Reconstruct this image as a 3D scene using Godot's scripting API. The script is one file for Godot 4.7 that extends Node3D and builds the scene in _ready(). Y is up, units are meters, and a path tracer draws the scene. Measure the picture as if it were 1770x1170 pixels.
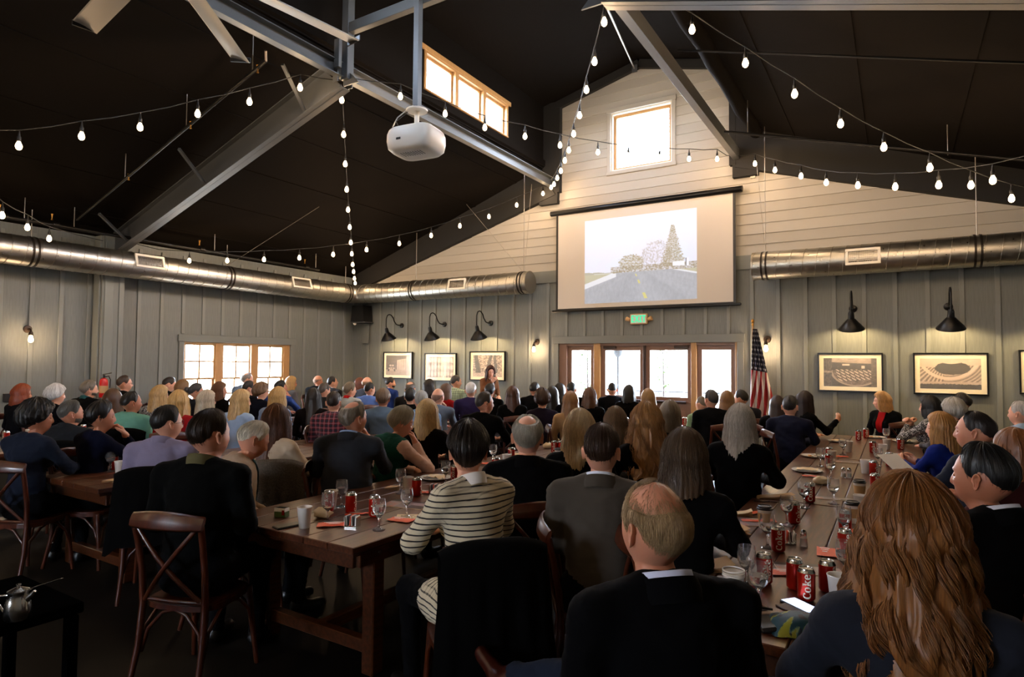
extends Node3D
# A timber-sided hall with a raised roof monitor, long tables and a seated audience. Units are metres, y up.
# The wall with the screen stands at z = -11.2, the wall with the window row at x = -11.66.

const BACK := -11.2
const LEFT := -11.66
const RIGHT := 3.46
const FRONT := 6.0
const RIDGE := -4.1
const SLOPE := 0.2976

var M := {}
var used := {}
var rng := RandomNumberGenerator.new()
var noise := FastNoiseLite.new()


func _ready() -> void:
	rng.seed = 7
	noise.seed = 3
	noise.frequency = 1.0
	noise.noise_type = FastNoiseLite.TYPE_SIMPLEX
	# camera
	var cam := Camera3D.new()
	cam.name = "camera"
	cam.fov = rad_to_deg(2.0 * atan(585.0 / 1070.2))
	cam.near = 0.05
	cam.far = 200.0
	cam.basis = Basis(Vector3.UP, 0.55509) * Basis(Vector3.RIGHT, 0.0387) * Basis(Vector3.BACK, 0.0088)
	cam.position = Vector3(0, 1.7, 0)
	add_child(cam)
	cam.current = true
	# overcast sky, bright enough to burn out in the windows
	var env := Environment.new()
	env.background_mode = Environment.BG_SKY
	var sky := Sky.new()
	var sm := ProceduralSkyMaterial.new()
	sm.sky_top_color = Color(0.80, 0.88, 1.0)
	sm.sky_horizon_color = Color(0.96, 0.98, 1.0)
	sm.ground_horizon_color = Color(0.72, 0.72, 0.70)
	sm.ground_bottom_color = Color(0.55, 0.55, 0.53)
	sm.sky_energy_multiplier = SKY
	sm.ground_energy_multiplier = SKY
	sky.sky_material = sm
	env.sky = sky
	env.tonemap_mode = Environment.TONE_MAPPER_LINEAR
	env.tonemap_exposure = EXPOSURE
	env.sdfgi_enabled = true
	env.ssao_enabled = true
	env.ssil_enabled = true
	var we := WorldEnvironment.new()
	we.name = "environment"
	we.environment = env
	add_child(we)
	daylight()
	make_materials()
	print("structure ", Time.get_ticks_msec())
	build_shell()
	build_openings()
	build_steel()
	print("services ", Time.get_ticks_msec())
	build_services()
	build_wall_things()
	print("furniture ", Time.get_ticks_msec())
	build_tables()
	print("people ", Time.get_ticks_msec())
	build_people()
	print("table things ", Time.get_ticks_msec())
	build_table_things()
	print("done ", Time.get_ticks_msec())


const SKY := 5.0
const EXPOSURE := 1.35


func daylight() -> void:
	# area lights stand in for sky just outside each window, far outside the doors
	for d in [
		["door_daylight", Vector3(-5.6, 2.0, BACK - 8.6), Vector3(0, PI, 0), Vector2(11.0, 4.4), 1.0],
		["gable_daylight", Vector3(-4.09, 6.02, BACK - 0.3), Vector3(0, PI, 0), Vector2(1.2, 1.15), 1.0],
		["window_daylight", Vector3(LEFT - 0.3, 1.36, -8.03), Vector3(0, -PI / 2, 0), Vector2(2.45, 1.37), 1.0],
		["added_end_daylight", Vector3(RIDGE, 2.5, FRONT + 0.3), Vector3.ZERO, Vector2(1.9, 1.35), 1.0],  # panel of the added, unseen end window; fills from behind the camera
		["clerestory_daylight", Vector3(-6.45, 6.22, -8.47), Vector3(0, -PI / 2, 0), Vector2(2.4, 0.6), 1.0],
		["clerestory_daylight", Vector3(-1.75, 6.22, -8.47), Vector3(0, PI / 2, 0), Vector2(2.4, 0.6), 1.0],
		["clerestory_daylight", Vector3(-6.45, 6.22, -2.78), Vector3(0, -PI / 2, 0), Vector2(2.4, 0.6), 1.0],  # this and the next serve the added clerestory strips out of view
		["clerestory_daylight", Vector3(-1.75, 6.22, -2.78), Vector3(0, PI / 2, 0), Vector2(2.4, 0.6), 1.0],
	]:
		var a := AreaLight3D.new()
		a.name = numbered(d[0])
		a.position = d[1]
		a.rotation = d[2]
		a.area_size = d[3]
		a.area_normalize_energy = false
		a.light_color = Color(0.93, 0.97, 1.0)
		a.light_energy = DAY * d[4]
		a.shadow_enabled = true
		a.area_range = 30.0
		add_child(a)


const DAY := 3.5


# ---------------------------------------------------------------- names, things, parts

func numbered(called: String) -> String:
	if not used.has(called):
		used[called] = 0
		return called
	used[called] += 1
	return "%s_%03d" % [called, used[called]]


func thing(called: String, label: String, category: String, at := Vector3.ZERO, turn := 0.0, group := "") -> Node3D:
	var o := Node3D.new()
	o.name = numbered(called)
	add_child(o)
	o.position = at
	o.rotation.y = turn
	tag(o, label, category, group)
	return o


func tag(o: Node, label: String, category: String, group := "") -> void:
	o.set_meta("label", label)
	o.set_meta("category", category)
	if group:
		o.set_meta("group", group)


func structure(called: String, label := "") -> Node3D:
	var o := Node3D.new()
	o.name = numbered(called)
	add_child(o)
	o.set_meta("kind", "structure")
	if label:
		o.set_meta("label", label)
	return o


func part(called: String, m: Variant, material: Material, parent: Node, at := Vector3.ZERO) -> MeshInstance3D:
	var o := MeshInstance3D.new()
	o.name = called
	o.mesh = m.mesh() if m is MB else m
	o.material_override = material
	o.position = at
	parent.add_child(o, true)
	return o


func single(called: String, m: Variant, material: Material, label: String, category: String, at := Vector3.ZERO, turn := 0.0, group := "") -> MeshInstance3D:
	var o := MeshInstance3D.new()
	o.name = numbered(called)
	o.mesh = m.mesh() if m is MB else m
	o.material_override = material
	add_child(o)
	o.position = at
	o.rotation.y = turn
	tag(o, label, category, group)
	return o


func copy(o: Node3D, at: Vector3, turn: float, label := "") -> Node3D:
	var c: Node3D = o.duplicate()
	c.name = numbered(String(o.name).rstrip("0123456789").trim_suffix("_"))
	add_child(c)
	c.position = at
	c.rotation.y = turn
	if label:
		c.set_meta("label", label)
	return c


# ---------------------------------------------------------------- mesh collector

class MB:
	var v := PackedVector3Array()
	var n := PackedVector3Array()
	var c := PackedColorArray()
	var uv := PackedVector2Array()
	var ix := PackedInt32Array()
	var tint := Color.WHITE
	var colored := false
	var mapped := false

	func put(p: Vector3, q: Vector3, t := Vector2.ZERO) -> int:
		v.append(p)
		n.append(q)
		c.append(tint)
		uv.append(t)
		return v.size() - 1

	func tri(a: Vector3, b: Vector3, d: Vector3) -> void:
		var q := (b - a).cross(d - a).normalized()
		var i := put(a, q)
		put(b, q)
		put(d, q)
		ix.append_array([i, i + 2, i + 1])

	func quad(a: Vector3, b: Vector3, d: Vector3, e: Vector3) -> void:  # counter-clockwise from outside
		var q := (d - a).cross(e - b).normalized()
		var i := put(a, q, Vector2(0, 1))
		put(b, q, Vector2(1, 1))
		put(d, q, Vector2(1, 0))
		put(e, q, Vector2(0, 0))
		ix.append_array([i, i + 2, i + 1, i, i + 3, i + 2])

	func box(at: Vector3, s: Vector3, bev := 0.0, b := Basis()) -> MB:
		var h := s / 2.0
		if bev <= 0.0:
			var p := []
			for k in 8:
				p.append(at + b * Vector3(h.x if k & 1 else -h.x, h.y if k & 2 else -h.y, h.z if k & 4 else -h.z))
			quad(p[4], p[5], p[7], p[6])
			quad(p[1], p[0], p[2], p[3])
			quad(p[5], p[1], p[3], p[7])
			quad(p[0], p[4], p[6], p[2])
			quad(p[6], p[7], p[3], p[2])
			quad(p[0], p[1], p[5], p[4])
			return self
		bev = minf(bev, minf(h.x, minf(h.y, h.z)) * 0.98)
		var i := h - Vector3(bev, bev, bev)
		var f := func(sx: float, sy: float, sz: float, ax: int) -> Vector3:
			var q := Vector3(sx * i.x, sy * i.y, sz * i.z)
			q[ax] = [sx, sy, sz][ax] * h[ax]
			return at + b * q
		for ax in 3:
			for s1: float in [-1.0, 1.0]:
				var u := (ax + 1) % 3
				var w := (ax + 2) % 3
				var cs := []
				for k in [[-1, -1], [1, -1], [1, 1], [-1, 1]]:
					var sg := [0.0, 0.0, 0.0]
					sg[ax] = s1
					sg[u] = float(k[0])
					sg[w] = float(k[1])
					cs.append(f.call(sg[0], sg[1], sg[2], ax))
				if s1 > 0:
					quad(cs[0], cs[1], cs[2], cs[3])
				else:
					quad(cs[3], cs[2], cs[1], cs[0])
		for ax in 3:  # edges along ax
			var u := (ax + 1) % 3
			var w := (ax + 2) % 3
			for su: float in [-1.0, 1.0]:
				for sw: float in [-1.0, 1.0]:
					var e := []
					for k in [[-1.0, u], [1.0, u], [1.0, w], [-1.0, w]]:
						var sg := [0.0, 0.0, 0.0]
						sg[ax] = k[0]
						sg[u] = su
						sg[w] = sw
						e.append(f.call(sg[0], sg[1], sg[2], k[1]))
					if su * sw > 0:
						quad(e[3], e[2], e[1], e[0])
					else:
						quad(e[0], e[1], e[2], e[3])
		for k in 8:
			var sx := 1.0 if k & 1 else -1.0
			var sy := 1.0 if k & 2 else -1.0
			var sz := 1.0 if k & 4 else -1.0
			if sx * sy * sz > 0:
				tri(f.call(sx, sy, sz, 0), f.call(sx, sy, sz, 1), f.call(sx, sy, sz, 2))
			else:
				tri(f.call(sx, sy, sz, 2), f.call(sx, sy, sz, 1), f.call(sx, sy, sz, 0))
		return self

	func beam(a: Vector3, b: Vector3, w: float, h: float, bev := 0.0, up := Vector3.UP) -> MB:  # a bar from a to b
		var d := (b - a).normalized()
		var x := d.cross(up).normalized()
		return box((a + b) / 2.0, Vector3(w, h, a.distance_to(b)), bev, Basis(x, x.cross(d) * 1.0, -d))

	func tube(pts: Array, rad: Variant, sides := 8, cap := true, closed := false) -> MB:
		var m := pts.size()
		var t0: Vector3 = (pts[1] - pts[0]).normalized()
		var x := t0.cross(Vector3.UP if absf(t0.y) < 0.9 else Vector3.RIGHT).normalized()
		var first := v.size()
		for i in m:
			var t: Vector3
			if closed:
				t = (pts[(i + 1) % m] - pts[(i + m - 1) % m]).normalized()
			else:
				t = (pts[mini(i + 1, m - 1)] - pts[maxi(i - 1, 0)]).normalized()
			x = (x - t * x.dot(t)).normalized()
			var y := t.cross(x)
			var r: float = rad[i] if rad is Array or rad is PackedFloat32Array else rad
			for k in sides:
				var a := TAU * k / sides
				var q := x * cos(a) + y * sin(a)
				put(pts[i] + q * r, q)
		for i in (m if closed else m - 1):
			for k in sides:
				var a := first + i * sides + k
				var b := first + i * sides + (k + 1) % sides
				var a2 := first + ((i + 1) % m) * sides + k
				var b2 := first + ((i + 1) % m) * sides + (k + 1) % sides
				ix.append_array([a, b2, b, a, a2, b2])
		if cap and not closed:
			for e in [0, m - 1]:
				var o := put(pts[e], (pts[0] - pts[1]).normalized() if e == 0 else (pts[m - 1] - pts[m - 2]).normalized())
				var base := v.size()
				for k in sides:
					put(v[first + e * sides + k], n[o])
				for k in sides:
					if e == 0:
						ix.append_array([o, base + k, base + (k + 1) % sides])
					else:
						ix.append_array([o, base + (k + 1) % sides, base + k])
		return self

	func lathe(prof: Array, segs := 16, at := Vector3.ZERO, b := Basis()) -> MB:  # Vector2(r, y) from bottom to top, outside to the right
		var m := prof.size()
		var dn := []
		for i in m - 1:
			var d: Vector2 = (prof[i + 1] - prof[i]).normalized()
			dn.append(Vector2(d.y, -d.x))
		for i in m - 1:
			var n0: Vector2 = dn[i]
			var n1: Vector2 = dn[i]
			if i > 0 and dn[i - 1].dot(dn[i]) > 0.75:
				n0 = (dn[i - 1] + dn[i]).normalized()
			if i < m - 2 and dn[i + 1].dot(dn[i]) > 0.75:
				n1 = (dn[i + 1] + dn[i]).normalized()
			var first := v.size()
			for k in segs + 1:
				var a := TAU * k / segs
				var e := Vector3(cos(a), 0, sin(a))
				put(at + b * (e * prof[i].x + Vector3.UP * prof[i].y), b * (e * n0.x + Vector3.UP * n0.y), Vector2(float(k) / segs, float(i) / (m - 1)))
				put(at + b * (e * prof[i + 1].x + Vector3.UP * prof[i + 1].y), b * (e * n1.x + Vector3.UP * n1.y), Vector2(float(k) / segs, float(i + 1) / (m - 1)))
			for k in segs:
				var a := first + k * 2
				if prof[i].x > 1e-5:
					ix.append_array([a, a + 2, a + 1] if true else [])
				if prof[i + 1].x > 1e-5:
					ix.append_array([a + 2, a + 3, a + 1])
		return self

	func grid(pts: PackedVector3Array, nu: int, nv: int, wrap := false, flip := false, cols := PackedColorArray()) -> MB:
		# pts[j * nu + i]; smooth normals; u to the right and v upwards seen from outside
		var first := v.size()
		var nn := PackedVector3Array()
		nn.resize(pts.size())
		var quads := PackedInt32Array()
		for j in nv - 1:
			for i in (nu if wrap else nu - 1):
				var a := j * nu + i
				var b := j * nu + (i + 1) % nu
				var d := b + nu
				var e := a + nu
				var q := (pts[d] - pts[a]).cross(pts[e] - pts[b])
				if flip:
					q = -q
				nn[a] += q
				nn[b] += q
				nn[d] += q
				nn[e] += q
				quads.append_array([a, b, d, e])
		for i in pts.size():
			v.append(pts[i])
			n.append(nn[i].normalized())
			c.append(cols[i] if cols.size() else tint)
			uv.append(Vector2(float(i % nu) / maxi(nu - 1, 1), 1.0 - float(i / nu) / maxi(nv - 1, 1)))
		for k in range(0, quads.size(), 4):
			var a := first + quads[k]
			var b := first + quads[k + 1]
			var d := first + quads[k + 2]
			var e := first + quads[k + 3]
			if flip:
				ix.append_array([a, b, d, a, d, e])
			else:
				ix.append_array([a, d, b, a, e, d])
		return self

	func prism(poly: PackedVector2Array, depth: float, t := Transform3D()) -> MB:  # polygon in xy, thick along -z..0
		if Geometry2D.is_polygon_clockwise(poly):
			poly.reverse()
		var tr := Geometry2D.triangulate_polygon(poly)
		for k in range(0, tr.size(), 3):
			var a := poly[tr[k]]
			var b := poly[tr[k + 1]]
			var d := poly[tr[k + 2]]
			if (b - a).cross(d - a) < 0:
				var s := b
				b = d
				d = s
			tri(t * Vector3(a.x, a.y, 0), t * Vector3(b.x, b.y, 0), t * Vector3(d.x, d.y, 0))
			tri(t * Vector3(a.x, a.y, -depth), t * Vector3(d.x, d.y, -depth), t * Vector3(b.x, b.y, -depth))
		for k in poly.size():
			var a := poly[k]
			var b := poly[(k + 1) % poly.size()]
			quad(t * Vector3(a.x, a.y, -depth), t * Vector3(b.x, b.y, -depth), t * Vector3(b.x, b.y, 0), t * Vector3(a.x, a.y, 0))
		return self

	func add(arr: Array, t := Transform3D()) -> MB:  # arrays of another mesh
		var first := v.size()
		v.append_array(t * (arr[Mesh.ARRAY_VERTEX] as PackedVector3Array))
		n.append_array(Transform3D(t.basis.orthonormalized(), Vector3.ZERO) * (arr[Mesh.ARRAY_NORMAL] as PackedVector3Array))
		var cnt: int = (arr[Mesh.ARRAY_VERTEX] as PackedVector3Array).size()
		if arr[Mesh.ARRAY_COLOR] != null and (arr[Mesh.ARRAY_COLOR] as PackedColorArray).size() == cnt:
			c.append_array(arr[Mesh.ARRAY_COLOR])
		else:
			for k in cnt:
				c.append(tint)
		uv.resize(v.size())
		for k in (arr[Mesh.ARRAY_INDEX] as PackedInt32Array):
			ix.append(first + k)
		return self

	func arrays() -> Array:
		var a := []
		a.resize(Mesh.ARRAY_MAX)
		a[Mesh.ARRAY_VERTEX] = v
		a[Mesh.ARRAY_NORMAL] = n
		if colored:
			a[Mesh.ARRAY_COLOR] = c
		if mapped:
			a[Mesh.ARRAY_TEX_UV] = uv
		a[Mesh.ARRAY_INDEX] = ix
		return a

	func mesh() -> ArrayMesh:
		var m := ArrayMesh.new()
		m.add_surface_from_arrays(Mesh.PRIMITIVE_TRIANGLES, arrays())
		return m


func mb() -> MB:
	return MB.new()


func bar(a: Vector3, b: Vector3, w: float, h: float, bev := 0.0, up := Vector3.UP) -> MB:
	return MB.new().beam(a, b, w, h, bev, up)


# ---------------------------------------------------------------- materials

func sm(called: String, color: Color, rough := 0.7, metal := 0.0) -> StandardMaterial3D:
	var m := StandardMaterial3D.new()
	m.resource_name = called
	m.albedo_color = color
	m.roughness = rough
	m.metallic = metal
	M[called] = m
	return m


func grain(size: int, fx: float, fy: float, oct: int, lo: Color, hi: Color, sd: int) -> NoiseTexture2D:
	var f := FastNoiseLite.new()
	f.seed = sd
	f.frequency = 0.01
	f.fractal_octaves = oct
	f.noise_type = FastNoiseLite.TYPE_SIMPLEX_SMOOTH
	f.frequency = fx
	var t := NoiseTexture2D.new()
	t.width = size
	t.height = int(size * fy)
	t.seamless = true
	t.noise = f
	var g := Gradient.new()
	g.colors = PackedColorArray([lo, hi])
	t.color_ramp = g
	return t


func relief(m: StandardMaterial3D, tex: Texture2D, scale_cm: float, uvs: Vector3, world := false) -> void:
	m.heightmap_enabled = true
	m.heightmap_texture = tex
	m.heightmap_scale = scale_cm
	m.uv1_triplanar = true
	m.uv1_world_triplanar = world
	m.uv1_scale = uvs


func picture(w: int, h: int, f: Callable) -> ImageTexture:
	var im := Image.create(w, h, false, Image.FORMAT_RGB8)
	for y in h:
		for x in w:
			im.set_pixel(x, y, f.call((x + 0.5) / w, (y + 0.5) / h))
	return ImageTexture.create_from_image(im)


func flatpic(called: String, t: Texture2D, rough := 0.4) -> StandardMaterial3D:
	var m := sm(called, Color.WHITE, rough)
	m.albedo_texture = t
	return m


func make_materials() -> void:
	var fine := grain(256, 0.03, 1.0, 4, Color(0.35, 0.35, 0.35), Color(0.75, 0.75, 0.75), 1)
	var streak := grain(256, 0.02, 1.0, 4, Color(0.91, 0.91, 0.91), Color(1, 1, 1), 2)
	M["fine_tex"] = fine
	M["strand_tex"] = grain(256, 0.035, 1.0, 4, Color(0.62, 0.62, 0.62), Color(1, 1, 1), 21)
	var w := sm("wall_paint", Color(0.425, 0.44, 0.425), 0.6)
	w.albedo_texture = streak
	relief(w, fine, 0.018, Vector3(6, 0.6, 6), true)
	var w2 := sm("batten_paint", Color(0.44, 0.455, 0.44), 0.55)
	relief(w2, fine, 0.02, Vector3(8, 0.8, 8), true)
	sm("trim_paint", Color(0.41, 0.425, 0.41), 0.55)
	for k in 3:
		var s := sm("siding_%d" % k, [Color(0.60, 0.58, 0.545), Color(0.585, 0.565, 0.53), Color(0.615, 0.595, 0.56)][k], 0.6)
		relief(s, fine, 0.02, Vector3(0.6, 6, 6), true)
	var ce := sm("roof_fabric", Color(0.070, 0.059, 0.051), 0.95)
	relief(ce, fine, 0.3, Vector3(0.7, 0.7, 0.7), true)
	ce.metallic_specular = 0.12
	sm("roof_dark", Color(0.055, 0.048, 0.042), 0.9)
	var fl := sm("floor_concrete", Color(0.075, 0.062, 0.052), 0.55)
	fl.albedo_texture = grain(512, 0.008, 1.0, 5, Color(0.6, 0.6, 0.6), Color(1, 1, 1), 5)
	fl.uv1_triplanar = true
	fl.uv1_world_triplanar = true
	fl.uv1_scale = Vector3(0.4, 0.4, 0.4)
	fl.metallic_specular = 0.25
	var st := sm("steel_paint", Color(0.30, 0.31, 0.32), 0.45, 0.35)
	relief(st, fine, 0.02, Vector3(3, 3, 3))
	var ga := sm("galvanized", Color(0.70, 0.69, 0.66), 0.46, 1.0)
	ga.roughness_texture = grain(256, 0.03, 1.0, 3, Color(0.5, 0.5, 0.5), Color(1, 1, 1), 9)
	ga.uv1_triplanar = true
	ga.uv1_scale = Vector3(2, 2, 2)
	sm("galv_seam", Color(0.66, 0.64, 0.60), 0.38, 1.0)
	sm("galv_ring", Color(0.20, 0.18, 0.16), 0.45, 0.8)
	sm("steel_rod", Color(0.60, 0.58, 0.55), 0.35, 0.9)
	sm("black_pipe", Color(0.10, 0.095, 0.09), 0.35, 0.6)
	sm("brass", Color(0.72, 0.52, 0.24), 0.3, 0.9)
	sm("black_metal", Color(0.045, 0.045, 0.05), 0.32, 0.4)
	sm("black_plastic", Color(0.035, 0.035, 0.04), 0.4)
	sm("rubber_cable", Color(0.03, 0.03, 0.03), 0.6)
	sm("white_plastic", Color(0.80, 0.78, 0.74), 0.4)
	sm("white_paint", Color(0.82, 0.80, 0.76), 0.45)
	sm("fan_aluminium", Color(0.70, 0.66, 0.60), 0.4, 0.35)
	var wd := sm("window_wood", Color(0.70, 0.53, 0.33), 0.45)
	wd.albedo_texture = streak
	wd.uv1_triplanar = true
	wd.uv1_scale = Vector3(6, 0.8, 6)
	sm("door_wood", Color(0.47, 0.35, 0.28), 0.45)
	sm("bronze", Color(0.20, 0.15, 0.12), 0.4, 0.5)
	var gl := sm("glass_pane", Color(0.97, 0.99, 1.0, 0.06), 0.02)
	gl.transparency = BaseMaterial3D.TRANSPARENCY_ALPHA
	sm("frame_glass", Color(1, 1, 1, 0.05), 0.05)
	M.frame_glass.transparency = BaseMaterial3D.TRANSPARENCY_ALPHA
	M.frame_glass.metallic_specular = 0.16
	var gg := sm("drinking_glass", Color(1, 1, 1, 0.04), 0.0)
	gg.refraction_enabled = true
	gg.refraction_scale = 0.05
	gg.transparency = BaseMaterial3D.TRANSPARENCY_ALPHA
	var wa := sm("water", Color(0.98, 0.99, 1, 0.02), 0.0)
	wa.refraction_enabled = true
	wa.refraction_scale = 0.033
	wa.transparency = BaseMaterial3D.TRANSPARENCY_ALPHA
	var bu := sm("bulb_glow", Color(1, 0.9, 0.75), 0.3)
	bu.emission_enabled = true
	bu.emission = Color(1.0, 0.86, 0.66)
	bu.emission_energy_multiplier = 14.0
	var ex := sm("exit_glow", Color(0.1, 0.5, 0.4), 0.4)
	ex.emission_enabled = true
	ex.emission = Color(0.18, 0.85, 0.62)
	ex.emission_energy_multiplier = 0.9
	for k in 4:
		var tw := sm("table_wood_%d" % k, [Color(0.37, 0.20, 0.095), Color(0.34, 0.18, 0.085), Color(0.395, 0.215, 0.105), Color(0.355, 0.19, 0.09)][k], 0.33)
		tw.albedo_texture = M.get("wood_grain", null)
		if tw.albedo_texture == null:
			M["wood_grain"] = grain(512, 0.012, 1.0, 5, Color(0.55, 0.50, 0.46), Color(1, 1, 1), 11)
			tw.albedo_texture = M["wood_grain"]
		tw.uv1_triplanar = true
		tw.uv1_scale = Vector3(5, 5, 0.5)
		tw.uv1_offset = Vector3(0.31 * k, 0.17 * k, 0.23 * k)
		tw.clearcoat_enabled = true
		tw.clearcoat = 0.25
		tw.clearcoat_roughness = 0.25
	var cw := sm("chair_wood", Color(0.34, 0.15, 0.065), 0.32)
	cw.albedo_texture = M["wood_grain"]
	cw.uv1_triplanar = true
	cw.uv1_scale = Vector3(3, 0.7, 3)
	cw.clearcoat_enabled = true
	cw.clearcoat = 0.4
	cw.clearcoat_roughness = 0.2
	sm("shaker_steel", Color(0.80, 0.78, 0.75), 0.18, 1.0)
	sm("paper_cup", Color(0.84, 0.82, 0.79), 0.6)
	sm("coffee", Color(0.10, 0.05, 0.03), 0.15)
	sm("porcelain", Color(0.78, 0.77, 0.74), 0.25)
	sm("kraft_napkin", Color(0.72, 0.58, 0.40), 0.85)
	sm("white_napkin", Color(0.80, 0.72, 0.58), 0.85)
	sm("orange_card", Color(0.86, 0.30, 0.10), 0.5)
	sm("can_red", Color(0.66, 0.11, 0.045), 0.28, 0.55)
	sm("can_top", Color(0.75, 0.74, 0.72), 0.25, 1.0)
	sm("can_print", Color(0.85, 0.82, 0.76), 0.35)
	sm("salt", Color(0.88, 0.86, 0.82), 0.8)
	sm("food_green", Color(0.25, 0.33, 0.10), 0.8)
	sm("food_tan", Color(0.66, 0.48, 0.28), 0.8)


# ---------------------------------------------------------------- the hall

func rafter_y(x: float) -> float:  # underside of the rafters
	return 3.40 + SLOPE * (7.56 - absf(x - RIDGE))


func deck_y(x: float) -> float:  # underside of the roof fabric
	return 3.70 + 0.35 * (7.85 - absf(x - RIDGE))


func build_shell() -> void:
	var f := structure("floor", "dark stained concrete floor of the hall")
	part("slab", mb().box(Vector3((LEFT + RIGHT) / 2, -0.1, (BACK + FRONT) / 2), Vector3(RIGHT - LEFT + 0.4, 0.2, FRONT - BACK + 0.4)), M.floor_concrete, f)
	# the gable wall with the screen
	var w := structure("wall_back", "gable wall, grey board and batten below, pale lap siding above")
	var z := BACK - 0.09
	part("panel", mb().box(Vector3((LEFT - 5.82) / 2, 1.67, z), Vector3(-5.82 - LEFT, 3.34, 0.18)), M.wall_paint, w)
	part("panel", mb().box(Vector3((RIGHT - 2.34) / 2, 1.67, z), Vector3(RIGHT + 2.34, 3.34, 0.18)), M.wall_paint, w)
	part("panel", mb().box(Vector3(-4.08, 2.715, z), Vector3(3.48, 1.25, 0.18)), M.wall_paint, w)
	part("band_board", mb().box(Vector3((LEFT + RIGHT) / 2, 3.465, BACK - 0.07), Vector3(RIGHT - LEFT, 0.25, 0.20), 0.008), M.trim_paint, w)
	var shared := mb().box(Vector3(0, 1.67, 0), Vector3(0.062, 3.34, 0.022), 0.003).mesh()
	for k in 13:
		part("batten", shared, M.batten_paint, w, Vector3(-11.16 + 0.424 * k, 0, BACK + 0.011))
	for k in 14:
		part("batten", shared, M.batten_paint, w, Vector3(-2.09 + 0.418 * k, 0, BACK + 0.011))
	var short := mb().box(Vector3(0, 2.785, 0), Vector3(0.055, 1.11, 0.022), 0.003).mesh()
	for k in 9:
		part("batten", short, M.batten_paint, w, Vector3(-5.645 + 0.395 * k, 0, BACK + 0.011))
	var row := 0
	var y := 3.585
	while y < 7.5:
		var y1 := y + 0.18
		var off := 7.56
		if y1 > 6.9:
			off = minf(1.75, (7.50 - y) / 0.25)
		elif y1 > 5.5:
			off = 1.75
		elif y1 > 3.70:
			off = minf(7.56, 7.56 - (y1 - 3.75) / SLOPE)
		var spans := [[RIDGE - off, RIDGE + off]]
		if y1 > 5.43 and y < 6.60:
			spans = [[RIDGE - off, -4.70], [-3.48, RIDGE + off]]
		for s in spans:
			# a lap board: thicker at its lower edge
			var b := mb()
			var x0: float = s[0]
			var x1: float = s[1]
			var p := [Vector3(x0, y, BACK + 0.022), Vector3(x1, y, BACK + 0.022), Vector3(x1, y1 + 0.01, BACK + 0.004), Vector3(x0, y1 + 0.01, BACK + 0.004)]
			var q := [Vector3(x0, y, BACK - 0.16), Vector3(x1, y, BACK - 0.16), Vector3(x1, y1 + 0.01, BACK - 0.16), Vector3(x0, y1 + 0.01, BACK - 0.16)]
			b.quad(p[0], p[1], p[2], p[3])
			b.quad(q[1], q[0], q[3], q[2])
			b.quad(q[0], q[1], p[1], p[0])
			b.quad(p[3], p[2], q[2], q[3])
			b.quad(q[0], p[0], p[3], q[3])
			b.quad(p[1], q[1], q[2], p[2])
			part("siding_board", b, M["siding_%d" % (row % 3)], w)
		y = y1
		row += 1
	# sheathing behind the siding, up to the roof
	for e in [[LEFT - 0.1, -4.70, -1.0], [RIGHT + 0.1, -3.48, 1.0]]:
		var o: float = e[2]
		part("sheathing", mb().prism(PackedVector2Array([Vector2(e[0], 3.3), Vector2(e[1], 3.3), Vector2(e[1], 7.52 - 0.25 * 0.6 + 0.1), Vector2(RIDGE + o * 2.3, 7.05), Vector2(RIDGE + o * 2.3, 5.78), Vector2(e[0], 3.86)]), 0.12, Transform3D(Basis(), Vector3(0, 0, BACK - 0.17))), M.roof_dark, w)
	part("sheathing", mb().box(Vector3(-4.09, 4.37, BACK - 0.23), Vector3(1.22, 2.14, 0.12)), M.roof_dark, w)
	part("sheathing", mb().box(Vector3(-4.09, 7.07, BACK - 0.23), Vector3(1.22, 0.94, 0.12)), M.roof_dark, w)
	# the long wall with the window row
	var l := structure("wall_left", "long grey board and batten wall with a row of three windows")
	var x := LEFT - 0.09
	part("panel", mb().box(Vector3(x, 1.95, (FRONT - 6.80) / 2), Vector3(0.18, 3.9, FRONT + 6.80)), M.wall_paint, l)
	part("panel", mb().box(Vector3(x, 1.95, (-9.27 + BACK) / 2 - 0.09), Vector3(0.18, 3.9, -9.27 - BACK + 0.18)), M.wall_paint, l)
	part("panel", mb().box(Vector3(x, 2.975, -8.035), Vector3(0.18, 1.85, 2.47)), M.wall_paint, l)
	part("panel", mb().box(Vector3(x, 0.33, -8.035), Vector3(0.18, 0.66, 2.47)), M.wall_paint, l)
	var tall := mb().box(Vector3(0, 1.85, 0), Vector3(0.022, 3.7, 0.062), 0.003).mesh()
	var above := mb().box(Vector3(0, 2.95, 0), Vector3(0.022, 1.5, 0.062), 0.003).mesh()
	for k in range(-4, 18):
		var bz := -3.90 - 0.41 * k
		if absf(bz + 5.4) > 0.25:
			part("batten", above if bz < -6.7 and bz > -9.4 else tall, M.batten_paint, l, Vector3(LEFT + 0.011, 0, bz))
	part("pilaster", mb().box(Vector3(LEFT + 0.12, 1.9, -5.40), Vector3(0.24, 3.8, 0.36), 0.006), M.trim_paint, l)
	part("pilaster_board", mb().box(Vector3(LEFT + 0.245, 1.9, -5.33), Vector3(0.02, 3.8, 0.14), 0.004), M.batten_paint, l)
	part("pilaster_board", mb().box(Vector3(LEFT + 0.245, 1.9, -5.53), Vector3(0.02, 3.8, 0.08), 0.004), M.batten_paint, l)
	part("pilaster_return", mb().box(Vector3(LEFT + 0.1, 1.9, -5.205), Vector3(0.2, 3.8, 0.03), 0.004), M.batten_paint, l)
	var r := structure("wall_right", "grey long wall on the far side")
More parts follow.
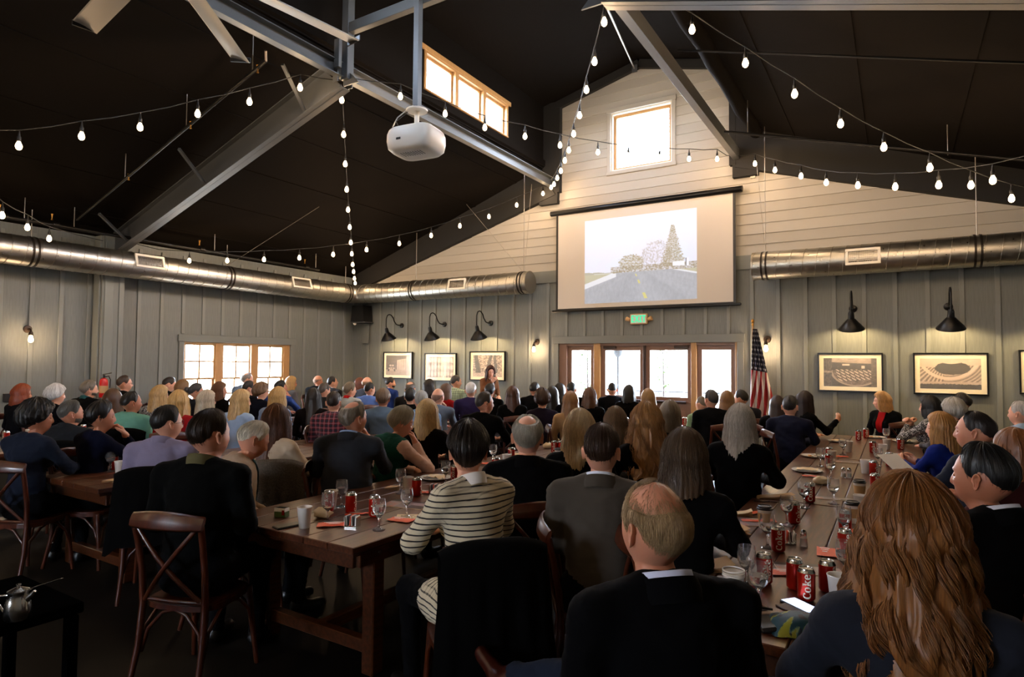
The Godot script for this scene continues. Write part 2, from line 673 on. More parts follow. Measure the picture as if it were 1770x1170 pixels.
	part("panel", mb().box(Vector3(RIGHT + 0.09, 1.95, (BACK + FRONT) / 2), Vector3(0.18, 3.9, FRONT - BACK)), M.wall_paint, r)
	var fr := structure("wall_front", "grey end wall facing the screen wall")
	var ft := Transform3D(Basis(), Vector3(0, 0, FRONT + 0.18))
	part("panel", mb().prism(PackedVector2Array([Vector2(LEFT, 3.2), Vector2(RIGHT, 3.2), Vector2(RIGHT, 3.88), Vector2(-1.8, 5.80), Vector2(-1.8, 7.05), Vector2(RIDGE, 7.6), Vector2(-6.4, 7.05), Vector2(-6.4, 5.80), Vector2(LEFT, 3.88)]), 0.18, ft), M.wall_paint, fr)
	part("panel", mb().box(Vector3((LEFT - 5.1) / 2, 1.6, FRONT + 0.09), Vector3(-5.1 - LEFT, 3.2, 0.18)), M.wall_paint, fr)
	part("panel", mb().box(Vector3((RIGHT - 3.1) / 2, 1.6, FRONT + 0.09), Vector3(RIGHT + 3.1, 3.2, 0.18)), M.wall_paint, fr)
	part("panel", mb().box(Vector3(RIDGE, 0.9, FRONT + 0.09), Vector3(2.0, 1.8, 0.18)), M.wall_paint, fr)
	for side in [["baseboard_back", Vector3((LEFT - 5.95) / 2, 0.07, BACK + 0.015), Vector3(-5.95 - LEFT, 0.14, 0.03)], ["baseboard_left", Vector3(LEFT + 0.015, 0.07, -3.0), Vector3(0.03, 0.14, 16.0)], ["baseboard_right", Vector3((RIGHT - 2.2) / 2, 0.07, BACK + 0.015), Vector3(RIGHT + 2.2, 0.14, 0.03)]]:
		var bb := structure(side[0])
		part("board", mb().box(side[1], side[2], 0.006), M.trim_paint, bb)
	# roof: two lower slopes, the walls of the monitor and its roof
	var c := structure("ceiling", "dark fabric-faced underside of the roof and its raised monitor")
	var zl := FRONT - BACK + 0.7
	for s in [-1.0, 1.0]:
		var poly := PackedVector2Array([Vector2(RIDGE + s * 2.0, deck_y(RIDGE + 2.0)), Vector2(RIDGE + s * 7.85, 3.70), Vector2(RIDGE + s * 7.85, 3.82), Vector2(RIDGE + s * 2.0, deck_y(RIDGE + 2.0) + 0.12)])
		part("roof_slope", mb().prism(poly, zl, Transform3D(Basis(), Vector3(0, 0, FRONT + 0.3))), M.roof_fabric, c)
		var top := PackedVector2Array([Vector2(RIDGE, 7.52), Vector2(RIDGE + s * 2.4, 6.92), Vector2(RIDGE + s * 2.4, 7.08), Vector2(RIDGE, 7.68)])
		part("monitor_roof", mb().prism(top, zl, Transform3D(Basis(), Vector3(0, 0, FRONT + 0.3))), M.roof_fabric, c)
		var mx: float = RIDGE + s * 2.10
		part("monitor_wall", mb().box(Vector3(mx, 5.81, (BACK + FRONT) / 2), Vector3(0.1, 0.20, zl)), M.roof_fabric, c)
		part("monitor_wall", mb().box(Vector3(mx, 6.79, (BACK + FRONT) / 2), Vector3(0.1, 0.52, zl)), M.roof_fabric, c)
		for seg in [[BACK - 0.3, -9.69], [-7.26, -4.00], [-1.57, FRONT + 0.3]]:
			part("monitor_wall", mb().box(Vector3(mx, 6.22, (seg[0] + seg[1]) / 2), Vector3(0.1, 0.62, seg[1] - seg[0])), M.roof_fabric, c)
		part("corner_board", mb().box(Vector3(RIDGE + s * 1.93, 6.0, BACK + 0.06), Vector3(0.42, 2.1, 0.12)), M.roof_dark, c)
		var roll := []
		for k in 30:
			var rz := lerpf(BACK + 0.1, FRONT - 0.1, k / 29.0)
			roll.append(Vector3(RIDGE + s * (2.12 + 0.02 * sin(k * 2.3)), deck_y(RIDGE + 2.12) - 0.03 + 0.02 * sin(k * 1.7), rz))
		part("fabric_roll", mb().tube(roll, 0.11 if s > 0 else 0.05, 12), M.roof_fabric, c)
	# purlins felt through the fabric
	for s in [-1.0, 1.0]:
		for k in 5:
			var px: float = RIDGE + s * (2.7 + 1.05 * k)
			part("fabric_seam", mb().box(Vector3(px, deck_y(px) - 0.004, (BACK + FRONT) / 2), Vector3(0.05, 0.012, zl - 0.7), 0.0, Basis(Vector3.BACK, -s * atan(0.35))), M.roof_fabric, c)


func casing(parent: Node3D, x0: float, x1: float, y0: float, y1: float, at: Transform3D, w: float, m: Material, sill := true) -> void:
	var d := 0.03
	var list := [[Vector3(x0 - w / 2, (y0 + y1) / 2, 0), Vector3(w, y1 - y0, d)], [Vector3(x1 + w / 2, (y0 + y1) / 2, 0), Vector3(w, y1 - y0, d)], [Vector3((x0 + x1) / 2, y1 + w * 0.65, 0.004), Vector3(x1 - x0 + 2.4 * w, w * 1.3, d + 0.01)]]
	if sill:
		list.append([Vector3((x0 + x1) / 2, y0 - w / 2, 0.004), Vector3(x1 - x0 + 2.4 * w, w, d + 0.02)])
	for e in list:
		var o := part("casing", mb().box(e[0], e[1], 0.004), m, parent)
		o.transform = at


func sash(parent: Node3D, at: Transform3D, w: float, h: float, cols: int, rows: int, frame: Material, fw := 0.04, mw := 0.02) -> void:
	# a framed sheet of glass with glazing bars; origin at its lower left corner
	for e in [[Vector3(fw / 2, h / 2, 0), Vector3(fw, h, 0.04)], [Vector3(w - fw / 2, h / 2, 0), Vector3(fw, h, 0.04)], [Vector3(w / 2, fw / 2, 0), Vector3(w - 2 * fw, fw, 0.04)], [Vector3(w / 2, h - fw / 2, 0), Vector3(w - 2 * fw, fw, 0.04)]]:
		part("sash_rail", mb().box(e[0], e[1], 0.003), frame, parent).transform = at
	for k in range(1, cols):
		part("glazing_bar", mb().box(Vector3(fw + (w - 2 * fw) * k / cols, h / 2, 0), Vector3(mw, h - 2 * fw, 0.025), 0.003), frame, parent).transform = at
	for k in range(1, rows):
		part("glazing_bar", mb().box(Vector3(w / 2, fw + (h - 2 * fw) * k / rows, 0), Vector3(w - 2 * fw, mw, 0.024), 0.003), frame, parent).transform = at
	for i in cols:
		for j in rows:
			var cw := (w - 2 * fw) / cols
			var ch := (h - 2 * fw) / rows
			part("pane", mb().box(Vector3(fw + cw * (i + 0.5), fw + ch * (j + 0.5), 0), Vector3(cw, ch, 0.004)), M.glass_pane, parent).transform = at


func build_openings() -> void:
	var bt := Transform3D(Basis(), Vector3(0, 0, BACK))
	# glazed doors between two sidelights
	var t := structure("trim_1", "grey casing round the glazed doors")
	casing(t, -5.82, -2.34, 0.0, 2.09, Transform3D(Basis(), Vector3(0, 0, BACK + 0.015)), 0.11, M.trim_paint, false)
	for e in [[-5.735, 0.17, "door_wood"], [-4.99, 0.14, "window_wood"], [-3.10, 0.10, "window_wood"], [-2.36, 0.04, "window_wood"]]:
		part("mullion", mb().box(Vector3(e[0], 1.045, BACK - 0.08), Vector3(e[1], 2.09, 0.14), 0.005), M[e[2]], t)
	part("head_jamb", mb().box(Vector3(-4.08, 2.065, BACK - 0.08), Vector3(3.48, 0.05, 0.13), 0.004), M.door_wood, t)
	for e in [["window_1", "narrow sidelight window left of the glazed doors", -5.65, 0.59, 0.35, 0.15], ["window_2", "sidelight window between the glazed doors and the flag", -3.05, 0.67, 0.35, 0.06]]:
		var s := structure(e[0], e[1])
		sash(s, Transform3D(Basis(), Vector3(e[2], 0.30, BACK - 0.09)), e[3], 1.74, 1, 1, M.door_wood, 0.085)
		part("lower_panel", mb().box(Vector3(e[2] + e[3] / 2, 0.15, BACK - 0.09), Vector3(e[3], 0.30, 0.05), 0.004), M.door_wood, s)
	for e in [["door_1", "half-glazed brown exit door, the leaf on the left", -4.92, 1.0], ["door_2", "half-glazed brown exit door, the leaf on the right", -4.02, -1.0]]:
		var d := structure(e[0], e[1])
		var at := Transform3D(Basis(), Vector3(e[2], 0.02, BACK - 0.08))
		sash(d, at.translated_local(Vector3(0, 0.98, 0)), 0.885, 1.04, 1, 1, M.door_wood, 0.09)
		part("lower_panel", mb().box(Vector3(0.4425, 0.49, 0), Vector3(0.885, 0.98, 0.04), 0.004), M.door_wood, d).transform = at
		part("raised_panel", mb().box(Vector3(0.4425, 0.52, 0.022), Vector3(0.64, 0.62, 0.02), 0.008), M.door_wood, d).transform = at
		var px := 0.4425 + float(e[3]) * 0.02
		var bar_ := part("panic_bar", mb().box(Vector3(px, 0.98, 0.07), Vector3(0.74, 0.05, 0.045), 0.012), M.bronze, d)
		bar_.transform = at
		part("closer", mb().box(Vector3(0.4425 - float(e[3]) * 0.25, 1.99, 0.05), Vector3(0.26, 0.055, 0.05), 0.008), M.bronze, d).transform = at
	var ast := structure("trim_2", "dark meeting post between the two door leaves")
	part("post", mb().box(Vector3(-4.027, 1.03, BACK - 0.045), Vector3(0.045, 2.06, 0.05), 0.004), M.bronze, ast)
	# the square window high in the gable
	var g := structure("window_3", "square window high in the gable above the screen")
	casing(g, -4.70, -3.48, 5.44, 6.60, Transform3D(Basis(), Vector3(0, 0, BACK + 0.02)), 0.07, M.siding_0)
	for e in [[-4.685, 6.02, 0.03, 1.16], [-3.495, 6.02, 0.03, 1.16]]:
		part("jamb", mb().box(Vector3(e[0], e[1], BACK - 0.08), Vector3(e[2], e[3], 0.16)), M.white_paint, g)
	for e in [5.455, 6.585]:
		part("jamb", mb().box(Vector3(-4.09, e, BACK - 0.08), Vector3(1.16, 0.03, 0.16)), M.white_paint, g)
	sash(g, Transform3D(Basis(), Vector3(-4.67, 5.47, BACK - 0.10)), 1.16, 1.10, 1, 1, M.window_wood, 0.055)
	# three double-hung windows in the long wall; local x runs along -z
	var lt := Transform3D(Basis(Vector3.UP, PI / 2), Vector3(LEFT, 0, 0))
	var lc := structure("trim_3", "grey casing and wood mullions of the window row")
	casing(lc, 6.80, 9.27, 0.66, 2.05, lt.translated_local(Vector3(0, 0, 0.015)), 0.10, M.trim_paint)
	for e in [[6.815, 0.03], [7.555, 0.15], [8.37, 0.15], [9.19, 0.16]]:
		part("mullion", mb().box(Vector3(e[0], 1.355, -0.07), Vector3(e[1], 1.39, 0.12), 0.004), M.window_wood, lc).transform = lt
	part("head_jamb", mb().box(Vector3(8.035, 2.035, -0.07), Vector3(2.47, 0.035, 0.118), 0.003), M.window_wood, lc).transform = lt
	part("window_sill", mb().box(Vector3(8.035, 0.675, -0.05), Vector3(2.47, 0.03, 0.16), 0.004), M.window_wood, lc).transform = lt
	var n := 4
	for e in [[6.83, "nearest the fire extinguisher"], [7.63, "the middle one of the row"], [8.445, "nearest the corner"]]:
		var s := structure("window_%d" % n, "double-hung wooden window in the long wall, " + e[1])
		n += 1
		var wd := 0.65 if n < 7 else 0.665
		sash(s, lt.translated_local(Vector3(e[0], 1.31, -0.05)), wd, 0.71, 2, 2, M.window_wood, 0.035, 0.03)
		sash(s, lt.translated_local(Vector3(e[0], 0.69, -0.09)), wd, 0.65, 2, 2, M.window_wood, 0.035, 0.03)
	# clerestory windows in both walls of the monitor
	for e in [[-1.0, -9.69, "left wall of the monitor near the gable"], [1.0, -9.69, "right wall of the monitor near the gable"], [-1.0, -4.00, "left wall of the monitor above the middle of the hall, added out of view"], [1.0, -4.00, "right wall of the monitor above the middle of the hall, added out of view"]]:  # the two strips nearer the camera are unseen, added for top light
		var s := structure("window_%d" % n, "strip of three clerestory windows in the " + e[2])
		n += 1
		var side: float = e[0]
		var ct := Transform3D(Basis(Vector3.UP, -side * PI / 2), Vector3(RIDGE + side * 2.05, 0, 0))
		# local x runs along -z on the left wall and +z on the right one
		var z0: float = e[1]
		var x0 := -z0 - 2.43 if side < 0 else z0
		for k in [[x0, 0.05], [x0 + 0.79, 0.09], [x0 + 1.60, 0.09], [x0 + 2.38, 0.05]]:
			part("mullion", mb().box(Vector3(k[0] + k[1] / 2, 6.22, -0.045), Vector3(k[1], 0.62, 0.13), 0.004), M.window_wood, s).transform = ct
		part("head_jamb", mb().box(Vector3(x0 + 1.215, 6.515, -0.045), Vector3(2.43, 0.035, 0.128), 0.003), M.window_wood, s).transform = ct
		part("head_casing", mb().box(Vector3(x0 + 1.215, 6.57, 0.01), Vector3(2.60, 0.08, 0.03), 0.003), M.window_wood, s).transform = ct
		part("window_sill", mb().box(Vector3(x0 + 1.215, 5.922, -0.04), Vector3(2.43, 0.025, 0.14), 0.003), M.window_wood, s).transform = ct
		for k in [[x0 + 0.05, 0.74], [x0 + 0.88, 0.72], [x0 + 1.69, 0.69]]:
			sash(s, ct.translated_local(Vector3(k[0], 5.935, -0.07)), k[1], 0.56, 1, 1, M.window_wood, 0.035)
	var fw := structure("window_%d" % n, "added pair of windows in the end wall facing the screen, out of view")  # unseen window put in to light the audience from behind
	for k in 2:
		sash(fw, Transform3D(Basis(Vector3.UP, PI), Vector3(-3.1 - 1.0 * k, 1.8, FRONT + 0.06)), 1.0, 1.4, 2, 2, M.window_wood, 0.05, 0.03)
	# what shows faintly outside the doors
	var ground := structure("ground", "pale paving outside the doors")
	part("paving", mb().box(Vector3(-4, -0.15, -28), Vector3(60, 0.1, 33)), M.siding_0, ground)
	var post := thing("lamp_post", "thin lamp post standing outside the left door leaf", "lamp post", Vector3(-5.76, -0.1, -14.2))
	part("pole", mb().tube([Vector3(0, 0, 0), Vector3(0, 2.15, 0)], 0.038, 8), M.black_plastic, post)
	part("base", mb().lathe([Vector2(0.16, 0), Vector2(0.16, 0.03), Vector2(0.04, 0.10), Vector2(0.025, 0.2)], 12), M.black_metal, post)
	part("heater_head", mb().lathe([Vector2(0.05, 1.95), Vector2(0.12, 2.05), Vector2(0.13, 2.16), Vector2(0.24, 2.22), Vector2(0.0, 2.30)], 14), M.black_plastic, post)
	for e in [[Vector3(-6.02, -0.1, -13.0), "seen through the left sidelight"], [Vector3(-4.41, -0.1, -13.5), "seen through the right door leaf"]]:
		var tree := thing("young_tree", "slender young tree outside, " + e[1], "tree", e[0], 0.0, "young trees outside the doors")
		part("trunk", mb().tube([Vector3(0, 0, 0), Vector3(0.02, 1.2, 0.01), Vector3(-0.01, 2.5, 0)], [0.03, 0.024, 0.010], 7), M.bronze, tree)
		var lf := mb()
		for k in 150:
			var hh := 0.5 + 2.0 * rng.randf()
			var rr := 0.20 * (1.0 - absf(hh - 1.5) / 1.6) * (0.4 + 0.6 * rng.randf())
			var aa := rng.randf() * TAU
			var cc := Vector3(rr * cos(aa), hh, rr * sin(aa))
			var d1 := Vector3(rng.randf() - 0.5, rng.randf() - 0.5, rng.randf() - 0.5).normalized() * 0.05
			var d2 := d1.cross(Vector3(rng.randf(), rng.randf(), 0.3)).normalized() * 0.022
			lf.quad(cc - d1, cc - d2, cc + d1, cc + d2)
		var fo := part("foliage", lf, M.food_green, tree)
		fo.set_meta("kind", "stuff")
	var fence := thing("railing", "low metal railing across the paving outside the doors", "railing", Vector3(-6.5, -0.1, -17.5))
	for e in [0.25, 1.0]:
		part("rail", mb().box(Vector3(0, e, 0), Vector3(9.0, 0.04, 0.03)), M.black_plastic, fence)
	var pk := mb().box(Vector3(0, 0.5, 0), Vector3(0.018, 1.0, 0.018)).mesh()
	for k in 46:
		part("picket", pk, M.black_plastic, fence, Vector3(-4.4 + 0.195 * k, 0, 0))


func build_steel() -> void:
	var fz := -5.4
	# two channels under the monitor, along the hall
	for s in [-1.0, 1.0]:
		var x: float = RIDGE + s * 1.83
		var o := thing("steel_channel", "long grey steel channel under the monitor, the one " + ("by the clerestory strip in view" if s < 0 else "ending above the right duct"), "beam", Vector3.ZERO, 0.0, "channels under the monitor")
		part("web", mb().box(Vector3(x, 5.35, (BACK + FRONT) / 2), Vector3(0.012, 0.19, FRONT - BACK - 0.06)), M.steel_paint, o)
		for e in [5.262, 5.438]:
			part("flange", mb().box(Vector3(x - s * 0.045, e, (BACK + FRONT) / 2), Vector3(0.10, 0.012, FRONT - BACK - 0.06), 0.002), M.steel_paint, o)
		for z in [BACK + 0.1, fz + 0.12, fz - 0.12]:
			part("cleat", mb().box(Vector3(x - s * 0.03, 5.30, z), Vector3(0.09, 0.24, 0.012)), M.steel_paint, o)
	# the frames: columns stand in the pilasters, rafters rise to the channels, a tie crosses the monitor
	for z: float in [fz, BACK + 0.07, 0.35]:
		var name_ := "standing in the middle of the hall" if z == fz else "against the gable wall" if z < fz else "behind the fan"
		for s in [-1.0, 1.0]:
			var r := thing("rafter", "sloping rafter of the steel frame %s, %s side" % [name_, "window" if s < 0 else "far"], "rafter", Vector3.ZERO, 0.0, "frame rafters")
			var a := Vector3(RIDGE + s * 7.5, rafter_y(RIDGE + 7.5), z)
			var b := Vector3(RIDGE + s * 1.76, rafter_y(RIDGE + 1.76), z)
			var da := deck_y(a.x) + 0.02
			var db := deck_y(RIDGE + 2.12) + 0.02
			var web := PackedVector2Array([Vector2(a.x, a.y), Vector2(b.x, b.y), Vector2(RIDGE + s * 2.12, db), Vector2(a.x, da)])
			if z == fz:
				da = a.y + 0.34
				db = rafter_y(RIDGE + 2.12) + 0.42
				web[2].y = db
				web[3].y = da
				part("web", mb().prism(web, 0.02, Transform3D(Basis(), Vector3(0, 0, z + 0.01))), M.steel_paint, r)
				part("flange", mb().beam(a + Vector3(0, 0.01, 0), b + Vector3(0, 0.01, 0), 0.17, 0.016, 0.003), M.steel_paint, r)
				part("flange", mb().beam(Vector3(a.x, da, z), Vector3(RIDGE + s * 2.12, db, z), 0.17, 0.016, 0.003), M.steel_paint, r)
				for k in 3:
					var m := a.lerp(b, 0.12 + 0.38 * k)
					part("brace", mb().beam(m + Vector3(0, 0.03, 0.03), m + Vector3(-s * 0.28, 0.36, 0.62), 0.035, 0.035), M.steel_paint, r)
			else:
				part("timber", mb().prism(web, 0.13, Transform3D(Basis(), Vector3(0, 0, z + 0.065))), M.roof_dark, r)
		var t := thing("steel_tie", "horizontal grey steel tie crossing the monitor %s" % name_, "beam", Vector3.ZERO, 0.0, "frame ties")
		if z == fz:
			part("web", mb().box(Vector3(RIDGE, 5.875, z), Vector3(3.4, 0.13, 0.09), 0.006), M.steel_paint, t)
		for s in [-1.0, 1.0]:
			part("post", mb().box(Vector3(RIDGE + s * 1.72, 6.1 if z == fz else 6.05, z), Vector3(0.11, 1.75, 0.11), 0.004), M.steel_paint if z == fz else M.roof_dark, t)
			if z == fz:
				part("web_post", mb().box(Vector3(RIDGE + s * 1.72, 5.5, z + 0.16), Vector3(0.09, 0.36, 0.05), 0.004), M.steel_paint, t)
				part("gusset", mb().prism(PackedVector2Array([Vector2(0, 0), Vector2(-s * 0.26, 0), Vector2(0, 0.26)]), 0.02, Transform3D(Basis(), Vector3(RIDGE + s * 1.78, 5.16, z + 0.01))), M.steel_paint, t)
			part("upper_rafter", mb().beam(Vector3(RIDGE + s * 1.75, 6.98, z), Vector3(RIDGE, 7.42, z), 0.09, 0.16, 0.004), M.roof_dark, t)
	var c := thing("brace_rod", "thin steel rod from the right frame node up to the gable peak", "rod")
	part("rod", mb().tube([Vector3(-2.45, 5.40, -5.5), Vector3(RIDGE - 0.05, 7.3, BACK + 0.2)], 0.014, 8), M.steel_rod, c)
	part("end_plate", mb().box(Vector3(RIDGE - 0.05, 7.3, BACK + 0.17), Vector3(0.1, 0.14, 0.03), 0.004), M.steel_paint, c)


# ---------------------------------------------------------------- ducts, pipes, fan, projector, lights

func duct(parent: Node3D, a: Vector3, b: Vector3, r: float, cap_a: bool, cap_b: bool) -> void:
	var d := (b - a).normalized()
	var x := d.cross(Vector3.UP).normalized()
	var bas := Basis(x, d, x.cross(d))
	var l := a.distance_to(b)
	part("pipe", mb().lathe([Vector2(r, 0), Vector2(r, l)], 36, a, bas), M.galvanized, parent)
	# the spiral lock seam
	var pts := []
	var turns := l / 0.19
	var n := int(turns * 36)
	for k in n + 1:
		var t := float(k) / n
		var g := t * turns * TAU
		pts.append(a + d * (l * t) + (x * cos(g) + bas.z * sin(g)) * (r + 0.0025))
	part("spiral_seam", mb().tube(pts, 0.005, 4, false), M.galv_seam, parent)
	for e in [[cap_a, 0.0], [cap_b, l]]:
		if e[0]:
			part("end_cap", mb().lathe([Vector2(0, e[1] - 0.012), Vector2(r - 0.01, e[1] - 0.012), Vector2(r + 0.006, e[1] - 0.012), Vector2(r + 0.006, e[1] + 0.012), Vector2(r - 0.01, e[1] + 0.012), Vector2(0, e[1] + 0.006)], 36, a, bas), M.galv_seam, parent)


func duct_ring(parent: Node3D, at: Vector3, d: Vector3, r: float, top: float) -> void:
	var x := d.cross(Vector3.UP).normalized()
	var bas := Basis(x, d, x.cross(d))
	for s in [-0.035, 0.035]:
		part("band_clamp", mb().lathe([Vector2(r - 0.002, s - 0.014), Vector2(r + 0.010, s - 0.014), Vector2(r + 0.010, s + 0.014), Vector2(r - 0.002, s + 0.014)], 32, at, bas), M.galv_ring, parent)
	part("hanger_rod", mb().tube([at + Vector3(0, r, 0), Vector3(at.x, top, at.z)], 0.007, 6), M.steel_rod, parent)


func vent(parent: Node3D, at: Vector3, out: Vector3, along: Vector3, w: float, h: float) -> void:
	var up := along.cross(out).normalized()
	if up.y < 0:
		up = -up
	var bas := Basis(up.cross(out).normalized(), up, out)
	var g := Node3D.new()
	g.name = "vent_grille"
	parent.add_child(g, true)
	g.transform = Transform3D(bas, at)
	for e in [[Vector3(0, h / 2 - 0.02, 0), Vector3(w, 0.04, 0.03)], [Vector3(0, -h / 2 + 0.02, 0), Vector3(w, 0.04, 0.03)], [Vector3(-w / 2 + 0.02, 0, 0), Vector3(0.04, h - 0.08, 0.03)], [Vector3(w / 2 - 0.02, 0, 0), Vector3(0.04, h - 0.08, 0.03)]]:
		part("grille_frame", mb().box(e[0], e[1], 0.004), M.white_paint, g)
	part("grille_back", mb().box(Vector3(0, 0, -0.012), Vector3(w - 0.06, h - 0.06, 0.006)), M.black_plastic, g)
	var blade := mb().box(Vector3.ZERO, Vector3(0.005, h - 0.08, 0.014)).mesh()
	for k in 16:
		part("grille_blade", blade, M.steel_rod, g, Vector3((w - 0.1) * (k / 15.0 - 0.5), 0, 0))
	var cross := mb().box(Vector3.ZERO, Vector3(w - 0.08, 0.005, 0.012)).mesh()
	for k in 6:
		part("grille_bar", cross, M.steel_rod, g, Vector3(0, (h - 0.12) * (k / 5.0 - 0.5), 0.004))


func lamp_in(parent: Node3D, at: Vector3, e: float, c: Color, r: float) -> void:
	var l := OmniLight3D.new()
	l.name = "lamp_light"
	l.light_color = c
	l.light_energy = e
	l.light_size = r
	l.omni_range = 30.0
	l.omni_attenuation = 2.0
	l.shadow_enabled = true
	l.position = at
	parent.add_child(l, true)


const WARM := Color(1.0, 0.84, 0.66)
const BULB := 0.24


func build_services() -> void:
	var r := 0.225
	var dz := BACK + 0.42
	var dx := LEFT + 0.47
	var o := thing("spiral_duct", "galvanized spiral duct running along the window wall and round the corner", "duct")
	duct(o, Vector3(dx, 3.32, FRONT - 0.1), Vector3(dx, 3.32, dz + 0.3), r, true, false)
	duct(o, Vector3(dx + 0.3, 3.32, dz), Vector3(-6.27, 3.32, dz), r, false, true)
	var el := mb()
	var pts := PackedVector3Array()
	for j in 9:
		var a := (PI / 2) * j / 8
		var c := Vector3(dx + 0.3, 3.32, dz + 0.3)
		var e := Vector3(-cos(a), 0, -sin(a))
		for i in 28:
			var g := TAU * i / 28
			pts.append(c + e * (0.3 + r * cos(g)) + Vector3(0, r * sin(g), 0))
	el.grid(pts, 28, 9, true, true)
	part("elbow", el, M.galvanized, o)
	for z in [-1.0, -4.1, -7.35, -10.45]:
		duct_ring(o, Vector3(dx, 3.32, z), Vector3.FORWARD, r, deck_y(dx) + 0.02)
	for x in [-9.27, -6.42]:
		duct_ring(o, Vector3(x, 3.32, dz), Vector3.RIGHT, r, deck_y(x) + 0.02)
	vent(o, Vector3(dx + 0.215, 3.39, -5.77), Vector3(1, 0.28, 0).normalized(), Vector3.FORWARD, 0.50, 0.24)
	vent(o, Vector3(dx + 0.215, 3.39, -9.0), Vector3(1, 0.28, 0).normalized(), Vector3.FORWARD, 0.50, 0.24)
	vent(o, Vector3(-7.95, 3.36, dz + 0.22), Vector3(0, 0.15, 1).normalized(), Vector3.RIGHT, 0.46, 0.24)
	for e in [[Vector3(-7.6, 5.0, -10.4), Vector3(-6.44, 3.55, dz)], [Vector3(-6.2, 5.3, -10.7), Vector3(-6.40, 3.55, dz)], [Vector3(-9.2, 4.6, -7.9), Vector3(dx, 3.55, -7.35)]]:
		part("stay_wire", mb().tube([e[0], e[1]], 0.004, 5), M.steel_rod, o)
	var p := thing("spiral_duct", "galvanized spiral duct on the screen wall above the right-hand pictures", "duct")
	duct(p, Vector3(-1.98, 3.32, dz), Vector3(RIGHT - 0.02, 3.32, dz), r, true, false)
	for x in [-1.8, 0.99]:
		duct_ring(p, Vector3(x, 3.32, dz), Vector3.RIGHT, r, deck_y(x) + 0.02)
	vent(p, Vector3(-0.40, 3.33, dz + 0.22), Vector3(0, 0.1, 1).normalized(), Vector3.RIGHT, 0.46, 0.25)
	for e in [[Vector3(-1.95, 5.1, -10.9), Vector3(-1.8, 3.55, dz)]]:
		part("stay_wire", mb().tube([e[0], e[1]], 0.004, 5), M.steel_rod, p)
	# sprinkler pipes
	var sp := thing("sprinkler_pipe", "dark sprinkler main along the eaves above the window-wall duct", "pipe")
	part("main", mb().tube([Vector3(-10.9, 3.76, FRONT - 0.2), Vector3(-10.9, 3.72, -9.4)], 0.028, 10), M.black_pipe, sp)
	for z in [-3.9, -4.55, -6.9, -9.3]:
		part("hanger_rod", mb().tube([Vector3(-10.9, 3.76, z), Vector3(-10.9, deck_y(-10.9) + 0.02, z)], 0.006, 5), M.steel_rod, sp)
		part("coupling", mb().tube([Vector3(-10.9, 3.74, z + 0.2), Vector3(-10.9, 3.74, z + 0.29)], 0.042, 10), M.black_pipe, sp)
		part("sprinkler_head", mb().lathe([Vector2(0.016, -0.09), Vector2(0.008, -0.07), Vector2(0.012, -0.03), Vector2(0.02, 0.0)], 8, Vector3(-10.9, 3.9, z + 0.3)), M.brass, sp)
	var sb := thing("sprinkler_pipe", "thin sprinkler branch sloping up under the roof beside the middle rafter", "pipe")
	part("branch", mb().tube([Vector3(-10.7, 3.84, -4.5), Vector3(-6.2, 5.19, -4.5)], 0.02, 8), M.black_pipe, sb)
	part("branch", mb().tube([Vector3(-6.2, 5.19, -4.5), Vector3(-6.1, 5.25, -4.42)], 0.014, 8), M.steel_rod, sb)
	for x in [-9.3, -7.8, -6.45]:
		var y: float = 3.84 + (x + 10.7) * 0.3
		part("hanger_rod", mb().tube([Vector3(x, y, -4.5), Vector3(x, deck_y(x) + 0.02, -4.5)], 0.006, 5), M.steel_rod, sb)
		part("sprinkler_head", mb().lathe([Vector2(0.016, -0.09), Vector2(0.008, -0.07), Vector2(0.012, -0.03), Vector2(0.02, 0.0)], 8, Vector3(x + 0.1, y + 0.06, -4.5)), M.brass, sb)
	var sr := thing("sprinkler_pipe", "dark sprinkler branch under the right roof slope above the string lights", "pipe")
	part("branch", mb().tube([Vector3(-2.2, 5.28, -9.7), Vector3(3.1, 3.62, -9.3)], 0.02, 8), M.black_pipe, sr)
	for x in [-1.84, 0.6]:
		part("hanger_rod", mb().tube([Vector3(x, 5.17 - (x + 1.84) * 0.313, -9.6), Vector3(x, deck_y(x) + 0.02, -9.6)], 0.006, 5), M.steel_rod, sr)
	var sc := thing("sprinkler_pipe", "thin conduit under the right roof slope nearest the camera", "pipe")
	part("branch", mb().tube([Vector3(-2.2, 5.50, -7.3), Vector3(3.2, 3.88, -7.3)], 0.013, 8), M.black_pipe, sc)
	# ceiling fan
	var fan := thing("ceiling_fan", "big aluminium ceiling fan with three visible blades below the monitor", "fan", Vector3(-4.08, 4.4, -2.14))
	part("down_rod", mb().tube([Vector3(0, 0.1, 0), Vector3(0, 2.95, 0)], 0.03, 10), M.steel_paint, fan)
	part("hub", mb().lathe([Vector2(0.0, -0.10), Vector2(0.12, -0.09), Vector2(0.15, -0.02), Vector2(0.15, 0.08), Vector2(0.08, 0.20), Vector2(0.0, 0.22)], 20), M.fan_aluminium, fan)
	for k in 8:
		var a := -0.143 - TAU * k / 8
		var bl := mb()
		var gp := PackedVector3Array()
		for j in 2:
			for i in 13:
				var u := i / 12.0 * TAU
				var chord := 0.085 * cos(u)
				gp.append(Vector3(0.12 if j == 0 else 1.52, 0.012 * sin(u) + 0.020 * (1.0 - pow(chord / 0.085, 2)) - chord * 0.25, chord))
		bl.grid(gp, 13, 2, false, true)
		for j in 2:
			var c0 := gp[j * 13] * 0.5 + gp[j * 13 + 6] * 0.5
			for i in 12:
				if j == 1:
					bl.tri(c0, gp[13 + i], gp[13 + i + 1])
		var b := part("blade", bl, M.fan_aluminium, fan)
		b.basis = Basis(Vector3.UP, PI + a)
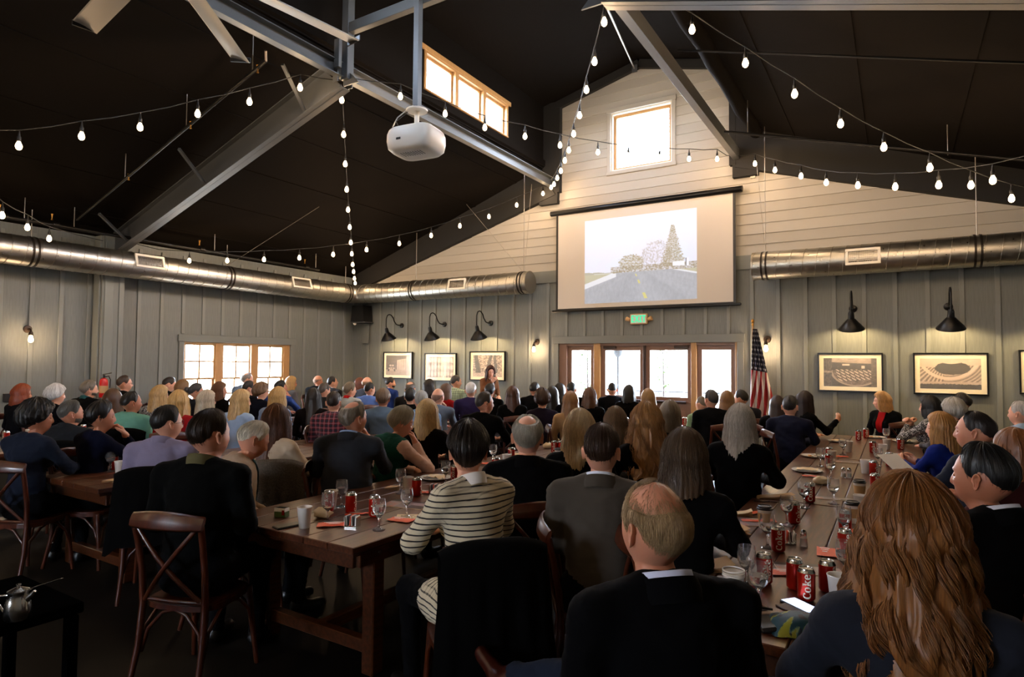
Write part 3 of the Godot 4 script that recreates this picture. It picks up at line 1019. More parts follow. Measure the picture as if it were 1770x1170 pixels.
		part("tip_cap", mb().box(Vector3(1.525, 0.008, 0), Vector3(0.012, 0.045, 0.175), 0.003), M.black_plastic, b)
	# projector on its pole
	var pr := thing("projector", "white projector hanging from a steel pole under the monitor", "projector", Vector3(-4.60, 4.19, -5.32))
	part("pole", mb().box(Vector3(0, 1.02, 0), Vector3(0.075, 1.30, 0.075), 0.004), M.steel_paint, pr)
	part("mount_plate", mb().lathe([Vector2(0, 0.355), Vector2(0.12, 0.355), Vector2(0.125, 0.372), Vector2(0.04, 0.385), Vector2(0, 0.385)], 20), M.white_plastic, pr)
	part("mount_stem", mb().tube([Vector3(0, 0.14, 0), Vector3(0, 0.36, 0)], 0.028, 10), M.white_plastic, pr)
	var body := mb()
	var bp := PackedVector3Array()
	var rows := [[-0.135, 0.62], [-0.14, 0.80], [-0.10, 0.95], [-0.02, 1.0], [0.06, 0.99], [0.11, 0.93], [0.135, 0.84], [0.14, 0.6]]
	for row in rows:
		for i in 28:
			var a := TAU * i / 28
			var ex := 0.30 * signf(cos(a)) * pow(absf(cos(a)), 0.45)
			var ez := 0.24 * signf(sin(a)) * pow(absf(sin(a)), 0.45)
			bp.append(Vector3(ex * row[1], row[0], ez * row[1]))
	body.grid(bp, 28, 8, true, true)
	for j in [0, 7]:
		for i in 28:
			var cc := Vector3(0, rows[j][0], 0)
			if j == 0:
				body.tri(cc, bp[i], bp[(i + 1) % 28])
			else:
				body.tri(cc, bp[7 * 28 + (i + 1) % 28], bp[7 * 28 + i])
	var hb := part("housing", body, M.white_plastic, pr)
	hb.rotation.y = 0.12
	part("lens_ring", mb().lathe([Vector2(0.0, 0.235), Vector2(0.055, 0.24), Vector2(0.06, 0.262), Vector2(0.05, 0.27), Vector2(0.045, 0.25), Vector2(0, 0.248)], 18, Vector3(0.1, 0, 0), Basis(Vector3.RIGHT, -PI / 2)), M.black_plastic, hb)
	part("status_light", mb().box(Vector3(0.262, -0.03, 0.10), Vector3(0.012, 0.012, 0.03), 0.003), M.black_plastic, hb)
	part("cable_inlet", mb().box(Vector3(-0.08, -0.02, 0.232), Vector3(0.06, 0.025, 0.02), 0.003), M.black_plastic, hb)
	for k in 9:
		part("cooling_slot", mb().box(Vector3(-0.14 + 0.032 * k, -0.142, 0.05), Vector3(0.006, 0.004, 0.12)), M.black_plastic, hb)
	part("power_cord", mb().tube([Vector3(-0.02, 0.42, 0.04), Vector3(-0.10, 0.37, 0.06), Vector3(-0.22, 0.30, 0.08), Vector3(-0.27, 0.20, 0.10), Vector3(-0.2, 0.13, 0.16), Vector3(-0.12, 0.08, 0.22)], 0.007, 6), M.steel_rod, pr)
	part("data_cord", mb().tube([Vector3(-0.02, 0.40, 0.04), Vector3(-0.14, 0.33, 0.05), Vector3(-0.20, 0.24, 0.12), Vector3(-0.10, 0.15, 0.20), Vector3(-0.04, 0.05, 0.235)], 0.005, 6), M.rubber_cable, pr)
	# string lights
	var about := {"A": "from the frame node down to the left edge", "A2": "across the gable in front of the clerestory strip", "B": "falling from the frame node to the corner of the two ducts", "C": "falling steeply left of the gable window", "D": "in a long sag before the window-wall rafters", "D2": "above the window-wall duct at the left edge", "E": "down the right roof slope from the top of the picture", "F": "in a low sag along the right duct", "G": "added unseen behind the camera towards the window wall", "H": "added unseen behind the camera towards the far wall", "I": "added unseen behind the camera across the monitor"}
	var bulb_m := mb().lathe([Vector2(0.0, -0.062), Vector2(0.014, -0.058), Vector2(0.026, -0.045), Vector2(0.031, -0.025), Vector2(0.028, -0.005), Vector2(0.018, 0.018), Vector2(0.013, 0.03)], 14).mesh()
	var sock := mb().lathe([Vector2(0.016, 0.028), Vector2(0.019, 0.032), Vector2(0.019, 0.075), Vector2(0.012, 0.085), Vector2(0.005, 0.14)], 10).mesh()
	for s in [
		["A", Vector3(-5.93, 5.25, -5.4), Vector3(-9.6, 3.62, 0.05), [Vector3(-6.20, 5.08, -4.99), Vector3(-6.52, 4.80, -4.52), Vector3(-6.83, 4.56, -4.07), Vector3(-7.15, 4.31, -3.60), Vector3(-7.45, 4.12, -3.15), Vector3(-7.75, 3.93, -2.70)]],
		["A2", Vector3(-5.93, 5.3, -5.4), Vector3(-2.3, 5.3, -11.0), [Vector3(-5.51, 5.21, -6.04), Vector3(-5.17, 5.09, -6.56), Vector3(-4.85, 5.00, -7.05), Vector3(-4.51, 4.98, -7.58), Vector3(-4.19, 4.94, -8.06), Vector3(-3.83, 4.94, -8.62), Vector3(-3.52, 4.97, -9.09), Vector3(-3.19, 5.03, -9.60), Vector3(-2.86, 5.10, -10.11), Vector3(-2.53, 5.19, -10.62)]],
		["B", Vector3(-5.93, 5.2, -5.4), Vector3(-11.4, 3.62, -11.0), [Vector3(-6.12, 5.13, -5.59), Vector3(-6.54, 4.89, -6.02), Vector3(-6.96, 4.66, -6.45), Vector3(-7.38, 4.44, -6.88), Vector3(-7.80, 4.26, -7.31), Vector3(-8.21, 4.09, -7.74), Vector3(-8.63, 3.93, -8.17), Vector3(-9.05, 3.82, -8.60), Vector3(-9.47, 3.70, -9.03), Vector3(-9.89, 3.64, -9.46), Vector3(-10.31, 3.57, -9.89), Vector3(-10.73, 3.54, -10.32)]],
		["C", Vector3(-2.28, 5.6, -5.4), Vector3(-5.95, 5.25, -11.05), [Vector3(-2.46, 5.16, -5.68), Vector3(-2.79, 5.05, -6.18), Vector3(-3.12, 5.00, -6.68), Vector3(-3.45, 4.93, -7.18), Vector3(-3.78, 4.91, -7.68), Vector3(-4.11, 4.89, -8.19), Vector3(-4.43, 4.93, -8.69), Vector3(-4.76, 4.95, -9.19), Vector3(-5.09, 5.01, -9.69), Vector3(-5.42, 5.07, -10.19), Vector3(-5.75, 5.18, -10.69)]],
		["D", Vector3(-5.95, 5.3, -11.02), Vector3(-11.4, 3.75, -5.6), [Vector3(-6.05, 5.15, -10.90), Vector3(-6.44, 4.88, -10.52), Vector3(-6.84, 4.61, -10.12), Vector3(-7.25, 4.39, -9.71), Vector3(-7.65, 4.17, -9.32), Vector3(-8.08, 3.98, -8.89), Vector3(-8.51, 3.83, -8.46), Vector3(-8.94, 3.71, -8.03), Vector3(-9.37, 3.62, -7.61), Vector3(-9.81, 3.56, -7.18), Vector3(-10.25, 3.51, -6.74), Vector3(-10.70, 3.48, -6.30)]],
		["D2", Vector3(-11.4, 3.7, -5.2), Vector3(-6.0, 5.25, 0.3), [Vector3(-10.04, 3.39, -3.89), Vector3(-9.65, 3.43, -3.49), Vector3(-9.27, 3.46, -3.09)]],
		["E", Vector3(-2.28, 5.5, -5.4), Vector3(3.2, 3.55, -10.9), [Vector3(-1.67, 5.02, -6.02), Vector3(-1.25, 4.75, -6.43), Vector3(-0.85, 4.50, -6.84), Vector3(-0.46, 4.24, -7.22), Vector3(-0.08, 4.04, -7.60), Vector3(0.34, 3.87, -8.03), Vector3(0.73, 3.72, -8.42), Vector3(1.13, 3.61, -8.82)]],
		["F", Vector3(-2.28, 5.3, -11.02), Vector3(3.2, 3.62, -5.5), [Vector3(-1.93, 5.02, -10.65), Vector3(-1.57, 4.76, -10.29), Vector3(-1.15, 4.49, -9.87), Vector3(-0.79, 4.25, -9.51), Vector3(-0.39, 4.05, -9.10), Vector3(0.02, 3.87, -8.69), Vector3(0.43, 3.73, -8.28), Vector3(0.86, 3.61, -7.85)]],
		["G", Vector3(-5.93, 5.25, 0.30), Vector3(-11.40, 3.65, 5.60), [Vector3(-6.20, 4.97, 0.56), Vector3(-6.75, 4.73, 1.09), Vector3(-7.30, 4.51, 1.62), Vector3(-7.84, 4.31, 2.15), Vector3(-8.39, 4.13, 2.68), Vector3(-8.94, 3.97, 3.21), Vector3(-9.49, 3.83, 3.74), Vector3(-10.03, 3.71, 4.27), Vector3(-10.58, 3.61, 4.80), Vector3(-11.13, 3.53, 5.33)]],  # this and the next two strings are unseen, added as warm backlight
		["H", Vector3(-2.28, 5.25, 0.30), Vector3(3.20, 3.65, 5.60), [Vector3(-2.01, 4.97, 0.56), Vector3(-1.46, 4.73, 1.09), Vector3(-0.91, 4.51, 1.62), Vector3(-0.36, 4.31, 2.15), Vector3(0.19, 4.13, 2.68), Vector3(0.73, 3.97, 3.21), Vector3(1.28, 3.83, 3.74), Vector3(1.83, 3.71, 4.27), Vector3(2.38, 3.61, 4.80), Vector3(2.93, 3.53, 5.33)]],
		["I", Vector3(-5.93, 5.30, 0.30), Vector3(-2.28, 5.30, 5.60), [Vector3(-5.75, 5.10, 0.56), Vector3(-5.38, 5.02, 1.09), Vector3(-5.02, 4.96, 1.62), Vector3(-4.65, 4.92, 2.15), Vector3(-4.29, 4.90, 2.68), Vector3(-3.92, 4.90, 3.21), Vector3(-3.56, 4.92, 3.74), Vector3(-3.19, 4.96, 4.27), Vector3(-2.83, 5.02, 4.80), Vector3(-2.46, 5.10, 5.33)]],
	]:
		var st := thing("string_light", "string of warm bulbs " + about[s[0]], "string lights", Vector3.ZERO, 0.0, "string lights under the roof")
		var path := [s[1]]
		var prev: Vector3 = s[1]
		for b: Vector3 in s[3]:
			var c := b + Vector3(0, 0.15, 0)
			path.append((prev + c) / 2 - Vector3(0, 0.012, 0))
			path.append(c)
			prev = c
		path.append((prev + s[2]) / 2 - Vector3(0, 0.05, 0))
		path.append(s[2])
		part("cable", mb().tube(path, 0.006, 5), M.rubber_cable, st)
		for b: Vector3 in s[3]:
			var bn := part("bulb", bulb_m, M.bulb_glow, st, b)
			part("socket", sock, M.rubber_cable, bn)
			lamp_in(bn, Vector3(0, -0.025, 0), BULB, WARM, 0.028)


# ---------------------------------------------------------------- things on the walls

func gooseneck(at: Vector3, out: Vector3, label: String) -> void:
	# wall plate, swan neck and a tilted cone shade; local z points into the room
	var t := thing("gooseneck_lamp", label, "wall lamp", at, atan2(out.x, out.z), "gooseneck picture lamps")
	part("wall_plate", mb().lathe([Vector2(0.0, 0.0), Vector2(0.06, 0.0), Vector2(0.055, 0.02), Vector2(0.02, 0.035), Vector2(0, 0.035)], 18, Vector3.ZERO, Basis(Vector3.RIGHT, PI / 2)), M.black_metal, t)
	part("arm", mb().tube([Vector3(0, 0, 0.02), Vector3(0, 0.0, 0.12), Vector3(0, 0.02, 0.20), Vector3(0, 0.09, 0.27), Vector3(0, 0.17, 0.31), Vector3(0, 0.225, 0.38), Vector3(0, 0.235, 0.44), Vector3(0, 0.21, 0.50), Vector3(0, 0.14, 0.535), Vector3(0, 0.0, 0.54), Vector3(0, -0.08, 0.535)], 0.013, 8), M.black_metal, t)
	var b := Basis(Vector3.RIGHT, 0.32)
	var c := Vector3(0, -0.08, 0.535)
	var sh := part("shade", mb().lathe([Vector2(0.172, -0.272), Vector2(0.180, -0.285), Vector2(0.180, -0.272), Vector2(0.06, -0.125), Vector2(0.045, -0.115), Vector2(0.04, -0.03), Vector2(0.028, 0.0), Vector2(0.0, 0.0)], 28, Vector3.ZERO, Basis()), M.black_metal, t, c)
	sh.basis = b
	part("inner_shade", mb().lathe([Vector2(0.0, -0.13), Vector2(0.055, -0.130), Vector2(0.176, -0.276)], 28), M.white_paint, sh)
	part("bulb", mb().lathe([Vector2(0.0, -0.235), Vector2(0.02, -0.228), Vector2(0.03, -0.205), Vector2(0.026, -0.18), Vector2(0.014, -0.15), Vector2(0.014, -0.135)], 14), M.bulb_glow, sh)
	lamp_in(sh, Vector3(0, -0.205, 0), GOOSE, Color(1.0, 0.86, 0.62), 0.03)


const GOOSE := 0.9
const SCONCE := 0.4


func sconce(at: Vector3, out: Vector3, label: String) -> void:
	var t := thing("wall_sconce", label, "wall lamp", at, atan2(out.x, out.z), "bare bulb sconces")
	part("wall_plate", mb().lathe([Vector2(0.0, 0.0), Vector2(0.062, 0.0), Vector2(0.055, 0.022), Vector2(0.02, 0.035), Vector2(0, 0.035)], 18, Vector3.ZERO, Basis(Vector3.RIGHT, PI / 2)), M.bronze, t)
	part("arm", mb().tube([Vector3(0, 0, 0.02), Vector3(0, 0.0, 0.09), Vector3(0, -0.02, 0.125), Vector3(0, -0.05, 0.13)], 0.016, 8), M.bronze, t)
	part("socket", mb().lathe([Vector2(0.03, -0.10), Vector2(0.032, -0.095), Vector2(0.026, -0.05), Vector2(0.015, -0.04), Vector2(0, -0.04)], 14, Vector3(0, 0, 0.13)), M.bronze, t)
	part("bulb", mb().lathe([Vector2(0.0, -0.215), Vector2(0.02, -0.21), Vector2(0.034, -0.19), Vector2(0.036, -0.165), Vector2(0.028, -0.13), Vector2(0.018, -0.10)], 16, Vector3(0, 0, 0.13)), M.bulb_glow, t)
	lamp_in(t, Vector3(0, -0.17, 0.13), SCONCE, WARM, 0.03)


func framed(x0: float, y0: float, w: float, h: float, art: Material, label: String) -> void:
	var t := thing("framed_picture", label, "picture", Vector3(x0 + w / 2, y0, BACK), 0.0, "framed photographs on the screen wall")
	var fw := 0.022
	for e in [[Vector3(0, fw / 2, 0.03), Vector3(w, fw, 0.045)], [Vector3(0, h - fw / 2, 0.03), Vector3(w, fw, 0.045)], [Vector3(-w / 2 + fw / 2, h / 2, 0.03), Vector3(fw, h - 2 * fw, 0.045)], [Vector3(w / 2 - fw / 2, h / 2, 0.03), Vector3(fw, h - 2 * fw, 0.045)]]:
		part("frame_rail", mb().box(e[0], e[1], 0.003), M.black_metal, t)
	part("mat_board", mb().box(Vector3(0, h / 2, 0.024), Vector3(w - 2 * fw, h - 2 * fw, 0.006)), M.mat_board, t)
	var pm := mb()
	var iw := w / 2 - 0.085
	pm.mapped = true
	pm.quad(Vector3(-iw, 0.085, 0.0285), Vector3(iw, 0.085, 0.0285), Vector3(iw, h - 0.085, 0.0285), Vector3(-iw, h - 0.085, 0.0285))
	part("photograph", pm, art, t)
	part("glazing", mb().box(Vector3(0, h / 2, 0.036), Vector3(w - 2 * fw, h - 2 * fw, 0.002)), M.frame_glass, t)


func sepia(g: float) -> Color:
	g = clampf(g, 0.0, 1.0)
	return Color(0.08, 0.055, 0.05).lerp(Color(0.93, 0.82, 0.74), g)


func build_wall_things() -> void:
	sm("mat_board", Color(0.93, 0.88, 0.76), 0.8)
	# projection screen
	var s := thing("projection_screen", "wide pull-down projection screen above the glazed doors", "screen", Vector3(-4.085, 2.72, BACK))
	part("housing", mb().lathe([Vector2(0, -1.875), Vector2(0.05, -1.875), Vector2(0.055, -1.86), Vector2(0.055, 1.86), Vector2(0.05, 1.875), Vector2(0, 1.875)], 16, Vector3(0, 2.015, 0.12), Basis(Vector3.BACK, PI / 2)), M.black_metal, s)
	var sf := sm("screen_fabric", Color(0.74, 0.71, 0.67), 0.85)
	relief(sf, M.fine_tex, 0.02, Vector3(3, 3, 3))
	part("fabric", mb().box(Vector3(0, 1.00, 0.11), Vector3(3.46, 1.94, 0.006)), sf, s)
	for e in [-1.73, 1.73]:
		part("border", mb().box(Vector3(e, 1.0, 0.1135), Vector3(0.045, 1.94, 0.004)), M.black_plastic, s)
	part("border", mb().box(Vector3(0, 0.045, 0.1135), Vector3(3.5, 0.04, 0.004)), M.black_plastic, s)
	part("bottom_bar", mb().box(Vector3(0, 0.02, 0.11), Vector3(3.68, 0.045, 0.035), 0.012), M.black_metal, s)
	for e in [-1.7, 1.7]:
		part("wall_bracket", mb().box(Vector3(e, 2.03, 0.05), Vector3(0.05, 0.10, 0.10), 0.006), M.black_metal, s)
	var slide := sm("projected_light", Color(0.62, 0.62, 0.62), 0.9)
	slide.albedo_texture = picture(320, 240, slide_pixel)
	slide.emission_enabled = true
	slide.emission = Color(0.90, 0.94, 1.0)
	slide.emission_operator = BaseMaterial3D.EMISSION_OP_MULTIPLY
	slide.emission_texture = slide.albedo_texture
	slide.emission_energy_multiplier = SLIDE
	var pm := mb()
	pm.mapped = true
	pm.quad(Vector3(-1.115, 0.145, 0.1145), Vector3(1.085, 0.145, 0.1145), Vector3(1.085, 1.785, 0.1145), Vector3(-1.115, 1.785, 0.1145))
	part("projected_slide", pm, slide, s)
	var al := AreaLight3D.new()
	al.name = "slide_light"
	al.position = Vector3(0, 0.96, 0.125)
	al.rotation.y = PI
	al.area_size = Vector2(2.1, 1.6)
	al.light_color = Color(0.92, 0.95, 1.0)
	al.light_energy = 0.03
	al.shadow_enabled = true
	s.add_child(al)
	# exit sign
	var e := thing("exit_sign", "small illuminated EXIT sign with two emergency lamp heads over the doors", "sign", Vector3(-4.11, 2.44, BACK))
	part("housing", mb().box(Vector3(0, 0.10, 0.035), Vector3(0.34, 0.20, 0.06), 0.012), M.kraft_napkin, e)
	part("face", mb().box(Vector3(0, 0.10, 0.067), Vector3(0.30, 0.165, 0.006), 0.002), M.white_plastic, e)
	var tx := TextMesh.new()
	tx.text = "EXIT"
	tx.font_size = 64
	tx.pixel_size = 0.0028
	tx.depth = 0.004
	var fo := SystemFont.new()
	fo.font_names = PackedStringArray(["Droid Sans"])
	fo.font_weight = 700
	tx.font = fo
	var xl := part("lettering", tx, M.exit_glow, e, Vector3(0, 0.10, 0.073))
	xl.scale = Vector3(0.78, 1.02, 1)
	var eg := AreaLight3D.new()
	eg.name = "exit_light"
	eg.position = Vector3(0, 0.1, 0.085)
	eg.rotation.y = PI
	eg.area_size = Vector2(0.24, 0.12)
	eg.light_color = Color(0.2, 0.9, 0.65)
	eg.light_energy = 0.01
	eg.shadow_enabled = true
	e.add_child(eg)
	for k in [-1.0, 1.0]:
		part("lamp_head", mb().lathe([Vector2(0.0, -0.05), Vector2(0.03, -0.04), Vector2(0.045, 0.03), Vector2(0.04, 0.04), Vector2(0, 0.03)], 14, Vector3(k * 0.215, 0.10, 0.04), Basis(Vector3.BACK, -k * 1.2)), M.kraft_napkin, e)
	# picture lamps and sconces
	for g in [[-10.05, 2.56, "gooseneck lamp over the truck picture, nearest the corner"], [-8.76, 2.555, "middle gooseneck lamp of the three, over the barrel picture"], [-7.49, 2.55, "gooseneck lamp over the tree-trunk picture behind the speaker"], [-0.57, 2.60, "gooseneck lamp over the crate picture right of the flag"], [0.67, 2.585, "gooseneck lamp over the picture of the dark grove"], [2.0, 2.58, "gooseneck lamp beyond the right edge of the pictures"]]:
		gooseneck(Vector3(g[0], g[1], BACK + 0.005), Vector3(0, 0, 1), g[2])
	sconce(Vector3(-1.85, 2.13, BACK + 0.005), Vector3(0, 0, 1), "bare bulb sconce between the flag and the crate picture")
	sconce(Vector3(-6.33, 2.13, BACK + 0.005), Vector3(0, 0, 1), "bare bulb sconce left of the glazed doors")
	sconce(Vector3(LEFT + 0.005, 2.16, -4.27), Vector3(1, 0, 0), "bare bulb sconce on the long wall near the left edge")
	sconce(Vector3(LEFT + 0.005, 2.16, -1.4), Vector3(1, 0, 0), "bare bulb sconce on the long wall outside the picture")
	# framed photographs
	framed(-10.6, 1.29, 0.92, 0.64, flatpic("print_truck", picture(200, 130, art_truck)), "framed sepia photograph of an old truck, nearest the corner")
	framed(-9.31, 1.26, 0.92, 0.64, flatpic("print_barrels", picture(200, 130, art_barrels)), "framed photograph of stacked barrels in three rows")
	framed(-8.02, 1.30, 0.93, 0.64, flatpic("print_trunks", picture(200, 130, art_trunks)), "framed photograph of gnarled tree trunks behind the standing woman")
	framed(-1.08, 1.28, 0.91, 0.62, flatpic("print_crate", picture(256, 160, art_crate)), "framed sepia photograph of rows of pale bottles in a crate")
	framed(0.22, 1.28, 0.91, 0.62, flatpic("print_grove", picture(256, 160, art_grove)), "framed photograph of a dark grove amid vineyard rows")
	framed(1.47, 1.32, 0.91, 0.62, flatpic("print_field", picture(96, 64, art_trunks)), "framed photograph cut by the right edge")
	# flag on its staff
	var fl := thing("flag_stand", "furled striped flag with stars on a staff beside the doors", "flag", Vector3(-1.98, 0, BACK + 0.55))
	part("base", mb().lathe([Vector2(0.0, 0.0), Vector2(0.17, 0.0), Vector2(0.17, 0.02), Vector2(0.06, 0.05), Vector2(0.03, 0.10), Vector2(0, 0.10)], 20), M.brass, fl)
	part("staff", mb().tube([Vector3(0, 0.05, 0), Vector3(0, 2.34, 0)], 0.015, 10), M.window_wood, fl)
	part("finial", mb().lathe([Vector2(0.018, 2.33), Vector2(0.02, 2.36), Vector2(0.012, 2.375), Vector2(0.026, 2.40), Vector2(0.02, 2.43), Vector2(0.0, 2.45)], 12), M.brass, fl)
	var fm := flatpic("flag_cloth", picture(152, 240, flag_pixel), 0.75)
	var fg := mb()
	fg.mapped = true
	var fp := PackedVector3Array()
	var nu := 61
	var nv := 25
	for j in nv:
		var t := 1.0 - j / float(nv - 1)  # 1 at the top row is j = 0; v runs upwards
		var y := 2.28 - 1.50 * (1.0 - j / float(nv - 1))
		var spread := lerpf(0.045, 0.235, pow(t, 0.8))
		for i in nu:
			var u := i / float(nu - 1)
			var fold := sin(u * TAU * 3.5 + t * 0.6)
			fp.append(Vector3(0.012 + spread * (u * 1.55 - 0.25) + 0.10 * t * t * u, y - 0.10 * u * t, 0.02 + 0.045 * fold * (0.4 + 0.7 * t)))
	fg.grid(fp, nu, nv)
	# the cloth hangs from its hoist: stripes run down it
	for i in fg.uv.size():
		fg.uv[i] = Vector2(fg.uv[i].x, fg.uv[i].y)
	part("flag_cloth", fg, fm, fl)
	var back := mb()
	back.mapped = true
	var bp := PackedVector3Array()
	for q in fp:
		bp.append(q - Vector3(0, 0, 0.003))
	back.grid(bp, nu, nv, false, true)
	part("flag_lining", back, fm, fl)
	# loudspeaker in the corner, extinguisher, boxes
	var sp := thing("loudspeaker", "black loudspeaker on a wall bracket in the room's corner", "speaker", Vector3(-11.18, 2.66, BACK + 0.02))
	part("cabinet", mb().prism(PackedVector2Array([Vector2(-0.22, 0.0), Vector2(0.22, 0.0), Vector2(0.18, 0.40), Vector2(-0.18, 0.40)]), 0.30, Transform3D(Basis(), Vector3(0, 0.005, 0.34))), M.black_plastic, sp)
	part("shelf", mb().box(Vector3(0, -0.01, 0.17), Vector3(0.46, 0.025, 0.32), 0.004), M.steel_paint, sp)
	part("bracket", mb().box(Vector3(0.0, -0.27, 0.03), Vector3(0.18, 0.50, 0.05), 0.006), M.trim_paint, sp)
	part("camera_dome", mb().lathe([Vector2(0, -0.05), Vector2(0.035, -0.035), Vector2(0.045, 0), Vector2(0, 0.01)], 12, Vector3(-0.12, -0.03, 0.30)), M.white_plastic, sp)
	var ext := thing("fire_extinguisher", "red fire extinguisher hung on the pilaster of the long wall", "extinguisher", Vector3(LEFT + 0.34, 1.05, -5.25))
	part("cylinder", mb().lathe([Vector2(0, 0), Vector2(0.06, 0.005), Vector2(0.065, 0.03), Vector2(0.065, 0.25), Vector2(0.05, 0.31), Vector2(0.02, 0.33), Vector2(0, 0.33)], 18), sm("extinguisher_red", Color(0.72, 0.05, 0.05), 0.3), ext)
	part("paper_label", mb().lathe([Vector2(0.0655, 0.08), Vector2(0.0655, 0.20)], 18), M.kraft_napkin, ext)
	part("valve", mb().box(Vector3(0, 0.355, 0), Vector3(0.035, 0.05, 0.035), 0.006), M.black_metal, ext)
	part("handle", mb().beam(Vector3(-0.01, 0.385, 0.02), Vector3(0.02, 0.415, -0.11), 0.02, 0.014, 0.003), M.shaker_steel, ext)
	part("hose", mb().tube([Vector3(0, 0.35, -0.02), Vector3(0.01, 0.36, -0.07), Vector3(0.02, 0.30, -0.095), Vector3(0.02, 0.16, -0.085)], 0.010, 8), M.black_plastic, ext)
	single("outlet_box", mb().box(Vector3.ZERO, Vector3(0.03, 0.13, 0.11), 0.006), M.black_plastic, "small black outlet box low on the long wall at left", "outlet", Vector3(LEFT + 0.015, 1.09, -4.04))
	single("junction_box", mb().box(Vector3.ZERO, Vector3(0.08, 0.13, 0.04), 0.006), M.white_plastic, "small white junction box under the roof right of the screen", "box", Vector3(-2.06, 4.98, BACK + 0.03))


const SLIDE := 0.58


func nz(x: float, y: float, s := 0.0) -> float:
	return noise.get_noise_3d(x, y, s)


func slide_pixel(u: float, v: float) -> Color:
	# a washed-out road under a pale sky, trees to the right
	var sky := Color(0.93, 0.95, 1.0).lerp(Color(0.97, 0.93, 0.97), clampf(nz(u * 2, v * 2) * 0.5 + 0.3, 0, 1))
	var c := sky
	var hz := 0.66 - 0.0 * u
	var hill := 0.63 + 0.012 * nz(u * 6, 1.0)
	if u < 0.36 and v > hill + u * 0.05:
		c = Color(0.76, 0.74, 0.66)
	# round tree in the middle
	var d := Vector2((u - 0.44) / 0.115, (v - 0.545) / 0.09)
	if d.length() < 1.0 + 0.25 * nz(u * 30, v * 30):
		c = c.lerp(Color(0.68, 0.62, 0.47), clampf(0.55 + 0.9 * nz(u * 40, v * 40, 2.0), 0.15, 1.0))
	# bare trees
	var e := Vector2((u - 0.66) / 0.13, (v - 0.48) / 0.16)
	if e.length() < 1.0 + 0.3 * nz(u * 24, v * 24, 4.0):
		c = c.lerp(Color(0.76, 0.72, 0.68), clampf(0.35 + 0.9 * nz(u * 50, v * 25, 5.0), 0.0, 0.8))
	# conifer
	var top := 0.16
	if v > top and v < 0.62 and absf(u - 0.80) < 0.012 + (v - top) * 0.25 * (0.75 + 0.5 * nz(u * 20, v * 60, 7.0)):
		c = c.lerp(Color(0.66, 0.60, 0.45), clampf(0.55 + 0.8 * nz(u * 60, v * 60, 8.0), 0.2, 0.95))
	if v > 0.585 and v < hz + 0.01 and u > 0.25:
		c = c.lerp(Color(0.66, 0.60, 0.48), clampf(0.55 + nz(u * 35, v * 40, 9.0), 0.2, 1.0))
	if u > 0.09 and u < 0.27 and v > 0.655 and v < 0.70:
		c = Color(0.97, 0.97, 0.97)
		if absf(v - 0.68) < 0.014 and fmod(u * 26.0, 1.0) < 0.55 and u > 0.12 and u < 0.24:
			c = Color(0.35, 0.35, 0.36)
	if u > 0.80 and u < 0.90 and v > 0.57 and v < 0.62:
		c = Color(0.98, 0.98, 0.98)
	# asphalt
	var edge_l := 0.70 + (0.30 - u) * 0.42 if u < 0.30 else 0.665
	var edge_r := 0.64 + maxf(0.0, u - 0.74) * 0.32
	if v > maxf(edge_l if u < 0.3 else 0.0, maxf(0.655, edge_r if u > 0.74 else 0.0)):
		var k := 0.73 + 0.035 * nz(u * 30, v * 12, 3.0) + 0.03 * nz((u - 0.5) / maxf(v - 0.6, 0.05) * 0.8, 0.0, 6.0)
		c = Color(k, k, k * 1.01)
		if absf(u - (0.47 + (v - 0.655) * 0.32)) < 0.004 + (v - 0.655) * 0.035 and (v > 0.90 and v < 0.965 or v > 0.75 and v < 0.79 or v > 0.68 and v < 0.71):
			c = Color(0.90, 0.86, 0.55)
	elif v > hz and (u < 0.3 or u > 0.72):
		c = Color(0.80, 0.78, 0.66)
		if u < 0.3 and v > edge_l - 0.06 or u > 0.74 and v > edge_r - 0.02:
			c = Color(0.94, 0.94, 0.94)
	if u > 0.905 and u < 0.935 and v > 0.54 and v < 0.63:
		c = Color(0.98, 0.98, 1.0) if u > 0.917 else Color(0.6, 0.6, 0.6)
	return c


func art_truck(u: float, v: float) -> Color:
	# an old round-fendered truck parked under a shed roof
	var g := 0.70 + 0.12 * nz(u * 4, v * 4)
	if v < 0.34 - 0.22 * u:
		g = 0.18 + 0.22 * float(fmod((u + v * 2.0) * 9.0, 1.0) < 0.35) + 0.08 * nz(u * 9, v * 9)
	elif u < 0.46 and v < 0.72:
		g = 0.30 + 0.14 * nz(u * 6, v * 11)
	if u > 0.46 and fmod(u * 11.0, 1.0) < 0.12 and v < 0.70:
		g = 0.35
	if v > 0.72:
		g = 0.62 + 0.14 * nz(u * 7, v * 26)
	var p := Vector2(u - 0.24, v - 0.60)
	if absf(p.x) < 0.13 and p.y > -0.16 and p.y < 0.02:
		g = 0.16
		if absf(p.x) < 0.10 and p.y > -0.13 and p.y < -0.04 and absf(p.x) > 0.008:
			g = 0.75
	if absf(p.x) < 0.17 and p.y > 0.0 and p.y < 0.13 and Vector2(p.x / 0.17, (p.y - 0.13) / 0.14).length() < 1.05:
		g = 0.42 + 0.25 * float(fmod(p.x * 60.0, 1.0) < 0.4 and absf(p.x) < 0.055)
		if Vector2(absf(p.x) - 0.095, (p.y - 0.06) * 0.65).length() < 0.022:
			g = 0.92
	if p.y > 0.12 and p.y < 0.15 and absf(p.x) < 0.18:
		g = 0.80
	if Vector2(absf(p.x) - 0.13, (p.y - 0.16) * 0.65).length() < 0.035:
		g = 0.05
	return sepia(g)


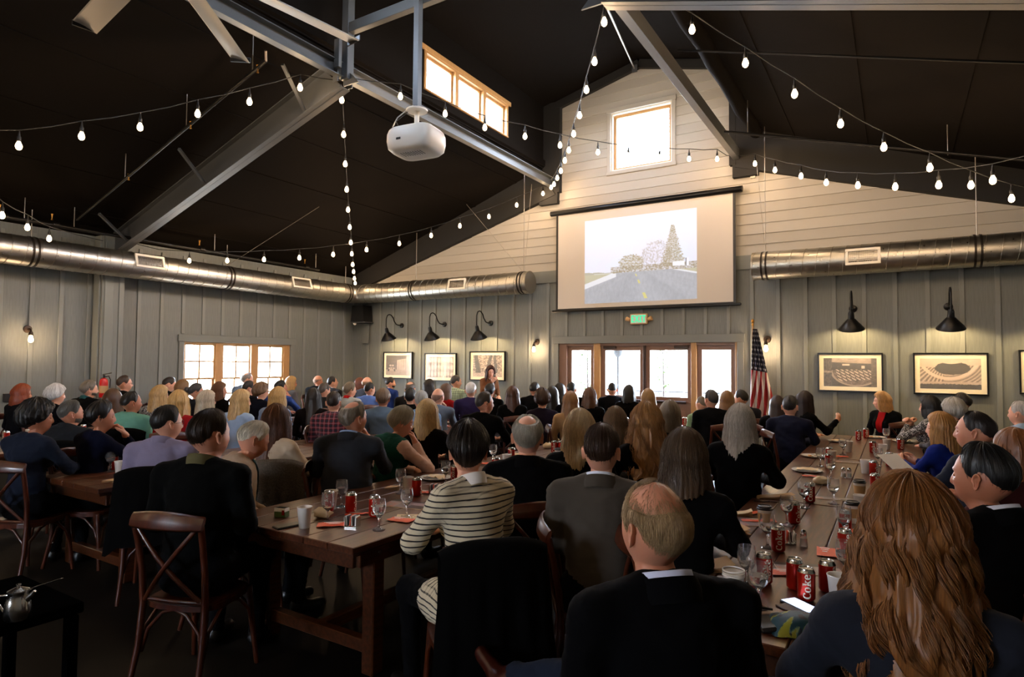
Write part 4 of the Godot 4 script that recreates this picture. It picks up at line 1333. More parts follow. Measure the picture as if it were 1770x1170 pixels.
func art_barrels(u: float, v: float) -> Color:
	var row := fmod(v * 3.0, 1.0)
	var col := fmod(u * 8.0, 1.0)
	var g := 0.85 - 0.55 * pow(absf(col - 0.5) * 2.0, 3.0) - 0.5 * pow(absf(row - 0.5) * 2.0, 6.0) + 0.25 * nz(u * 14, v * 10)
	if absf(row - 0.2) < 0.04 or absf(row - 0.8) < 0.04:
		g -= 0.3
	var c := sepia(g)
	if u > 0.45 and u < 0.75:
		c = c.lerp(Color(0.85, 0.88, 0.74), 0.3)
	return c


func art_trunks(u: float, v: float) -> Color:
	var g := 0.55 + 0.6 * nz(u * 13, v * 11) + 0.35 * nz(u * 34, v * 30, 2.0)
	for t in [[0.16, 0.075, 0.10], [0.55, 0.06, -0.18], [0.78, 0.05, 0.05]]:
		var x: float = t[0] + t[2] * (v - 0.5) + 0.03 * nz(0.0, v * 5, t[0] * 10)
		if absf(u - x) < t[1] * (0.8 + 0.5 * v):
			g = 0.12 + 0.3 * nz(u * 30, v * 14, 5.0)
	if v > 0.82:
		g = 0.7 + 0.3 * nz(u * 20, v * 30, 4.0)
	return sepia(g)


func art_crate(u: float, v: float) -> Color:
	# rows of pale bottles lying in an arched crate
	var g := 0.35 + 0.22 * nz(u * 7, v * 9) + 0.1 * nz(u * 40, v * 6)
	if u < 0.16:
		g = 0.22 + 0.25 * nz(u * 24, v * 7) + (0.35 if v > 0.45 and v < 0.52 else 0.0)
	elif v < 0.14 + 0.06 * u:
		g = 0.62 + 0.25 * nz(u * 6, v * 30)
	elif v < 0.44:
		g = 0.10 + 0.08 * nz(u * 12, v * 12)
		if u > 0.36 and u < 0.50 and v > 0.20 and v < 0.26 or u > 0.72 and u < 0.78 and v > 0.26 and v < 0.36:
			g = 0.85
	if u > 0.18 and u < 0.95 and v > 0.40 and v < 0.95:
		for r in 4:
			for k in 8:
				var cx := 0.26 + 0.085 * k + 0.02 * r
				var cy := 0.42 + 0.115 * r - 0.012 * k
				var p := Vector2(u - cx, v - cy).rotated(-0.85)
				if absf(p.x) < 0.062 and absf(p.y) < 0.020 - (0.010 if p.x < -0.03 else 0.0):
					g = 0.92 - 18.0 * absf(p.y) + 0.1 * nz(u * 30, v * 30)
				elif absf(p.x) < 0.068 and absf(p.y) < 0.027:
					g = minf(g, 0.15)
	var arc := Vector2((u - 0.62) / 0.45, (v - 0.42) / 0.52).length()
	if v > 0.42 and arc > 1.0 and u > 0.16:
		g = 0.12 + 0.15 * nz(u * 20, v * 20) if arc > 1.1 else 0.6
	if u > 0.9:
		g = 0.25 + 0.2 * nz(u * 10, v * 20)
	return sepia(g)


func art_grove(u: float, v: float) -> Color:
	# a dark round grove between curving vineyard rows
	var g := 0.80 + 0.05 * nz(u * 5, v * 5)
	if v > 0.26 + 0.04 * sin(u * 5.0):
		g = 0.60 + 0.12 * nz(u * 20, v * 40)
		var rad := Vector2(u - 0.48, (v + 0.15) * 0.62)
		var a := rad.angle()
		g += 0.16 * sin(rad.length() * 120.0) if u > 0.40 else 0.22 * sin(a * 60.0)
		if absf(rad.length() - 0.50) < 0.03:
			g = 0.85
	var hb := Vector2((u - 0.54) / 0.29, (v - 0.32) / 0.21)
	if hb.length() < 1.0 + 0.10 * nz(u * 25, v * 25, 3.0) and v > 0.13 + 0.05 * absf(sin(u * 9.0)):
		g = 0.07 + 0.12 * nz(u * 50, v * 50, 4.0)
	if v > 0.84 + 0.03 * nz(u * 22, 0.0, 6.0):
		g = 0.10 + 0.14 * nz(u * 40, v * 40, 7.0)
	elif v > 0.76:
		g = 0.72 + 0.1 * nz(u * 9, v * 30)
	return sepia(g)


func flag_pixel(u: float, v: float) -> Color:
	# gathered flag: canton above, stripes slanting down
	if v < 0.44:
		var c := Color(0.035, 0.05, 0.15)
		var gx := u * 7.0
		var gy := v / 0.44 * 9.0
		var p := Vector2(fmod(gx + (0.5 if int(gy) % 2 else 0.0), 1.0) - 0.5, fmod(gy, 1.0) - 0.5)
		var a := p.angle()
		if p.length() < 0.20 + 0.12 * cos(a * 5.0 + PI / 2):
			c = Color(0.86, 0.85, 0.84)
		return c
	var s := fmod(u * 3.6 + (v - 0.44) * 3.0, 1.0)
	return Color(0.55, 0.03, 0.07) if s < 0.5 else Color(0.85, 0.82, 0.80)


# ---------------------------------------------------------------- bodies: capsules joined by a smooth field, meshed as surface nets

class Field:
	var h: float
	var org: Vector3
	var nx: int
	var ny: int
	var nz: int
	var f := PackedFloat32Array()
	var best := PackedFloat32Array()
	var reg := PackedByteArray()
	var kap: float

	func _init(lo: Vector3, hi: Vector3, cell: float, kappa: float) -> void:
		h = cell
		kap = kappa
		org = lo
		nx = int(ceil((hi.x - lo.x) / h)) + 1
		ny = int(ceil((hi.y - lo.y) / h)) + 1
		nz = int(ceil((hi.z - lo.z) / h)) + 1
		f.resize(nx * ny * nz)
		best.resize(nx * ny * nz)
		reg.resize(nx * ny * nz)

	func capsule(a: Vector3, b: Vector3, ra: float, rb: float, region := 0, fx := 1.0, fz := 1.0) -> void:
		var pad := maxf(ra, rb) + 2.6 / kap
		var x0 := maxi(0, int((minf(a.x, b.x) - pad * fx - org.x) / h))
		var x1 := mini(nx - 1, int((maxf(a.x, b.x) + pad * fx - org.x) / h) + 1)
		var y0 := maxi(0, int((minf(a.y, b.y) - pad - org.y) / h))
		var y1 := mini(ny - 1, int((maxf(a.y, b.y) + pad - org.y) / h) + 1)
		var z0 := maxi(0, int((minf(a.z, b.z) - pad * fz - org.z) / h))
		var z1 := mini(nz - 1, int((maxf(a.z, b.z) + pad * fz - org.z) / h) + 1)
		var bx := (b.x - a.x) / fx
		var by := b.y - a.y
		var bz := (b.z - a.z) / fz
		var l2 := maxf(bx * bx + by * by + bz * bz, 1e-9)
		var dr := rb - ra
		var g := kap * (fx + fz) * 0.5
		var lim := -2.6 / kap
		for k in range(z0, z1 + 1):
			var pz := (org.z + k * h - a.z) / fz
			for j in range(y0, y1 + 1):
				var py := org.y + j * h - a.y
				var o := (k * ny + j) * nx
				var c1 := py * by + pz * bz
				for i in range(x0, x1 + 1):
					var px := (org.x + i * h - a.x) / fx
					var t := clampf((px * bx + c1) / l2, 0.0, 1.0)
					var ex := px - t * bx
					var ey := py - t * by
					var ez := pz - t * bz
					var d := ra + t * dr - sqrt(ex * ex + ey * ey + ez * ez)
					if d > lim:
						var e := exp(g * d)
						f[o + i] += e
						if e > best[o + i]:
							best[o + i] = e
							reg[o + i] = region

	func net() -> Array:  # [vertices, region of each, quads as index quadruples]
		var v := PackedVector3Array()
		var rg := PackedByteArray()
		var idx := PackedInt32Array()
		idx.resize(nx * ny * nz)
		var quads := PackedInt32Array()
		var sx := 1
		var sy := nx
		var sz := nx * ny
		var off := [0, sx, sy, sx + sy, sz, sx + sz, sy + sz, sx + sy + sz]
		var ed := [0, 1, 0, 2, 0, 4, 1, 3, 1, 5, 2, 3, 2, 6, 3, 7, 4, 5, 4, 6, 5, 7, 6, 7]
		var val := [0.0, 0.0, 0.0, 0.0, 0.0, 0.0, 0.0, 0.0]
		for k in nz - 1:
			for j in ny - 1:
				var o := (k * ny + j) * nx
				for i in nx - 1:
					var c := o + i
					var f0 := f[c]
					var s := 0
					if f0 > 1.0:
						s = 1
					if f[c + 1] > 1.0:
						s += 1
					if f[c + sy] > 1.0:
						s += 1
					if f[c + sy + 1] > 1.0:
						s += 1
					if f[c + sz] > 1.0:
						s += 1
					if f[c + sz + 1] > 1.0:
						s += 1
					if f[c + sz + sy] > 1.0:
						s += 1
					if f[c + sz + sy + 1] > 1.0:
						s += 1
					if s == 0 or s == 8:
						continue
					for q in 8:
						val[q] = log(maxf(f[c + off[q]], 1e-5))
					var p := Vector3.ZERO
					var m := 0
					for q in range(0, 24, 2):
						var a: int = ed[q]
						var b: int = ed[q + 1]
						var va: float = val[a]
						var vb: float = val[b]
						if (va > 0.0) != (vb > 0.0):
							var t := va / (va - vb)
							p += Vector3((a & 1) + t * ((b & 1) - (a & 1)), ((a >> 1) & 1) + t * (((b >> 1) & 1) - ((a >> 1) & 1)), ((a >> 2) & 1) + t * (((b >> 2) & 1) - ((a >> 2) & 1)))
							m += 1
					var bi := 0
					for q in range(1, 8):
						if best[c + off[q]] > best[c + off[bi]]:
							bi = q
					idx[c] = v.size()
					v.append(org + (p / m + Vector3(i, j, k)) * h)
					rg.append(reg[c + off[bi]])
					var in0 := f0 > 1.0
					if j > 0 and k > 0 and in0 != (f[c + sx] > 1.0):
						if in0:
							quads.append_array([idx[c - sy - sz], idx[c - sz], idx[c], idx[c - sy]])
						else:
							quads.append_array([idx[c - sy], idx[c], idx[c - sz], idx[c - sy - sz]])
					if i > 0 and k > 0 and in0 != (f[c + sy] > 1.0):
						if in0:
							quads.append_array([idx[c - sx], idx[c], idx[c - sz], idx[c - sx - sz]])
						else:
							quads.append_array([idx[c - sx - sz], idx[c - sz], idx[c], idx[c - sx]])
					if i > 0 and j > 0 and in0 != (f[c + sz] > 1.0):
						if in0:
							quads.append_array([idx[c - sx - sy], idx[c - sy], idx[c], idx[c - sx]])
						else:
							quads.append_array([idx[c - sx], idx[c], idx[c - sy], idx[c - sx - sy]])
		return [v, rg, quads]


func split_net(net: Array, wrinkle: float) -> Array:  # one array set for each region
	var v: PackedVector3Array = net[0]
	var rg: PackedByteArray = net[1]
	var q: PackedInt32Array = net[2]
	var n := PackedVector3Array()
	n.resize(v.size())
	for k in range(0, q.size(), 4):
		var w := (v[q[k + 2]] - v[q[k]]).cross(v[q[k + 3]] - v[q[k + 1]])
		n[q[k]] += w
		n[q[k + 1]] += w
		n[q[k + 2]] += w
		n[q[k + 3]] += w
	for i in v.size():
		n[i] = n[i].normalized()
	if wrinkle > 0.0:
		for i in v.size():
			var p := v[i]
			v[i] += n[i] * wrinkle * (noise.get_noise_3d(p.x * 5.0, p.y * 9.0, p.z * 5.0) + 0.6 * noise.get_noise_3d(p.x * 14.0, p.y * 20.0 + 4.0, p.z * 14.0))
		n.fill(Vector3.ZERO)
		for k in range(0, q.size(), 4):
			var w := (v[q[k + 2]] - v[q[k]]).cross(v[q[k + 3]] - v[q[k + 1]])
			n[q[k]] += w
			n[q[k + 1]] += w
			n[q[k + 2]] += w
			n[q[k + 3]] += w
		for i in v.size():
			n[i] = n[i].normalized()
	var out := []
	for r in 6:
		var remap := PackedInt32Array()
		remap.resize(v.size())
		remap.fill(-1)
		var a := MB.new()
		for k in range(0, q.size(), 4):
			if rg[q[k]] != r:
				continue
			for e in 4:
				var i := q[k + e]
				if remap[i] < 0:
					remap[i] = a.put(v[i], n[i])
			a.ix.append_array([remap[q[k]], remap[q[k + 2]], remap[q[k + 1]], remap[q[k]], remap[q[k + 3]], remap[q[k + 2]]])
		out.append(a)
	return out


var bodies := {}
var hands := {}


func hand(curl: float, right: bool) -> Array:
	var key := "%.2f" % curl
	if not hands.has(key):
		var fd := Field.new(Vector3(-0.09, -0.13, -0.23), Vector3(0.06, 0.05, 0.06), 0.0065, 190.0)
		fd.capsule(Vector3(0, 0, 0.04), Vector3(0, 0, -0.02), 0.029, 0.027, 0, 1.0, 1.0)
		for k in 4:
			var x := -0.030 + 0.020 * k
			fd.capsule(Vector3(x * 0.7, 0, -0.015), Vector3(x, 0.002, -0.088), 0.016, 0.012)
			var p := Vector3(x, 0.002, -0.088)
			var a := curl * 0.55
			var l: float = [0.042, 0.047, 0.043, 0.034][k]
			var r := 0.0098 if k < 3 else 0.0085
			for s in 3:
				var d := Vector3(x * 0.12, -sin(a), -cos(a)).normalized()
				var e := p + d * l
				fd.capsule(p, e, r, r * 0.92)
				p = e
				l *= 0.72
				r *= 0.92
				a += curl
		fd.capsule(Vector3(-0.024, -0.004, -0.02), Vector3(-0.052, -0.014, -0.058), 0.015, 0.012)
		fd.capsule(Vector3(-0.052, -0.014, -0.058), Vector3(-0.056, -0.022 - 0.01 * curl, -0.088), 0.0115, 0.010)
		fd.capsule(Vector3(-0.056, -0.022 - 0.01 * curl, -0.088), Vector3(-0.050, -0.028 - 0.015 * curl, -0.112), 0.010, 0.0085)
		var m: MB = split_net(fd.net(), 0.0)[0]
		hands[key] = [m.arrays(), mirror(m).arrays()]
	return hands[key][0 if right else 1]


func mirror(m: MB) -> MB:
	var o := MB.new()
	o.v = m.v.duplicate()
	o.n = m.n.duplicate()
	o.c = m.c.duplicate()
	o.uv = m.uv.duplicate()
	for i in o.v.size():
		o.v[i].x = -o.v[i].x
		o.n[i].x = -o.n[i].x
	o.ix = m.ix.duplicate()
	for k in range(0, o.ix.size(), 3):
		var s := o.ix[k]
		o.ix[k] = o.ix[k + 1]
		o.ix[k + 1] = s
	return o


# seated figure facing -z, feet on the floor, seat at 0.46; x to its right.
# Each pose: for the right and left arm [elbow, wrist, palm direction, finger curl], written for the right side (x > 0).
const POSES := {
	"lap": [[Vector3(0.25, 0.80, 0.02), Vector3(0.11, 0.66, -0.19), Vector3(-0.2, -1, 0), 0.4], [Vector3(0.25, 0.80, 0.02), Vector3(0.09, 0.68, -0.20), Vector3(-0.2, -1, 0), 0.4]],
	"table": [[Vector3(0.27, 0.85, -0.10), Vector3(0.12, 0.815, -0.33), Vector3(-0.2, -1, 0), 0.35], [Vector3(0.27, 0.85, -0.10), Vector3(0.10, 0.815, -0.34), Vector3(-0.2, -1, 0), 0.35]],
	"fold": [[Vector3(0.265, 0.83, -0.07), Vector3(-0.02, 0.86, -0.235), Vector3(0, 0, 1), 0.5], [Vector3(0.265, 0.83, -0.07), Vector3(0.0, 0.82, -0.22), Vector3(0, 0, 1), 0.5]],
	"chin": [[Vector3(0.20, 0.84, -0.30), Vector3(0.085, 1.055, -0.215), Vector3(-0.5, 0.2, 0.9), 0.75], [Vector3(0.27, 0.85, -0.10), Vector3(0.02, 0.815, -0.30), Vector3(0, -1, 0), 0.4]],
	"face": [[Vector3(0.23, 0.86, -0.25), Vector3(0.12, 1.07, -0.17), Vector3(-1, 0.1, 0.3), 0.25], [Vector3(0.27, 0.85, -0.10), Vector3(0.02, 0.815, -0.30), Vector3(0, -1, 0), 0.4]],
	"clasp": [[Vector3(0.22, 0.84, -0.26), Vector3(0.045, 1.0, -0.28), Vector3(-1, 0, 0.2), 0.7], [Vector3(0.22, 0.84, -0.26), Vector3(0.045, 1.0, -0.28), Vector3(-1, 0, 0.2), 0.7]],
	"read": [[Vector3(0.24, 0.85, -0.10), Vector3(0.10, 0.90, -0.32), Vector3(-0.9, 0.1, 0.3), 0.7], [Vector3(0.24, 0.85, -0.10), Vector3(0.10, 0.90, -0.32), Vector3(-0.9, 0.1, 0.3), 0.7]],
	"glass": [[Vector3(0.26, 0.88, -0.16), Vector3(0.19, 1.0, -0.40), Vector3(-0.9, 0.1, 0.2), 0.7], [Vector3(0.26, 0.82, -0.06), Vector3(0.10, 0.80, -0.30), Vector3(0, -1, 0), 0.4]],
	"mic": [[Vector3(0.22, 0.83, -0.04), Vector3(0.07, 1.035, -0.20), Vector3(-0.6, 0.2, 0.8), 0.9], [Vector3(0.235, 0.80, 0.03), Vector3(0.13, 0.72, -0.17), Vector3(-0.4, -1, 0), 0.4]],
	"back": [[Vector3(0.30, 0.86, 0.10), Vector3(0.36, 0.90, -0.14), Vector3(0, -1, 0.1), 0.5], [Vector3(0.25, 0.80, 0.02), Vector3(0.09, 0.68, -0.20), Vector3(-0.2, -1, 0), 0.4]],
}


func bend(p: Vector3, lean: float, side: float, twist: float) -> Vector3:
	# forward lean and sideways lean about the hips, growing with height
	var o := Vector3(0, 0.56, 0.03)
	var d := p - o
	if d.y <= 0.0:
		return p
	d = Basis(Vector3.UP, twist * clampf(d.y / 0.4, 0.0, 1.0)) * d
	d = Basis(Vector3.RIGHT, -lean) * Basis(Vector3.BACK, -side) * d
	return o + d


func body(pose: String, sex: String, lean: float, side: float, flip: bool, girth: float, cell: float, crossed := false, sleeves := false, tunic := false) -> Dictionary:
	var key := "%s %s %.2f %.2f %s %.2f %.3f %s %s %s" % [pose, sex, lean, side, flip, girth, cell, crossed, sleeves, tunic]
	if bodies.has(key):
		return bodies[key]
	var fem := sex == "f"
	var sw := 0.168 if fem else 0.202
	var stand := pose == "mic"
	var U := Vector3(0, 0.42 if stand else 0.0, 0)
	var fd := Field.new(Vector3(-0.50, -0.02, -1.0 if crossed else -0.78), Vector3(0.50, 1.24 + U.y, 0.40), cell, 62.0)
	var B := func(p: Vector3) -> Vector3: return bend(p, lean, side, 0.0) + U
	var g := girth * (1.0 if fem else 1.05)
	# torso
	fd.capsule(Vector3(-0.06, 0.57, 0.03) + U, Vector3(0.06, 0.57, 0.03) + U, 0.125 * g, 0.125 * g, 0 if tunic else 1, 1.0, 0.95)
	if tunic:
		for s in [-1.0, 1.0]:
			fd.capsule(Vector3(s * 0.085, 0.56, 0.0), Vector3(s * 0.10, 0.55, -0.16), 0.10 * g, 0.09, 0)
	fd.capsule(B.call(Vector3(0, 0.62, 0.03)), B.call(Vector3(0, 0.76, 0.035)), 0.140 * g, (0.122 if fem else 0.140) * g, 0, 1.0, 0.86)
	fd.capsule(B.call(Vector3(0, 0.78, 0.03)), B.call(Vector3(0, 0.97, 0.02)), (0.128 if fem else 0.145) * g, (0.140 if fem else 0.158) * minf(g, 1.08), 0, 1.0, 0.78)
	fd.capsule(B.call(Vector3(-0.085, 1.00, 0.03)), B.call(Vector3(0.085, 1.00, 0.03)), 0.085, 0.085, 0, 1.0, 0.9)
	for s in [-1.0, 1.0]:
		if fem:
			fd.capsule(B.call(Vector3(s * 0.07, 0.93, -0.085)), B.call(Vector3(s * 0.06, 0.90, -0.09)), 0.055, 0.05, 0)
		fd.capsule(B.call(Vector3(s * 0.045, 1.10, 0.03)), B.call(Vector3(s * (sw - 0.02), 1.055, 0.03)), 0.050, 0.056, 0)
		# legs
		var kx: float = s * 0.12
		var knee := Vector3(kx, 0.53, -0.42)
		var ankle := Vector3(kx, 0.10, -0.38)
		if stand:
			knee = Vector3(s * 0.09, 0.52, -0.015)
			ankle = Vector3(s * 0.09, 0.10, 0.02)
			kx = s * 0.09
		if crossed and s > 0:
			knee = Vector3(0.03, 0.66, -0.44)
			ankle = Vector3(-0.22, 0.52, -0.76)
		fd.capsule(Vector3(s * 0.085, 0.555, 0.0) + U, knee, 0.088 * g, 0.062, 1)
		fd.capsule(knee, ankle, 0.060, 0.042, 1)
		var rs := 4 if s > 0 else 5
		if crossed and s > 0:
			fd.capsule(ankle + Vector3(-0.02, -0.02, -0.02), Vector3(-0.27, 0.47, -0.79), 0.036, 0.038, rs)
			fd.capsule(Vector3(-0.27, 0.47, -0.79), Vector3(-0.34, 0.53, -0.93), 0.040, 0.030, rs)
		else:
			var fz := -0.36 if not stand else 0.03
			fd.capsule(Vector3(kx, 0.045, fz), Vector3(kx + s * 0.01, 0.04, fz - 0.18), 0.040, 0.034, rs)
	# arms
	var hd := []
	for s in [1.0, -1.0]:
		var i := 0 if (s > 0) != flip else 1
		var a: Array = POSES[pose][i]
		var sh: Vector3 = B.call(Vector3(s * sw, 1.045, 0.03))
		var el: Vector3 = a[0] * Vector3(s * (0.93 if fem else 1.0), 1, 1)
		var wr: Vector3 = a[1] * Vector3(s, 1, 1)
		if pose in ["lap", "back", "fold", "chin", "face", "clasp", "read", "glass"]:
			el = bend(el, lean * 0.8, side, 0.0)
			wr = bend(wr, lean * 0.9, side, 0.0)
		else:
			el += Vector3(0, 0, -sin(lean) * 0.3) + U
			wr += Vector3(0, 0, -sin(lean) * 0.3) + U
		var ra := (2 if s > 0 else 3) if sleeves else 0
		fd.capsule(sh, el, 0.060 if not fem else 0.053, 0.047, ra)
		fd.capsule(el, wr, 0.046, 0.035, ra)
		var pd: Vector3 = (a[2] as Vector3) * Vector3(s, 1, 1)
		hd.append([el, wr, pd, a[3], s > 0])
	var parts := split_net(fd.net(), 0.0075)
	var hm := []
	for e in hd:
		var fwd: Vector3 = (e[1] - e[0]).normalized()
		var up: Vector3 = -(e[2] as Vector3)
		if absf(up.normalized().dot(fwd)) > 0.95:
			up = Vector3(0, 1, 0.2)
		var x := fwd.cross(up).normalized()
		var one := MB.new()
		one.colored = true
		one.add(hand(e[3], e[4]), Transform3D(Basis(x, x.cross(fwd), -fwd), e[1] + fwd * 0.012))
		hm.append(one.mesh())
	var d := {"top": parts[0].mesh(), "trousers": parts[1].mesh(), "shoes": [parts[4].mesh(), parts[5].mesh()], "hands": hm, "head": B.call(Vector3(0, 1.245, -0.005)) + Vector3(0, 0, -0.02), "neck": B.call(Vector3(0, 1.105, 0.025)), "wrists": [hd[0][1], hd[1][1]], "front": parts[0].v}
	if sleeves:
		d["sleeves"] = [parts[2].mesh(), parts[3].mesh()]
	bodies[key] = d
	return d


# ---------------------------------------------------------------- heads and hair

func lut(t: Array, x: float) -> float:  # piecewise linear table [x0, y0, x1, y1, ...]
	if x <= t[0]:
		return t[1]
	for k in range(2, t.size(), 2):
		if x <= t[k]:
			var s: float = (x - t[k - 2]) / (t[k] - t[k - 2])
			return lerpf(t[k - 1], t[k + 1], s)
	return t[t.size() - 1]


func head_point(el: float, az: float, fem: bool) -> Vector3:
	var ce := cos(el)
	var d := Vector3(sin(az) * ce, sin(el), -cos(az) * ce)
	var ax := 0.074 if fem else 0.078
	var ay := 0.118
	var azr := 0.094 if fem else 0.098
	var r := 1.0 / sqrt(d.x * d.x / (ax * ax) + d.y * d.y / (ay * ay) + d.z * d.z / (azr * azr))
	var p := d * r
	var yl := clampf(-p.y / 0.12, 0.0, 1.0)
	p.x *= 1.0 - 0.26 * yl * yl
	if p.z > 0.0:
		p.z *= 1.0 - 0.50 * smoothstep(0.15, 1.0, yl)
		p.z += 0.010 * exp(-pow((p.y - 0.02) / 0.05, 2))
		return p
	p.z *= 1.0 + 0.40 * yl * yl
	var fr := smoothstep(0.15, 0.6, -d.z)
	var x := p.x
	var y := p.y
	var dz := 0.0
	# nose
	var nr := 0.0
	if y < 0.022 and y > -0.052:
		nr = smoothstep(0.022, -0.034, y) if y > -0.036 else smoothstep(-0.052, -0.036, y)
	dz += (0.016 if fem else 0.020) * nr * exp(-pow(x / (0.009 + 0.006 * nr), 2))
	var ex := absf(x) - 0.031
	dz -= 0.011 * exp(-pow(ex / 0.015, 2) - pow(y / 0.012, 2))
	dz += (0.003 if fem else 0.006) * exp(-pow((y - 0.023) / 0.008, 2)) * exp(-pow(x / 0.05, 4))
	dz += 0.006 * exp(-pow((y + 0.066) / 0.012, 2)) * exp(-pow(x / 0.024, 2))
	dz -= 0.0045 * exp(-pow((y + 0.066) / 0.0028, 2)) * exp(-pow(x / 0.022, 2))
	dz += 0.007 * exp(-pow((y + 0.100) / 0.013, 2)) * exp(-pow(x / 0.022, 2))
	dz += 0.004 * exp(-pow((absf(x) - 0.042) / 0.016, 2) - pow((y + 0.025) / 0.018, 2))
	p.z -= dz * fr
	return p


func face_tint(p: Vector3, fem: bool, brow: Color) -> Color:
	var c := Color(1, 1, 1)
	if p.z > -0.04:
		return c
	var lip := exp(-pow((p.y + 0.066) / 0.008, 2)) * exp(-pow(p.x / 0.021, 4))
	c = c.lerp(Color(0.72, 0.36, 0.34) if fem else Color(0.82, 0.55, 0.52), clampf(lip * 1.2, 0, 1) * 0.8)
	var b := exp(-pow((p.y - 0.024 + 4.0 * pow(absf(p.x) - 0.03, 2)) / 0.005, 2)) * exp(-pow((absf(p.x) - 0.032) / 0.016, 4))
	c = c.lerp(brow, clampf(b, 0, 1) * 0.75)
	var e := exp(-pow((absf(p.x) - 0.031) / 0.0125, 4) - pow((p.y + 0.001) / 0.005, 2))
	c = c.lerp(Color(0.10, 0.07, 0.06), clampf(e, 0, 1) * 0.85)
	var cheek := exp(-pow((absf(p.x) - 0.042) / 0.018, 2) - pow((p.y + 0.03) / 0.02, 2))
	return c * Color(1, 1.0 - 0.12 * cheek, 1.0 - 0.12 * cheek)


var heads := {}


func head(fem: bool, fine: int, brow: Color) -> Array:
	var key := "%s %s %s" % [fem, fine, brow.to_html()]
	if heads.has(key):
		return heads[key]
	var nu: int = [40, 56, 88][fine]
	var rows: int = [28, 36, 54][fine]
	var pts := PackedVector3Array()
	var cols := PackedColorArray()
	var az := PackedFloat32Array()
	for i in nu:
		var u := -1.0 + 2.0 * i / nu
		az.append(PI * signf(u) * pow(absf(u), 1.45))
	var low := deg_to_rad(-60.0)
	# neck rings first: bottom to top
	var ring := [[Vector3(0, -0.245, 0.045), 0.085, 0.075], [Vector3(0, -0.205, 0.038), 0.058 if fem else 0.066, 0.058 if fem else 0.064], [Vector3(0, -0.165, 0.030), 0.050 if fem else 0.059, 0.052 if fem else 0.060], [Vector3(0, -0.13, 0.022), 0.051 if fem else 0.059, 0.056 if fem else 0.062]]
	for r in ring:
		for i in nu:
			pts.append(r[0] + Vector3(sin(az[i]) * r[1], 0, -cos(az[i]) * r[2]))
			cols.append(Color.WHITE)
	for j in rows + 1:
		var el := lerpf(low, PI / 2, float(j) / rows)
		for i in nu:
			var p := head_point(el, az[i], fem)
			if j < 2:
				p = p.lerp(ring[3][0] + Vector3(sin(az[i]) * ring[3][1], 0.01, -cos(az[i]) * ring[3][2]), 0.35 * (2 - j) * (0.5 - 0.5 * cos(az[i]) * 0.6))
			pts.append(p)
			cols.append(face_tint(p, fem, brow))
	var m := MB.new()
	m.colored = true
	# azimuth grows towards +x at the front: to the left seen from outside
	m.grid(pts, nu, rows + 5, true, true, cols)
	# ears
	for s in [-1.0, 1.0]:
		var ep := PackedVector3Array()
		var prof := [[0.0, -0.002], [0.35, -0.003], [0.6, 0.001], [0.82, 0.008], [1.0, 0.007], [0.98, 0.001], [0.72, -0.012]]
		var seg := 18 if fine > 1 else 10
		for e in prof:
			for k in seg:
				var a := TAU * k / seg
				var yy: float = sin(a) * 0.031 * e[0] * (1.0 if sin(a) > 0 else 1.05)
				var zz: float = cos(a) * (0.019 if sin(a) > 0 else 0.013) * e[0]
				ep.append(Vector3(s * (e[1] + 0.35 * (zz + 0.018)), yy, zz + 0.12 * yy))
		for k in ep.size():
			ep[k] += Vector3(s * (0.069 if fem else 0.074), -0.008, 0.014)
		m.grid(ep, seg, prof.size(), true, s < 0)
	# eyeballs
	for s in [-1.0, 1.0]:
		m.tint = Color(0.95, 0.93, 0.90)
		var c := Vector3(s * 0.031, -0.001, -(0.0755 if fem else 0.079))
		var sph := PackedVector3Array()
		for j in 7:
			for i in 10:
				var t := PI * j / 6 - PI / 2
				var a := TAU * i / 10
				sph.append(c + Vector3(cos(t) * cos(a), sin(t), cos(t) * sin(a)) * 0.0105)
		m.grid(sph, 10, 7, true, true)
		m.tint = Color(0.05, 0.035, 0.03)
		var ir := PackedVector3Array()
		for j in 2:
			for i in 10:
				var a := TAU * i / 10
				ir.append(c + Vector3(cos(a) * 0.0052 * j, sin(a) * 0.0052 * j, -0.0109 + 0.0012 * j))
		m.grid(ir, 10, 2, true, true)
		m.tint = Color.WHITE
	heads[key] = m.arrays()
	return heads[key]


